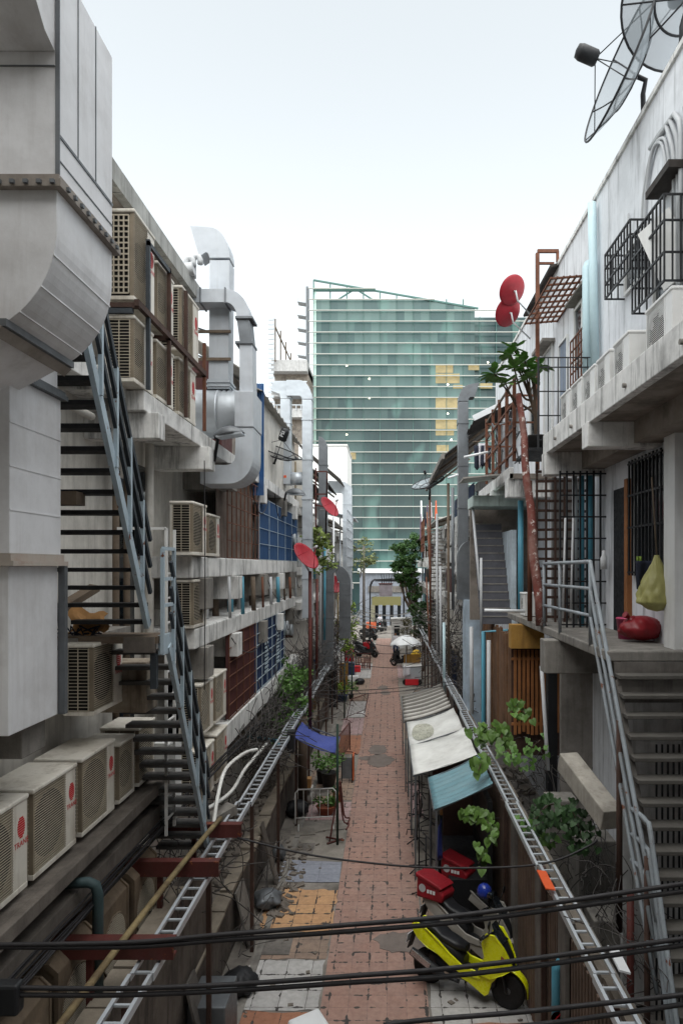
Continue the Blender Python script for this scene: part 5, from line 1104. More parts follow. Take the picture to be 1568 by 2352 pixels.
GS = 'black display stands on the right of the path'
def stand(h):
    t = thing('display_stand','x','display stand'); MB().tube([(0,0,.05),(0,0,h)], .018, 6).build('post', m_black, t)
    for k in range(4): a = PI/4+k*PI/2; MB().tube([(0,0,.12),(.3*math.cos(a),.3*math.sin(a),.02)], .014, 5).build('foot', m_black, t)
    for z in (h, h*.72): MB().tube([(0,0,z),(-.26,.05,z),(-.28,.05,z-.12)], .012, 5).build('arm', m_black, t); MB().tube([(0,0,z),(.2,-.05,z)], .012, 5).build('arm', m_black, t)
    return t
s0 = stand(1.25); pos = [(955,2000),(990,1985),(957,1935),(978,2060),(985,1890),(962,1880),(968,1830),(955,1802)]
labs = ['black metal display stand nearest the red delivery boxes','black display stand just behind the red delivery boxes','black display stand at the path edge under the middle cable','black display stand with a splayed foot beside the scooter boxes','black display stand in front of the dark stall','black display stand left of the dark stall, at the path edge','black display stand below the teal awning corner','black display stand below the white awning corner']
for i, (x, y) in enumerate(pos):
    o = s0 if i == 0 else copy_tree(s0); p = aZ(x, y, 0); o.location = (max(p.x,.7), p.y, 0); o.rotation_euler = (0,0,i*.7); o['label'] = labs[i]; o['group'] = GS
for k in range(6): pipe([(.98+.03*k,12.9+.33*k,0),(.95+.03*k,12.9+.33*k,1.5)], .016, m_black, ['black upright tube of the stall front, nearest','black upright tube of the stall front, second','black upright tube of the stall front, third','black upright tube of the stall front, fourth','black upright tube of the stall front, fifth','black upright tube of the stall front, farthest'][k], 'stall front uprights', 'stall_upright', 'tube', 6)
MB().obox(frame(aZ(960,1880,.75),(0,1,.0),(.2,0,1)), .5,.9,.03).build('folded_umbrella', m_black, label='black folded sheet leaning among the stands', cat='sheet')
cloth(V((1.0,13.0,1.9)), .5, .7, m_bluetarp, 'blue sheet scrap hanging under the teal awning', (.2,1,0), 3)
p = aX(1251,2017,2.2); MB().obox(frame(aZ(1253,2022,2.92),(.0,1,0),(-1,0,.15)), .5,.12,.015).build('orange_board', m_orange, label='bright orange strip lying across the right cable tray', cat='board')
MB().obox(frame(aZ(1420,2205,2.94),(.05,1,0),(-1,0,.25)), .42,.11,.02).build('white_board', m_white, label='white strip of board on the right tray near the bottom corner', cat='board')
# umbrella, cart, booth
um = thing('market_umbrella','white market umbrella with sagging folds beside the right path','umbrella',aZ(932,1572,0)); c = V((1.07,40,2.2)); um.location = (c.x,c.y,0)
b = MB(); b.grid(lambda u, v: c+V((.95*v*math.cos(u*2*PI)*(1-.04*math.cos(8*u*2*PI)*v), .95*v*math.sin(u*2*PI), .55*(1-v**1.6)+.05*v*math.cos(8*u*2*PI))), 48, 8); b.build('canopy', m_white, um, solid=.01); MB().tube([(c.x,c.y,0),(c.x,c.y,2.7)], .025, 8).build('pole', m_galv, um)
kb = thing('guard_booth','pale grey booth with a dark window at the far right of the path','booth',(1.0,56,0))
MB().box(.3,56,0,1.95,57.4,2.4).build('cabin', m_acw, kb, bevel=.03); MB().box(.52,55.97,1.1,.98,56.02,1.9).build('window', m_glassd, kb); MB().box(.25,55.9,2.4,2.0,57.5,2.48).build('roof', m_acw, kb)
ct = thing('food_cart','white and grey vendor cart with a cloth on its side by the umbrella','cart',(1.35,39.3,0))
MB().box(.95,38.9,.35,1.9,40.1,1.05).build('cabinet', m_galv, ct, bevel=.02); MB().box(.9,38.85,1.05,1.95,40.2,1.1).build('counter', m_acw, ct)
for x in (1.0,1.8): MB().lathe([(.12,-.03),(.16,0),(.12,.03)], frame((x,38.86,.18),(1,0,0),(0,0,1)), 16).build('wheel', m_rubber, ct)
MB().box(.95,40.1,1.1,1.9,40.14,1.6).build('screen', m_ochre, ct)
MB().box(1.0,38.75,0.02,1.75,38.84,.35).build('red_crate', m_red, label='red crate on the ground in front of the vendor cart', cat='crate', bevel=.01)
cloth((1.08,38.8,1.1), .4,.55, m_clothw, 'white towel with a print hanging on the vendor cart'); blob((1.75,42,1.3),.3,.4,.35,.3,9).build('snack_bags', mat('yellow_packets',(210,170,50),.4,var=.4,sc=12), label='heap of yellow packets hanging at the vendor stall', cat='packets')
tk = make_scooter(m_blk, name='motor_scooter'); tk.location = (.95,46,0); tk.rotation_euler = (0,0,2.5); tag(tk,'black motorcycle parked beyond the umbrella on the right','motor scooter','motorcycles far along the alley')
GM = 'motorcycles far along the alley'
for k, (x, y, r, lab) in enumerate([(846,1470,-.5,'motorcycle with a pale front wheel at the far left of the path'),(868,1452,.9,'dark motorcycle in the far row behind the crate cart'),(880,1450,1.2,'dark motorcycle farthest right in the far row'),(852,1452,.6,'dark motorcycle in the far row at its left end'),(842,1510,-.4,'motorcycle with red panniers on the left of the path'),(836,1500,-.3,'dark motorcycle behind the one with red panniers'),(873,1447,1.6,'dark motorcycle in the middle of the far row')]):
    o = copy_tree(tk); p = aZ(x, y, 0); o.location = p; o.rotation_euler = (0,0,r); o['label'] = lab; o['group'] = GM
for k, (x, y) in enumerate([(842,1503),(848,1498)]):
    p = aZ(x,y,0); MB().box(p.x-.28,p.y-.3,.45,p.x+.25,p.y+.1,.95).build('pannier', m_bred, label=['red pannier box on the left motorcycle, nearer one','red pannier box on the left motorcycle, farther one'][k], cat='box', bevel=.05)
p = aZ(852,1455,0); t = thing('crate_cart','orange crate cart beside the far motorcycles','cart',p); MB().box(p.x-.5,p.y,.5,p.x+.5,p.y+.7,1.1).build('crate', mat('crate_orange',(196,96,62),.6), t, bevel=.02)
for s in (-.4,.4): MB().lathe([(.2,-.03),(.24,0),(.2,.03)], frame((p.x+s,p.y,.24),(1,0,0),(0,0,1)), 16).build('wheel', m_rubber, t)
# people in the distance
def person(loc, h, shirt, trousers, label, rot=0, lean=0):
    """one continuous skinned body"""
    L = V(loc); k = h/1.7
    J = {'pel':(0,0,.92),'sp':(0,lean*.1,1.15),'ch':(0,lean*.18,1.36),'nk':(0,lean*.22,1.48),'hd':(0,lean*.26+.02,1.6),'top':(0,lean*.26+.02,1.7)}
    for s, n in ((-1,'l'),(1,'r')): J.update({'hip'+n:(s*.1,0,.88),'kn'+n:(s*.11,.02+.05*s,.48),'an'+n:(s*.12,-.02+.08*s,.07),'to'+n:(s*.13,.12+.08*s,.03),'sh'+n:(s*.19,lean*.18,1.38),'el'+n:(s*.25,lean*.15+.03,1.1),'wr'+n:(s*.24,.16,.9),'ha'+n:(s*.23,.22,.84)})
    R = dict(pel=.13,sp=.12,ch=.14,nk=.055,hd=.09,top=.06,hipl=.1,hipr=.1,knl=.065,knr=.065,anl=.045,anr=.045,tol=.035,tor=.035,shl=.07,shr=.07,ell=.045,elr=.045,wrl=.032,wrr=.032,hal=.035,har=.035)
    E = [('pel','sp'),('sp','ch'),('ch','nk'),('nk','hd'),('hd','top')]+[(a+n,b_+n) for n in 'lr' for a, b_ in (('hip','kn'),('kn','an'),('an','to'),('sh','el'),('el','wr'),('wr','ha'))]+[('pel','hip'+n) for n in 'lr']+[('ch','sh'+n) for n in 'lr']
    ks = list(J); me = bpy.data.meshes.new('person'); me.from_pydata([V(J[q])*k for q in ks], [(ks.index(a), ks.index(b_)) for a, b_ in E], [])
    o = bpy.data.objects.new('person', me); COL.objects.link(o); o.location = L; o.rotation_euler = (0,0,rot)
    m = o.modifiers.new('skin','SKIN'); 
    if not me.skin_vertices:
        bm = bmesh.new(); bm.from_mesh(me); bm.verts.layers.skin.verify(); bm.to_mesh(me); bm.free()
    for i, q in enumerate(ks): sv = me.skin_vertices[0].data[i]; sv.radius = (R[q]*k, R[q]*k*.85); sv.use_root = (q == 'pel')
    o.modifiers.new('sub','SUBSURF').levels = 1; o.modifiers['sub'].render_levels = 2; me.materials.append(shirt); tag(o, label, 'person')
    # head with hair, trousers and bare skin as children
    def ch(n, b, m_): c = b.build(n, m_); c.location = (0,0,0); c.parent = o; return c
    def part(n, b, m_): me2 = b.mesh(n, m_, V((0,0,0))); c = bpy.data.objects.new(n, me2); COL.objects.link(c); c.parent = o
    b = MB(); hd = V(J['hd'])*k; b.lathe([(.001,-.12*k),(.06*k,-.11*k),(.085*k,-.04*k),(.09*k,.03*k),(.07*k,.09*k),(.001,.12*k)], Matrix.Translation(hd), 16); b.obox(Matrix.Translation(hd+V((0,.092*k,-.01*k))), .02*k,.03*k,.04*k); part('face', b, m_skin)
    b = MB(); b.lathe([(.094*k,-.02*k),(.1*k,.04*k),(.08*k,.1*k),(.001,.135*k)], Matrix.Translation(hd-V((0,.015*k,0))), 16); part('hair', b, m_hair)
    b = MB()
    for n in 'lr': b.tube([V(J['hip'+n])*k+V((0,0,.08*k)), V(J['kn'+n])*k, V(J['an'+n])*k+V((0,0,.03))], [.135*k,.09*k,.075*k], 10)
    part('trousers', b, trousers); return o
person(aZ(872,1449,0), 1.68, m_clothw, m_clothb, 'person in a white shirt standing among the far motorcycles', PI)
person(V((.62,52.5,0)), 1.66, m_clothw, m_bluedk, 'person in a pale top beside the grey booth', PI-.5)
# ================================================================ left stalls and yard things
def barrier(y0, L, h, m, tilt, x, n, label, group, rot=PI/2):
    t = thing('crowd_barrier', label, 'barrier', (0,0,0), group)
    b = MB(); b.tube([(-L/2,0,.15),(-L/2,0,h-.08),(-L/2+.08,0,h),(L/2-.08,0,h),(L/2,0,h-.08),(L/2,0,.15)], .02, 8); b.tube([(-L/2,0,.3),(L/2,0,.3)], .015, 6); b.build('frame', m, t)
    b = MB()
    for k in range(1,n): b.tube([(-L/2+L*k/n,0,.3),(-L/2+L*k/n,0,h)], .009, 5)
    b.build('bar_lattice', m, t)
    for s in (-1,1): MB().tube([(s*L*.42,-.3,.03),(s*L*.42,-.1,.12),(s*L*.42,.1,.12),(s*L*.42,.3,.03)], .016, 6).build('foot', m, t)
    t.location = (x,y0,0); t.rotation_euler = (tilt,0,rot); return t
barrier(23.6,2.2,1.15,m_redox,0,-1.5,14,'rusty red barrier standing by the blue tarp','red barriers on the left',1.45)
barrier(30.2,1.6,1.1,m_redox,.25,-1.45,14,'rusty red barrier leaning by the green posts','red barriers on the left',1.1)
barrier(17.6,1.05,1.0,m_acw,-.2,-1.85,5,'white tubular barrier leaning beside the potted plant','white barrier on the left',.12)
bk = thing('tube_rack','dark red bent tube rack beside the white barrier','rack',(-1.25,17.4,0)); BO = V((-.12,3.6,0))
for s in (0,.35): MB().tube(smoothpts([V(q_)+BO for q_ in [(-1.3,13.1+s,.05),(-1.15,13.5+s,1.0),(-1.1,13.7+s,1.2),(-1.0,13.6+s,.4),(-.85,13.5+s,.35),(-.9,13.2+s,.3)]],4), .02, 6).build('tube', m_redox, bk)
MB().tube([V((-1.35,13.0,.04))+BO,V((-1.0,13.3,.04))+BO], .025, 6).build('base_bar', m_redox, bk); MB().tube([V((-1.4,13.3,.08))+BO,V((-.95,13.1,.08))+BO], .025, 6).build('base_bar', m_redox, bk)
t = awning('stall_awning','blue tarp awning stretched from the left tray to a green pole',-1.28,2.22,-2.3,2.62,16.7,18.3,m_bluetarp,0,.1,False)
pipe([(-1.22,16.6,0),(-1.22,16.6,2.95)], .03, m_greenl, 'dark green pole holding the blue tarp', name='pole', cat='pole')
GG = 'dark green posts on the left'
for k, (x, y, Y) in enumerate([(791,1651,0),(808,1611,0),(762,1651,0)]):
    p = aZ(x,y,0); pipe([p, p+V((0,0,2.45))], .035, m_greenl, ['dark green post near the black board frame','dark green post farther along, by the white foam box','dark green post at the back of the frame'][k], GG, 'post', 'post')
p, q = aZ(791,1651,2.45), aZ(762,1651,2.45); p.z = q.z = 2.45
b = MB(); P0 = aZ(791,1651,0)+V((0,0,2.4)); Q0 = aZ(762,1651,0)+V((0,0,2.4)); R0 = aZ(808,1611,0)+V((0,0,2.4)); b.beam(P0,Q0,.06).beam(P0,R0,.05); b.build('lintel_bars', m_rustd, label='dark rusty lintel bars joining the green posts', cat='frame')
p = aZ(757,1640,0); MB().box(p.x-.35,p.y,.3,p.x+.3,p.y+.06,2.1).build('notice_board', m_black, label='tall black board standing below the left tray', cat='board')
p = aZ(704,1690,0); MB().box(p.x-.4,p.y,.1,p.x+.35,p.y+.5,1.9).build('plywood_box', mat('plywood_brown',(120,96,70),.85,streak=.5,dirt=.4), label='brown plywood cabinet under the left tray by the blue tarp', cat='cabinet', bevel=.01)
p = aZ(735,1660,0); MB().box(p.x-.3,p.y,.1,p.x+.35,p.y+.5,1.6).build('plywood_box', mat('cabinet_grey_brown',(110,100,94),.85,streak=.5,dirt=.4), label='grey brown cabinet beyond the plywood one under the left tray', cat='cabinet', bevel=.01)
p = aZ(788,1592,0); MB().box(p.x-.2,p.y,.05,p.x+.25,p.y+.08,1.6).build('ochre_panel', m_ochre, label='upright ochre panel behind the blue planter', cat='panel')
p = aZ(802,1560,0); MB().box(p.x-.3,p.y,.02,p.x+.3,p.y+.5,.95).build('storage_bin', m_bluedk, label='dark blue storage bin on the left of the path', cat='bin', bevel=.03)
p = aZ(801,1545,0); MB().box(p.x-.3,p.y,.7,p.x+.3,p.y+.5,1.35).build('storage_bin', m_bred, label='red storage bin behind the dark blue one', cat='bin', bevel=.03)
blob((p.x+.1,p.y,1.5),.16,.16,.12,.1,2).build('hat', mat('pink_cloth',(220,70,130),.8), label='bright pink hat on top of the red bin', cat='hat')
p = aZ(810,1568,0); MB().box(p.x-.35,p.y,.02,p.x+.3,p.y+.4,.36).build('foam_box', m_white, label='white foam box beside the black rubbish bag', cat='box', bevel=.02)
blob(aZ(826,1566,.16),.28,.26,.2,.25,7).build('rubbish_bag', m_black, label='black rubbish bag by the white foam box', cat='bag')
p = aZ(815,1545,0); MB().box(p.x-.25,p.y,.02,p.x+.35,p.y+.4,.4).build('plastic_crate', m_red, label='red crate under the metal goods rack', cat='crate', bevel=.02)
p = aZ(834,1540,0); t = thing('goods_rack','rusty red rack filled with bottles and goods beside the path','rack',p)
b = MB()
for x in (-.5,.45):
    for y in (0,.6): b.beam(p+V((x,y,0)), p+V((x,y,1.1)), .035)
b.beam(p+V((-.5,0,1.1)), p+V((.45,0,1.1)), .035).beam(p+V((-.5,0,.5)), p+V((.45,0,.5)), .035); b.build('rack_frame', m_redox, t)
b = MB()
for k in range(40): q = p+V((rnd.uniform(-.45,.4),rnd.uniform(0,.55),rnd.choice((.1,.5)))); b.box(q.x,q.y,q.z,q.x+.07,q.y+.07,q.z+rnd.uniform(.15,.4))
b.build('goods_clutter', mat('goods_mixed',(150,120,110),.6,var=.6,sc=14), t)
def potplant(px, py, pr, ph, fr, fz, m, label, potm=m_pot, n=160, ls=.12):
    p = aZ(px, py, 0); t = thing('potted_plant', label, 'plant', p)
    MB().lathe([(pr*.7,0),(pr,ph),(pr*1.06,ph),(pr*.95,ph+.01),(.001,ph-.03)], Matrix.Translation(p), 18).build('pot', potm, t)
    b = MB()
    for k in range(5): a = rnd.random()*6; b.tube([p+V((0,0,ph)), p+V((math.cos(a)*fr*.5,math.sin(a)*fr*.5,ph+fz*.8))], .012, 5)
    b.build('stem', m_bark, t); b = MB()
    for k in range(7): a = rnd.random()*6.3; leaf_clump(b, p+V((math.cos(a)*fr*.6,math.sin(a)*fr*.6,ph+fz*rnd.uniform(.4,1))), fr*.55, n//7, ls, .8)
    b.build('foliage', m, t); return t
potplant(755,1812,.24,.5,.55,.5,m_leaf,'bushy green plant in a large black pot left of the path',m_pot,420,.11)
potplant(738,1800,.16,.4,.2,.2,m_leafd,'small dark pot with sparse leaves beside the large plant',m_pot,60)
potplant(748,1870,.26,.22,.3,.15,m_leaf,'low green plant in a brown trough behind the white barrier',m_terra,260,.1)
potplant(785,1612,.3,.35,.4,.5,m_leafy,'yellow green shrub in a blue tub by the green posts',m_bluedk,260,.12)
potplant(806,1606,.14,.25,.3,.6,m_leaf,'tall pale leaved plant beside the blue tub',m_pot,160,.13)
potplant(775,1842,.14,.25,.2,.15,m_leafd,'small terracotta pot with a dark plant near the barrier foot',m_terra,60,.1)
t = thing('folding_table','small table with a black panel and an orange side beside the path','table',aZ(798,1800,0)); p = aZ(798,1800,0)
MB().box(p.x-.2,p.y,.15,p.x+.15,p.y+.04,.8).build('panel', m_galvd, t); MB().box(p.x+.15,p.y,.1,p.x+.19,p.y+.5,.85).build('side_board', mat('orange_board',(190,90,44),.6), t); 
for s in (-.18,.14): MB().tube([(p.x+s,p.y,0),(p.x+s,p.y,.9)], .014, 6).build('leg', m_black, t)
p = aZ(700,1850,0); t = thing('plastic_chair','pale plastic chair with a cardboard box on it beyond the white barrier','chair',p)
MB().box(p.x-.2,p.y,.42,p.x+.2,p.y+.4,.46).build('seat', m_tarpw, t, bevel=.01)
for a_ in (-.18,.18):
    for c_ in (.03,.37): MB().tube([(p.x+a_,p.y+c_,0),(p.x+a_*.85,p.y+c_,.42)], .016, 6).build('leg', m_tarpw, t)
MB().box(p.x-.14,p.y+.05,.465,p.x+.16,p.y+.32,.72).build('cardboard_box', m_card, label='cardboard box on the pale chair', cat='box')
p = aZ(672,1800,0); MB().box(p.x-.3,p.y,.4,p.x+.45,p.y+.5,.62).build('bench', m_redox, label='dark red bench under the left tray', cat='bench'); MB().lathe([(.11,0),(.14,.2),(.001,.19)], Matrix.Translation((p.x,p.y+.25,.62)), 16).build('bucket', m_pvcb, label='small blue bucket on the dark red bench', cat='bucket')
p = aZ(700,1912,.02); MB().obox(Matrix.Translation(p) @ Matrix.Rotation(.15,4,'Z') @ Matrix.Rotation(.06,4,'X'), .5,.42,.05).build('loose_slab', m_slabc, label='loose grey concrete slab lying near the white barrier', cat='slab')
b = MB()
for k in range(7): p = aZ(570+rnd.uniform(-20,25),1950+rnd.uniform(-16,16),.06+.03*k); b.beam(p-V((.4,.3,0)), p+V((rnd.uniform(.2,.5),rnd.uniform(.1,.4),0)), .09, .02)
b.build('timber_offcuts', m_wood, label='pile of broken timber boards by the end of the farthest beam', cat='timber')
blob(aZ(600,1900,.22),.35,.4,.3,.35,4).build('sack', m_black, label='dark sack on the rubble below the left tray', cat='sack')
blob(aZ(640,1960,.16),.16,.2,.18,.3,6).build('plastic_bag', m_galvd, label='small grey plastic bag on the rubble', cat='bag')
p = aZ(610,2250,0); MB().box(-2.73,9.26,.0,-2.2,10.0,.8).build('metal_box', m_galvd, label='dark grey metal box at the foot of the left wall, bottom edge', cat='box', bevel=.02)
p = aZ(712,2362,.35); MB().obox(Matrix.Translation(p) @ Matrix.Rotation(.6,4,'Z') @ Matrix.Rotation(.2,4,'X'), .5,.45,.1).build('silver_cushion', m_white, label='silvery white padded cushion at the bottom edge of the photo', cat='cushion', bevel=.04)
pipe([aY(570,1693,17.5),aY(634,1702,16.8),aY(640,1712,16.6)], .045, m_pvcb, 'short blue pipe crossing to the left tray by a black bracket', 'blue pipes across the trays'); pipe([aY(1072,1594,21),aY(1110,1592,21),aY(1120,1575,21)], .06, m_pvcb, 'blue pipe joint beside the right tray', 'blue pipes across the trays')
GK = 'black cable boxes on the trays'
for k, (x, y, X) in enumerate([(667,1700,-2.27),(709,1625,-2.3),(768,1532,-2.25),(815,1466,-2.2),(1046,1622,2.1),(960,1457,2.05)]):
    p = aX(x, y, X); MB().box(p.x-.07,p.y-.1,p.z-.28,p.x+.1,p.y+.15,p.z+.22).build('cable_box', m_black, label=['black cable box on the left tray by the blue tarp','black cable box on the left tray above the plywood cabinet','black cable box on the left tray by the leafy shrub','black cable box on the far left tray','black cable box on the right tray above the grey awning','black cable box on the far right tray beside the umbrella'][k], cat='cable box', group=GK, bevel=.015)
pipe([(-3.35,6.85,3.6),(-3.02,6.9,3.6),(-2.96,6.92,3.56),(-2.94,6.93,3.46),(-2.94,6.93,1.6)], .055, mat('pipe_dark_teal',(58,76,78),.6,dirt=.3), 'dark teal pipe elbow dropping below the ledge row', 'pipes under the ledge')
pipe(smoothpts([(-2.8,10.2,3.1),(-2.6,11.3,3.05),(-2.7,13,2.95),(-2.65,15,2.9)]), .03, m_tarpw, 'pale pipe lying along the left wall coping', None)
MB().beam((-3.0,10.4,2.75),(-2.5,11.0,2.9),.25,.14).build('concrete_piece', m_conc, label='broken grey concrete piece on the left wall top by the stair foot', cat='concrete piece')
bx = MB().box(-3.3,9.62,3.2,-3.0,9.95,4.3).build('junction_box', m_acw, label='pale grey electric box at the end of the ledge row', cat='electric box', bevel=.01)
# ================================================================ rows further along
def bay(side, y0, y1, ztop, label, wm, seed, X=3.1, bands=(5.5,6.75,8.9), roof=True):
    r = random.Random(seed); s = side; yc = (y0+y1)/2; t = thing('shophouse', label, 'building', (s*(X+2),yc,0))
    xs = lambda a, b: (min(s*a,s*b), max(s*a,s*b))
    a, c = xs(X+.75, X+6); MB().box(a,y0,0,c,y1,ztop).build('wall', wm, t)
    for z in bands:
        if z < ztop+.2:
            a, c = xs(X, X+.75); MB().box(a,y0+.02,z-.28,c,y1-.02,z).build('floor_slab', m_concw, t, bevel=.015)
            y = y0+.6
            while y < y1-.5: a, c = xs(X-.1, X+.7); MB().box(a,y,z-.7,c,y+.35,z-.282).build('slab_bracket', m_concw if r.random() < .6 else m_conc, t, bevel=.01); y += r.uniform(2,3.2)
    lv = [(.4,2.6)]+[(bands[i]+.02, (bands[i+1]-.75 if i+1 < len(bands) else ztop-.3)) for i in range(len(bands))]
    for z0, z1 in lv:
        if z1-z0 < .5: continue
        y = y0+.4
        while y < y1-1.2:
            w = r.uniform(.9,2.2); w = min(w, y1-y-.2); k = r.random()
            if k < .35:
                a, c = xs(X+.72, X+.76); o = MB().box(a,y,z0+.1,c,y+w,z1-.05).build('window', m_glassd, t); gx = s*(X+.5)
                grille(MB(), gx, y, y+w, z0+.05, z1-.05, .25, .35, .012).build('window_grille', r.choice((m_rust,m_black,m_galvd)), t)
            elif k < .6: o = corr(s*(X+.3), y, y+w, z0, z1, .16, .02); o.build('shutter', r.choice((m_maroon,m_bluedk,m_rustd,m_steelblue,m_roofg)), t, solid=.01)
            elif k < .8:
                a, c = xs(X+.4, X+.78); MB().box(a,y,z0,c,y+w,z1-.1).build('infill_panel', r.choice((m_beige,m_conc,m_plaster,m_soffit)), t)
            else:
                gx = s*(X+.02); grille(MB(), gx, y, y+w, z0, min(z1,z0+1.3), .18, .5, .012).build('balcony_rail', r.choice((m_rust,m_galvd,m_acw)), t)
            y += w+r.uniform(.1,.5)
    if roof:
        n = int((y1-y0)/.3); b = MB(); e = X-.5; b.grid(lambda u, v: V((s*(e+3.2*v), y0+(y1-y0)*u, ztop+.1+1.1*v+(.03 if int(round(u*n)) % 2 else -.03))), n, 1, False); b.build('roof', m_rooft if seed % 2 else m_roofg, t, solid=.02)
        for k in range(3): y = y0+.3+(y1-y0-.6)*k/2; MB().beam((s*(e+.1),y,ztop),(s*(X+.8),y,ztop+.3),.08).build('rafter', m_wood, t)
    return t
bay(-1,24.3,33,9.6,'left shophouse with rusty grilles just past the blue shutter',m_beige,3)
bay(-1,33.3,44,8.9,'left shophouse with a low dark roof in the middle distance',m_plaster,4)
bay(-1,44.3,60,8.2,'farthest left shophouse before the cross street',m_beige,7,bands=(3.4,5.5,7.4))
bay(1,24.9,34,10.2,'right shophouse under the dark corrugated roof',m_plaster,6,X=2.9,roof=False)
bay(1,34.3,45,9.0,'right shophouse with stacked white units in the middle distance',m_beige,8,X=2.9)
bay(1,45.3,60,8.6,'farthest right shophouse before the cross street',m_plaster,11,X=2.7,bands=(3.4,5.5,7.4))
MB().box(-9,12,8.9,-4.6,24,9.05).build('roof_terrace', m_conc, label='flat concrete roof terrace behind the ducts on the left', cat='roof')
# upper storeys on the left behind the ducts
UR = thing('rooftop_shed','corrugated rooftop shed with a blue side on the left block','shed',(-5,18,9))
MB().box(-6.5,16.6,9.05,-3.2,23.5,11.0).build('wall', m_beige, UR); croof(-3.0,11.0,-6.6,12.6,16.2,23.8,m_roofg,'roof',UR); corr(0,0,1,0,1) if False else None
b = MB(); n = 26; b.grid(lambda u, v: V((-3.6+.62*u, 16.45+(.02 if int(round(u*n)) % 2 else -.02), 8.5+2.7*v)), n, 1, False); b.build('blue_sheet', m_bluesheet, UR, solid=.01)
MB().box(-3.9,13.6,9.05,-3.3,14.5,10.9).build('rooftop_tank_house', m_maroon, label='maroon clad rooftop hut between the white ducts', cat='hut'); t = thing('rooftop_shed','dark gabled rooftop shed behind the white gooseneck duct','shed',(-4,15,9)); MB().box(-5.5,14.6,9.05,-3.4,16.4,11.0).build('wall', m_soffit, t); croof(-3.1,11.0,-5.8,12.8,14.4,16.5,m_roofg,'roof',t)
t = thing('corrugated_roof','brown corrugated lean to roof beyond the galvanised ducts on the left','roof',(-3.5,27,10)); croof(-2.3,10.0,-4.5,11.6,24.5,31,m_rooft,'roof_sheet',t)
for y in (24.6,27.5,30.8): MB().beam((-2.4,y,9.9),(-4.3,y,11.3),.07).build('rafter', m_wood, t)
MB().box(-4.0,24.3,8.9,-3.0,24.4,10.6).build('rooftop_wall', m_beige, label='cream rooftop wall with a yellow pipe behind the black mesh dish', cat='wall'); pipe([(-3.3,24.25,8.9),(-3.3,24.25,10.5),(-3.8,24.25,10.5)], .05, m_yellow, 'yellow pipe on the cream rooftop wall', None)
t = thing('white_building','plain white building standing out above the left roofs','building',(-3.7,47,0)); MB().box(-6,46,0,-2.75,52,14.9).build('wall', mat('white_plain',(232,232,230),.8,var=.05,streak=.15,dc=(180,180,176)), t); MB().box(-6,45.9,14.9,-2.7,52,15.0).build('roof', m_acw, t)
t = thing('corrugated_roof','small brown roof corner in front of the white building','roof',(-3.2,36,10)); croof(-2.4,11.2,-4.6,13.1,34.5,38,m_rooft,'roof_sheet',t)
t = thing('sheet_roof','low grey sheet roof with a wire cage terrace on the far left','roof',(-2.6,41,9)); croof(-1.9,9.6,-4.5,10.3,39.5,44,m_galv,'roof_sheet',t)
b = MB(); grille(b, -2.0, 33.5, 39, 6.8, 9.6, .55, .5, .02); b.build('wire_cage', m_galv, label='tall wire cage terrace on the far left row', cat='cage')
# small white units on the right row
GW = 'stacked white units on the right row'
k = 0
for y, z in [(30,6.95),(31,6.95),(32,6.95),(30.4,7.75),(31.5,7.75),(27,5.6),(36,6.9),(37.2,6.9),(38.4,7.7),(41,6.9),(43,5.6)]:
    ac(.75,.32,.66,'white',(2.75,y,z),'small white outdoor unit among the many stacked along the right row',GW,rot=PI); k += 1
for y, z in [(26,6.85),(28.5,6.85),(30.5,8.95),(35,6.85),(37,5.6),(40,6.85),(46,5.6),(50,5.6)]:
    ac(.75,.32,.66,'white',(-2.95,y,z),'small white outdoor unit among those scattered along the left row','white units on the left row')
# right far stair and pipes
t = thing('concrete_stair','far grey open stair zigzagging up the right row','stair',(2.5,35,0))
for k in range(16): MB().box(2.1,33+.16*k,5.6+.2*k,2.85,33.24+.16*k,5.66+.2*k).build('tread', m_conc, t)
for k in range(18): MB().box(2.1,33.2+.16*k,1.6+.2*k,2.85,33.44+.16*k,1.66+.2*k).build('tread', m_conc, t)
MB().tube([(2.05,33,6.4),(2.05,35.6,9.6)], .04, 6).build('handrail', m_rust, t); MB().tube([(2.05,33,2.4),(2.05,36.2,6.2)], .04, 6).build('handrail', m_rust, t)
for k, (px, y0, y1, Y, m, lab) in enumerate([(1004,1180,1560,29,m_pvcg,'white downpipe on the right row, longest'),(1020,1430,1600,24,m_pvcp,'pale pipe with an elbow low on the right row'),(968,1150,1260,44,m_white,'thin white mast beside the tree'),(988,1120,1480,33,m_rust,'rusty red mast on the right row'),(1040,1120,1400,22,m_galvd,'grey mast beside the round topped duct'),(1030,1110,1590,24.5,m_wood,'brown mast on the right row'),(1083,1440,1640,17.5,m_pvcg,'grey pipe beside the pale blue panel'),(1012,1300,1560,27,m_pvcg,'grey downpipe in the right shade')]):
    pipe([aY(px,y1,Y), aY(px-1,y0,Y)], .05, m, lab, 'pipes on the right row')
for k, (px, y0, y1, Y, m, lab) in enumerate([(735,1230,1500,24,m_pvcg,'grey downpipe past the red dish post'),(745,1250,1470,27,m_pvcb,'blue downpipe on the left row'),(765,1170,1420,33,m_white,'white mast with a bent top on the left row'),(775,1360,1480,35,m_yellow,'yellow mast on the far left'),(722,1240,1330,23,m_pvcb,'blue pipe pair beside the big red dish'),(727,1330,1560,22,m_redox,'red mast behind the red dish post'),(715,1330,1560,21.5,m_rustd,'dark mast beside the red dish post'),(780,1180,1450,42,m_galv,'grey mast near the tall banded duct')]):
    pipe([aY(px,y1,Y), aY(px+1,y0,Y)], .045, m, lab, 'pipes on the left row')
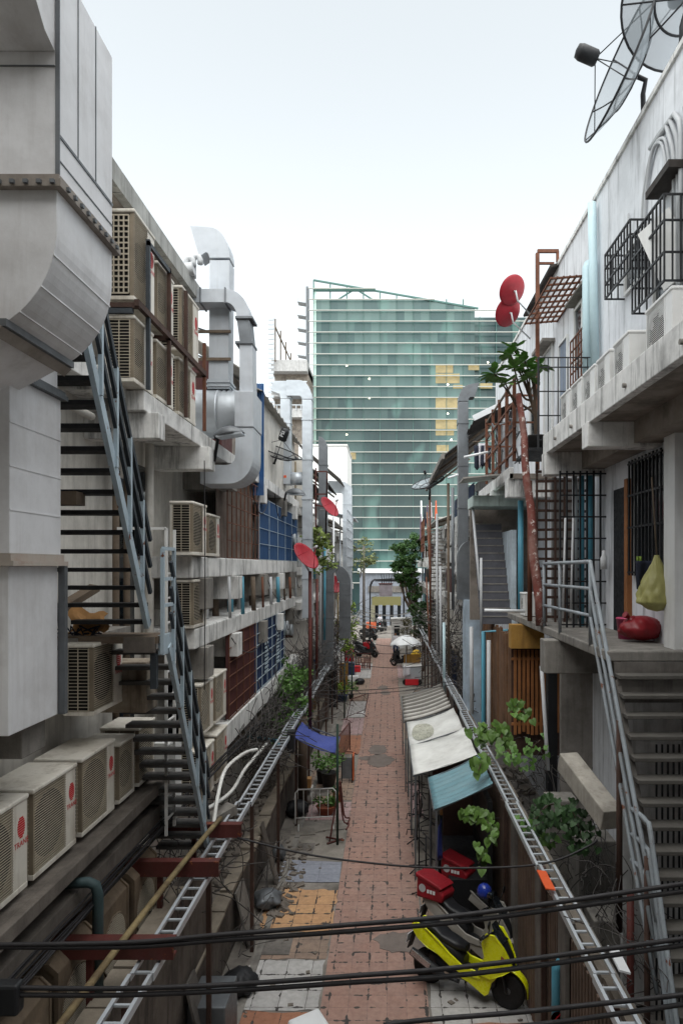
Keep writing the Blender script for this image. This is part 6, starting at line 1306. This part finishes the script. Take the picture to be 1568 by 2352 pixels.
# laundry on the right row
for k, (x, y, m, lab) in enumerate([(966,1180,m_clothp,'mauve blanket hanging on the far right balcony'),(975,1165,m_clothb,'dark garment on the far right balcony'),(981,1160,m_clothp,'violet garment on the far right balcony'),(990,1155,m_clothw,'pale garment on the far right balcony'),(1001,1150,m_orange,'orange garment on the far right balcony')]): cloth(aY(x,y,40), .45, 1.4 if k == 0 else 1.0, m, lab, (0,1,0), k, 'laundry on the far right row', .06)
c = aY(985,1117,30); meshdish(c, (-.3,-.35,.9), 1.5, 'far black mesh dish under the dark corrugated roof on the right', m_meshl, [c-V((0,0,.6))], .06, .12, rr=.02, feed=.4)
b = MB(); p = aY(968,1190,38); q = aY(972,1250,38); grille(b, 1.95, 36.5, 40, 7.6, 9.3, .4, .4, .02); b.build('balcony_rail', m_rust, label='rusty balcony rail hung with laundry on the far right', cat='railing')
p = aY(1008,1335,24); MB().box(2.5,27,5.75,2.6,29.2,6.7).build('brown_panel', m_maroon, label='dark red panel on the right row band', cat='panel')
# ================================================================ cross street end
GH = thing('gatehouse','low white and yellow lit building across the end of the alley','building',(-.2,78,0))
MB().box(-3.2,78,0,4.0,82,6.0).build('wall', mat('gate_wall',(132,138,148),.7,streak=.2), GH); MB().box(-3.4,77.6,6.0,4.2,82,6.5).build('roof', m_white, GH)
ml = NT('lit_sign_yellow'); ml.b.inputs['Base Color'].default_value = srgb(100,96,58); ml.b.inputs['Emission Color'].default_value = srgb(206,200,130); ml.b.inputs['Emission Strength'].default_value = .025; ml = ml.mt
MB().box(-1.8,77.7,2.3,1.5,77.95,3.3).build('lit_sign', ml, GH); MB().box(-2.2,77.8,3.8,2.0,77.98,4.5).build('fascia', m_concd, GH)
for k in range(5): MB().box(-1.9+.85*k,77.6,0,-1.45+.85*k,77.98,2.35).build('column', mat('column_cream',(128,124,104),.8) if k == 0 else GH.children[-1].data.materials[0], GH)
for k in range(4): MB().box(-1.44+.85*k,77.9,0,-1.06+.85*k,77.99,2.3).build('doorway', m_glassd, GH)
t = thing('arch_gate','black steel arch with cables over the end of the alley','gate',(-.1,60,0))
pts = [(-1.55,60,0),(-1.55,60,4.6)]+[(-1.55+.5-.5*math.cos(a),60,4.6+1.0*math.sin(a)) for a in (.4,.8,1.2,PI/2)]+[(.9-.0+.5*math.sin(a),60,4.6+1.0*math.cos(a)) for a in (0,.4,.8,1.2,PI/2)]+[(1.4,60,0)]
MB().tube(pts, .06, 8).build('arch', m_black, t)
for k in range(3): MB().tube([V(p)+V((rnd.uniform(-.1,.1),.05,rnd.uniform(-.15,.15))) for p in pts], .03, 5).build('cable', m_cable, t)
bx = MB().box(-.75,59.6,4.15,.4,60.2,5.2).build('transformer_box', mat('transformer_grey',(150,142,148),.7,streak=.3), label='grey transformer box hung on the steel arch', cat='transformer', bevel=.03)
MB().box(-.8,59.55,5.2,.45,60.25,5.28).build('lid', m_redox, bx); bpy.context.view_layer.update()
for o in [c for c in bx.children]: pass
b = MB()
for k in range(5): b.tube([(-.5+.2*k,59.9,5.28),(-.5+.2*k,59.9,5.7),(-.6+.25*k,60,6.1)], .035, 6)
b.build('bushing', m_black, bx)
MB().tube([(-1.95,56,0),(-1.95,56,8.6)], [.13,.09], 8).build('utility_pole', m_concd, label='grey utility pole at the far end left of the arch', cat='utility pole')
MB().beam((-2.6,56,8.2),(-1.4,56,8.2),.08).build('cross_arm', m_wood, label='cross arm on the far utility pole', cat='cross arm')
GQ = 'thin cables slung across the far alley'
for k in range(9):
    y = 28+4.2*k; cable('overhead_wire', sag((-2.6,y,3.1+.1*(k % 3)),(2.4,y+rnd.uniform(-3,3),3.0+.2*(k % 2)), .35+.1*(k % 3)), .014, 'thin black cable sagging across the alley between the two trays, one of several', GQ, 5)
for k in range(2): cable('overhead_wire', sag((-2.5,20.5+.6*k,2.95),(2.3,21.5+.6*k,3.1), .12), .012, ['thin cable stretched across the path above the grey awning, nearer one','thin cable stretched across the path above the grey awning, farther one'][k], 'wires across the middle of the path', 5)
# ================================================================ glass tower
GT_ = thing('office_tower','green glass office tower with white horizontal louvres and a slanted top','building',(4,100,0))
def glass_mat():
    t = NT('tower_glass_painted_reflections'); p = t.pos(); mp = t.node('ShaderNodeMapping'); t.link(t.node('ShaderNodeNewGeometry').outputs['Position'], mp.inputs[0]); mp.inputs['Scale'].default_value = (1/1.155,.0,1/1.51)
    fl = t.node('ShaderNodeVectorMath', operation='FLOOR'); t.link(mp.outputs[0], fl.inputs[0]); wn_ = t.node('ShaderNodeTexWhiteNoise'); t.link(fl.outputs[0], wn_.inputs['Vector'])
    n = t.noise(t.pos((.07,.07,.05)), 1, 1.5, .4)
    c = t.mix(t.ramp(wn_.outputs['Value'],0,1), srgb(66,92,92), srgb(104,130,126)); c = t.mix(t.ramp(n,.47,.58,0,.85), c, srgb(40,60,62)); c = t.mix(t.ramp(t.noise(t.pos((.3,.1,.12)),1.2,1,.5),.58,.66,0,.45), c, srgb(110,150,142))  # broad dark reflections painted into the glass colour as noise patches
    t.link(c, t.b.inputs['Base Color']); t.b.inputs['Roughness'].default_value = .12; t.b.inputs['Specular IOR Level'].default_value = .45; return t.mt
XL, XR, TY = -10.3, 22, 95
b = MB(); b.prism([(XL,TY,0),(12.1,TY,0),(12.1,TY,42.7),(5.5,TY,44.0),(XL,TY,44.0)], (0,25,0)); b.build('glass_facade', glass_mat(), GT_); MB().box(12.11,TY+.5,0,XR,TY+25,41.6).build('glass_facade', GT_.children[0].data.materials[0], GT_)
m_teal = mat('tower_frame_teal',(78,116,110),.5,var=.1,bump=0); m_louv = mat('louvre_white',(180,182,176),.45,var=.04,bump=0)
b = MB(); k = 0; x = XL
while x < XR: b.box(x-.035,TY-.1,0,x+.035,TY-.005,min(44.0,41.6 if x > 12.1 else 99)); x += 2.31; k += 1
b.build('mullion', m_teal, GT_); 
b = MB(); pass
for i in range(28): z = 4.4+1.512*i; b.box(XL-.9,TY-.5,z,(XR if z < 42 else min(XR,XL+(46.6-z)/.172)) if z < 45 else XL+8.6,TY-.32,z+.12)
b.build('louvre_band', m_louv, GT_)
zt = lambda x: 46.6-(x-XL)*.172
pt = MB(); m_crown = mat('tower_crown_glass',(176,206,200),.2,var=.05,bump=0)
b = MB(); x = XL
while x < 12.5: b.beam((x,TY,43.9),(x,TY,zt(x)),.16); x += 2.31
b.beam((XL,TY,46.6),(12.6,TY,zt(12.6)),.22).beam((XL,TY,45.2),(-1.7,TY,45.2),.3).beam((XL+3.4,TY,43.9),(XL+5.8,TY,45.4),.18).beam((XL+8.2,TY,43.9),(XL+5.8,TY,45.4),.18); b.build('crown_frame', m_teal, GT_)
b = MB(); b.box(XL,TY-.02,0,XL+.35,TY,46); b.build('corner_column', mat('corner_pale',(196,226,216),.4,var=.05,bump=0), GT_)
lw = NT('lit_office'); lw.b.inputs['Base Color'].default_value = srgb(150,134,92); lw.b.inputs['Emission Strength'].default_value = .12; 
nn = lw.noise(lw.pos((.9,.9,1.4)), 1.2, 4, .6); lw.link(lw.mix(lw.ramp(nn,.35,.65), srgb(96,98,76), srgb(222,204,156)), lw.b.inputs['Emission Color']); lw.b.inputs['Roughness'].default_value = .15; lw = lw.mt
k = 0
for px0, px1, py0, py1 in [(1000,1040,836,856),(1000,1055,858,880),(1000,1050,912,940),(1000,1048,962,985),(1000,1042,988,1000),(1002,1030,1022,1040),(1075,1100,838,850),(1100,1130,880,892),(805,817,1038,1055),(1040,1062,884,892)]:
    p, q = aY(px0,py1,TY), aY(px1,py0,TY); MB().box(p.x,TY-.03,p.z,q.x,TY-.008,q.z).build('lit_window', lw, GT_)
for px, py in [(796,840),(796,998),(796,1100),(796,1120),(848,870),(848,914),(1028,883),(1028,950),(1036,1010),(1120,832)]:
    p = aY(px,py,TY); MB().lathe([(.001,0),(.13,.0)], frame((p.x,TY-.04,p.z),(1,0,0),(0,0,1)), 12).build('lamp', m_lit, GT_)
dk = mat('interior_dark',(40,58,60),.2,var=.2,bump=0)
TG = thing('tower_fins','saw tooth shading fins on the flank of the glass tower','fins',(-10.9,95,30))
for i in range(6): z = 34+1.85*i; MB().prism([(-11.3,94.5,z),(-12.6,94.5,z+1.3),(-12.5,94.5,z+.2)], (0,1.5,0)).build('fin', m_galv, TG)
MB().box(-11.3,94.4,30,-11.0,95.8,45.5).build('fin_spine', m_galvd, TG); MB().box(-11.0,94.9,8,-10.31,97,33).build('louvred_strip', m_galv, TG)
PK = thing('parking_deck','grey concrete parking deck with railings left of the glass tower','building',(-13,88,0))
for y0, y1 in [(826,852),(888,910),(938,958)]:
    p = aY(622,y1,88); q = aY(705,y0,88); MB().box(p.x,88,p.z,q.x,98,q.z).build('deck_band', mat('deck_grey',(190,190,190),.8,streak=.3) if y0 == 826 else PK.children[0].data.materials[0], PK)
p = aY(626,826,88); q = aY(705,826,88); MB().box(p.x,89.5,0,q.x,98,p.z-.5).build('dark_interior', m_soffit, PK)
b = MB()
for y in (876,930): 
    for k in range(8): p = aY(625+11*k,y,87.9); q = aY(625+11*k,y+12,87.9); b.beam(p,q,.1)
    b.beam(aY(622,y,87.9),aY(705,y,87.9),.12)
b.build('deck_rail', m_galv, PK)
b = MB(); p0 = aY(616,736,87); 
for k in range(40): z = 14+k*.62; b.box(-15.2,87,z,-14.5,87.2,z+.3)
b.build('screen_slats', m_galv, PK); b = MB()
for k in range(6): zt_ = 38.5-1.0*k; x = -14.4+.45*k; b.beam((x,87.5+1.5*k,33),(x,87.5+1.5*k,zt_),.16); b.beam((x,87.5+1.5*k,zt_-1),(x+.4,89+1.5*k,zt_-2),.14)
b.build('screen_frame', m_wood, PK); p = aY(667,885,87.9); MB().lathe([(.001,0),(.22,0)], frame((p.x,p.y,p.z),(1,0,0),(0,0,1)), 12).build('lamp', m_lit, PK)
# ================================================================ trees and creepers
def tree(name, base, h, crown, n, ls, m, label, cat='tree', trunk_r=.12, clumps=20, mt=m_bark, group=None):
    t = thing(name, label, cat, base, group); B = V(base); b = MB(); top = B+V((crown[0][0],crown[0][1],h))
    cl = []
    for c in crown: cl.append((B+V(c[:3]), c[3]))
    for c, r in cl: b.tube(smoothpts([B, B+V((.05,.02,h*.35)), B.lerp(c,.7)+V((0,0,.1)), c],3), [trunk_r*(1-.08*i) for i in range(10)], 6)
    b.build('trunk', mt, t); b = MB()
    for c, r in cl:
        for k in range(clumps):
            d = V((rnd.gauss(0,1),rnd.gauss(0,1),rnd.gauss(0,1))).normalized()*r*rnd.uniform(.4,1.2); leaf_clump(b, c+V((d.x,d.y,d.z*.85)), r*rnd.uniform(.2,.45), n//clumps, ls, .7)
    b.build('crown', m, t); return t
tree('street_tree',(2.0,52,0),7.5,[(-.2,0,7.6,1.0),(-.8,0,6.6,.8),(.1,0,8.6,.8),(-1.1,0,8.2,.6),(-.3,.2,5.6,.7),(.2,0,4.6,.6),(.1,-.3,3.6,.5),(-.6,.2,7.2,.8),(-.2,.1,6.2,.7),(-1.3,0,6.9,.4),(-1.0,.2,5.9,.4)],1700,.15,mat('leaf_mid_green',(66,98,48),.6,var=.5,sc=3,bump=0),'dark green tree at the far end of the right row')
tree('roadside_bush',(2.3,44,0),2.6,[(0,0,2.6,.6),(-.3,-.5,3.4,.5),(.1,.5,4.0,.45)],700,.15,m_leafd,'dark shrub above the tray left of the far right row','shrub',.05)
tree('dry_bush',(1.35,50,0),1.8,[(0,0,2.0,.65),(.1,.2,2.6,.4)],420,.12,mat('leaf_olive_brown',(92,88,58),.8,var=.4,bump=0),'olive brown shrub beside the grey booth','shrub',.05)
tree('wall_shrub',(-3.0,20.3,2.3),1.2,[(.0,.2,1.1,.65),(.1,-.9,.95,.6),(.0,1.4,.9,.6),(.2,-2.0,.3,.45),(.25,-.8,.2,.5)],800,.13,m_leaf,'leafy green shrub growing over the left tray','shrub',.03)
tree('wall_creeper',(-2.3,38,2.6),1.5,[(.05,0,1.1,.55),(.1,-1.5,.5,.5),(0,1,1.8,.4),(.2,-2.8,.0,.4)],360,.16,m_leafy,'bright yellow green creeper on the far left tray','creeper',.03)
tree('hanging_fern',(-2.35,22.5,7.0),.6,[(0,0,.4,.45),(.1,.2,-.1,.4),(0,-.2,.75,.3)],260,.16,mat('fern_green',(120,136,72),.7,var=.4,bump=0),'pale green fern below the far left red dish','plant',.03)
tree('terrace_plant',(-1.9,47,6),.8,[(0,0,1.0,.7),(.1,.5,2.2,.6),(.6,0,1.2,.5)],260,.18,mat('vine_olive',(126,134,90),.8,var=.4,bump=0),'straggly vine on the far left terrace cage','vine',.03)
def heart(b, c, L, nrm):
    n = V(nrm).normalized(); a = n.orthogonal().normalized(); a = -UZ-n*(-UZ).dot(n); a = a.normalized() if a.length > .1 else n.orthogonal(); s = n.cross(a); c = V(c)
    a = (Matrix.Rotation(rnd.uniform(-.7,.7),3,n) @ a); s = n.cross(a)
    o = [(0,0),(-.18,.28),(-.05,.5),(.25,.52),(.6,.34),(1,0),(.6,-.34),(.25,-.52),(-.05,-.5),(-.18,-.28)]
    b.add([c+a*L*x+s*L*y+n*(L*.12*abs(y)-L*.15*x*x) for x, y in o], [(0,1,2,3),(0,3,4,5),(0,5,6,7),(0,7,8,9)])
def vine(label, pts, L, n, spread, m, group='heart leaved creepers on the right wall'):
    t = thing('creeper', label, 'creeper', pts[0], group); P = smoothpts(pts, 5); b = MB(); b.tube(P, .008, 5); b.build('stem', m_bark, t); b = MB()
    for k in range(n):
        p = rnd.choice(P)+V((rnd.uniform(-1,1),rnd.uniform(-1,1),rnd.uniform(-1,.6)))*spread; heart(b, p, L*rnd.uniform(.6,1.15), (rnd.uniform(-.6,.3),rnd.uniform(-1,-.2),rnd.uniform(.1,.9)))
    b.build('foliage', m, t)
m_heart = mat('leaf_heart_green',(84,116,48),.5,var=.45,sc=4,bump=0)
vine('large leaved creeper over the right tray beside the white awning',[aY(1095,1690,14),aY(1120,1672,13.8),aY(1150,1680,13.6),aY(1160,1720,13.4)],.15,80,.2,m_heart)
vine('single big leaf spray over the teal awning',[aY(1085,1745,13.0),aY(1110,1735,13),aY(1098,1770,12.6)],.2,14,.09,m_heart)
vine('large leaved creeper hanging below the teal awning',[aY(1070,1865,12),aY(1100,1860,12),aY(1120,1890,11.8),aY(1140,1930,11.6)],.13,62,.13,m_heart)
vine('small leaf spray low in front of the dark stall',[aY(1100,1945,11.6),aY(1108,1960,11.6),aY(1098,1985,11.5)],.14,12,.1,m_heart)
vine('dark leaved shrub in the right yard beside the concrete boxes',[aY(1225,1890,10.4),aY(1260,1850,10.4),aY(1310,1860,10.2),aY(1335,1920,10)],.1,190,.24,m_leafd)
vine('trailing leaves across the right tray',[aY(1200,1880,10.8),aY(1225,1890,10.7),aY(1262,1935,10.4)],.13,30,.12,m_leaf)
vine('small yellow green creeper on the orange slats',[aY(1180,1610,13.5),aY(1195,1625,13.5),aY(1205,1640,13.4)],.16,26,.14,m_heart)
vine('thin creeper above the sloping concrete beam',[aY(1165,1720,12.5),aY(1190,1740,12.3),aY(1240,1700,12.2)],.1,50,.22,m_leaf)
# ================================================================ more yard and alley clutter
cable('hanging_wire', [(-2.95,11,8.5),(-2.94,11,6.5),(-2.95,11,4.8)], .009, 'thin black wire hanging straight down past the left units', None, 5)
cable('hanging_wire', [(-3.35,6.9,7.45),(-3.36,6.92,6.6),(-3.33,6.95,6.0)], .008, 'thin black wire hanging below the timber block on the stair', None, 5)
tg = V((0,0,0))
GP = 'planks leaning on the left alley wall'
for k, (y, h, w, tl, m, lab) in enumerate([(9.3,1.2,.4,.3,m_concd,'dark sheet leaning on the left alley wall near the metal box'),(12.4,1.0,.6,.25,m_conc,'broken concrete slab leaning on the left alley wall'),(14.6,1.3,.3,.35,m_ledge,'stained board leaning on the left alley wall by the rubble')]):
    MB().obox(frame((-2.7+tl*.5,y,h*.5),(0,1,0),(-tl,0,h)), w,h,.035).build('leaning_plank', m, label=lab, cat='plank', group=GP)
for k, (y, x, s, m, lab) in enumerate([(10.9,-2.35,.26,m_black,'dark sack at the foot of the left wall below the beam ends'),(13.6,-2.4,.26,m_galvd,'grey sack at the foot of the left wall by the broken slab'),(18.6,-2.45,.3,m_black,'black sack under the left tray near the bench'),(19.6,-2.3,.24,m_conc,'pale sack under the left tray beyond the bench')]):
    blob((x,y,s*.6), s,s*1.1,s*.75,.3,k+20).build('sack', m, label=lab, cat='sack', group='sacks along the left wall')
for k, (y, lab) in enumerate([(19.0,'round brown pier under the left tray by the plywood cabinet')]):
    MB().lathe([(.13,0),(.12,1.2),(.13,2.6)], Matrix.Translation((-2.36,y,0)), 18).build('pier', mat('pier_brown',(96,82,70),.9,var=.3,streak=.5,dirt=.4), label=lab, cat='pier', group='round piers under the left tray')
# kerb and drain lines on the left strip
b = MB(); y = 5
while y < 34: b.box(-2.32,y,0,-2.2,y+1.18,.03+.008*math.sin(y*3)); y += 1.2
b.build('kerb', m_conc, kind='structure')
for k, (y, x) in enumerate([(12.2,-2.0),(16.4,-2.05),(20.4,-2.0)]): MB().box(x-.28,y-.3,.002,x+.28,y+.3,.02).build('drain_cover', m_concd, label=['square drain cover beside the blue grey sheet','square drain cover beside the white barrier','square drain cover beside the large potted plant'][k], cat='drain cover', group='drain covers on the left strip')
tangle('cable_tangle', (-2.5,13,.4), (.2,2.4,.3), 40, 'loose wires and twigs along the foot of the left wall', .008, .9)
tangle('cable_tangle', (-3.3,12,2.2), (.35,2,.6), 70, 'dark mess of wires in the left yard', .009, 1.4)
tangle('cable_tangle', (-2.9,23.5,3.2), (.3,2.5,.6), 110, 'thick mess of cables beside the leafy shrub on the left', .011, 2)
tangle('cable_tangle', (-2.6,33,3.4), (.4,5,.8), 110, 'far mess of cables above the left tray', .014, 2.6)
tangle('cable_tangle', (2.5,30,3.8), (.4,6,1.0), 90, 'far mess of cables above the right tray', .014, 2.6)
tangle('dry_vine', (3.1,10.5,2.2), (.5,1.8,.8), 90, 'dry vine stems in the right yard below the sloping beam', .007, 1.2)
tangle('dry_vine', (2.9,13.5,2.6), (.35,1.5,.7), 60, 'dry vine stems in front of the orange slats', .007, 1.1)
# clear patch in the white awning
b = MB(); n = 26
def on_sheet(u, v): return V((.56+1.38*v, 17.35+2.75*u, 2.2+.42*v-.05*math.sin(PI*v)*(1+.4*math.sin(u*7))+.02*math.sin(u*PI*3+v*3)+.02))
b.add([on_sheet(.42,.2)]+[on_sheet(.42+.3*math.sin(2*PI*k/n), .2+(.3 if math.cos(2*PI*k/n) > 0 else .13)*math.cos(2*PI*k/n)) for k in range(n)], [(0,k+1,(k+1) % n+1) for k in range(n)]); o = [q for q in S.objects if q.get('label','').startswith('cloudy white sheet awning over the right stalls, farther')][0]
b.build('clear_patch', mat('olive_clear_sheet',(178,176,160),.3,var=.35,sc=3), o)
o['label'] = 'cloudy white sheet awning with an olive clear patch over the right stalls'
o = [q for q in S.objects if q.get('label','').startswith('cloudy white sheet awning over the right stalls, nearer')][0]; o['label'] = 'cloudy white sheet awning next to the teal one over the right stalls'
# crates and bits behind the racks on the right
for k, (y, x, w, h, m, lab) in enumerate([(16.3,1.3,.4,.35,m_bluedk,'dark blue crate under the white awnings'),(18.0,1.4,.5,.5,m_card,'cardboard carton under the farther white awning'),(26,1.3,.5,.6,m_rustd,'rusty metal cabinet beyond the grey awning'),(27.5,1.35,.45,.9,m_galvd,'grey locker beyond the grey awning'),(33,1.3,.5,.7,m_wood,'wooden box stack near the vendor cart')]):
    MB().box(x,y,.0,x+w,y+w,h).build('storage_box', m, label=lab, cat='box', group='boxes along the right stalls', bevel=.02)

# ---------------------------------------------------------------- hanging cables, meters and conduits on the facades
for k in range(14):
    y = rnd.uniform(12.5,30); z = rnd.choice((8.7,6.55,5.4)); cable('hanging_wire', sag((-2.98-.05*(k % 2),y,z),(-3.0,y+rnd.uniform(1,3.5),z-rnd.uniform(.0,.6)), rnd.uniform(.15,.6)), .011, 'thin black cable looping between the left bands, one of several', 'cables looping on the left facade', 5)
for k in range(14):
    y = rnd.uniform(20,40); z = rnd.choice((8.7,6.55,5.4)); cable('hanging_wire', sag((2.8,y,z),(2.8,y+rnd.uniform(1,4),z-rnd.uniform(.0,.6)), rnd.uniform(.15,.7)), .013, 'thin black cable looping between the right bands, one of several', 'cables looping on the right facade', 5)
for k in range(9):
    y = 13.0+1.15*k; MB().tube([(-3.02,y,6.6-.02*k),(-3.0,y,5.8)], .03+.012*(k % 3), 7).build('drain_stub', [m_pvcg,m_pvcb,m_wood,m_rust][k % 4], label='short '+['grey','blue','brown','rusty'][k % 4]+' pipe between the two middle left bands, '+['nearest the half hidden unit','next to the first bracket','by the second bracket','in the shade of the third bracket','midway along','past the midpoint','beyond the last bracket pair','near the far end','at the far end'][k], cat='pipe', group='pipes between the left bands')
for k, (y, z, s) in enumerate([(20.9,4.6,.5),(21.9,4.5,.45),(22.6,7.4,.45)]):
    t = thing('extractor_fan', ['silver drum extractor fan right of the dark blue shutter','second silver extractor fan behind the drum fan','small silver extractor fan above the left eye level band'][k], 'extractor fan', (-3.1,y,z))
    MB().lathe([(s*.42,0),(s*.46,.03),(s*.42,.06),(s*.42,.4),(s*.46,.43),(s*.42,.46)], frame((-3.5,y,z+s*.6),(0,1,0),(0,0,1)), 24).build('drum', m_galv, t); MB().box(-3.5,y-.05,z,-3.04,y+.05,z+.12).build('bracket', m_rustd, t)
    MB().obox(frame((-3.25,y-s*.43,z+s*.75),(1,0,0),(0,.3,1)), .14,.1,.006).build('warning_label', m_red, t); MB().obox(frame((-3.25,y-s*.44,z+s*.5),(1,0,0),(0,0,1)), .1,.1,.006).build('warning_label', m_orange, t)
for k in range(7):
    y = 24.8+2.2*k; MB().box(-3.12,y,7.0+.1*(k % 2),-2.9,y+.5,7.5+.25*(k % 3)).build('meter_box', [m_galvd,m_acw,m_rustd][k % 3], label='small box fixed on the far left bands among the pipes', cat='box', group='small boxes on the far left bands', bevel=.01)
for k in range(7):
    y = 21.5+2.6*k; MB().box(2.72,y,5.75+1.2*(k % 2),2.95,y+.5,6.25+1.2*(k % 2)).build('meter_box', [m_acw,m_galvd,m_conc][k % 3], label='small box fixed on the right bands among the pipes', cat='box', group='small boxes on the right bands', bevel=.01)

m_cabl = mat('pale_cable', (150,148,144), .7, var=.2, bump=0)
for k in range(9):
    y = 44+1.9*k; MB().tube(smoothpts(sag((-2.4,y,3.3-.06*(k % 4)),(2.2,y+rnd.uniform(-1.5,1.5),3.1-.08*(k % 3)), .35+.12*(k % 3)),2), .02, 5).build('overhead_wire', m_cabl, label='pale cable sagging across the far end of the alley, one of several', cat='cable', group='pale cables at the far end')

c = aY(634,1052,19)+V((.35,-.25,.9)).normalized()*1.35*.4; o = [q for q in S.objects if q.get('label','').startswith('black mesh dish tipped')][0]
b = MB(); put_text(b, 'PSI', .14, frame(c+V((.04,-.2,.12)), (.45,0,1), (-1,0,.45))); b.build('lettering', m_white, o)
pipe([(2.05,8.3,.6),(2.05,8.3,1.9),(2.12,8.3,2.0)], .06, m_pvcb, 'blue pipe with a small round sign on the ribbed wall in the bottom right corner', None, n=12)
b = MB(); b.lathe([(.05,0),(.07,0)], frame((2.04,8.23,1.35),(1,0,0),(0,0,1)), 20); b.beam((2.0,8.228,1.31),(2.08,8.228,1.39),.012,.004)
o = [q for q in S.objects if q.get('label','').startswith('blue pipe with a small round')][0]; b.build('round_sign', m_red, o)
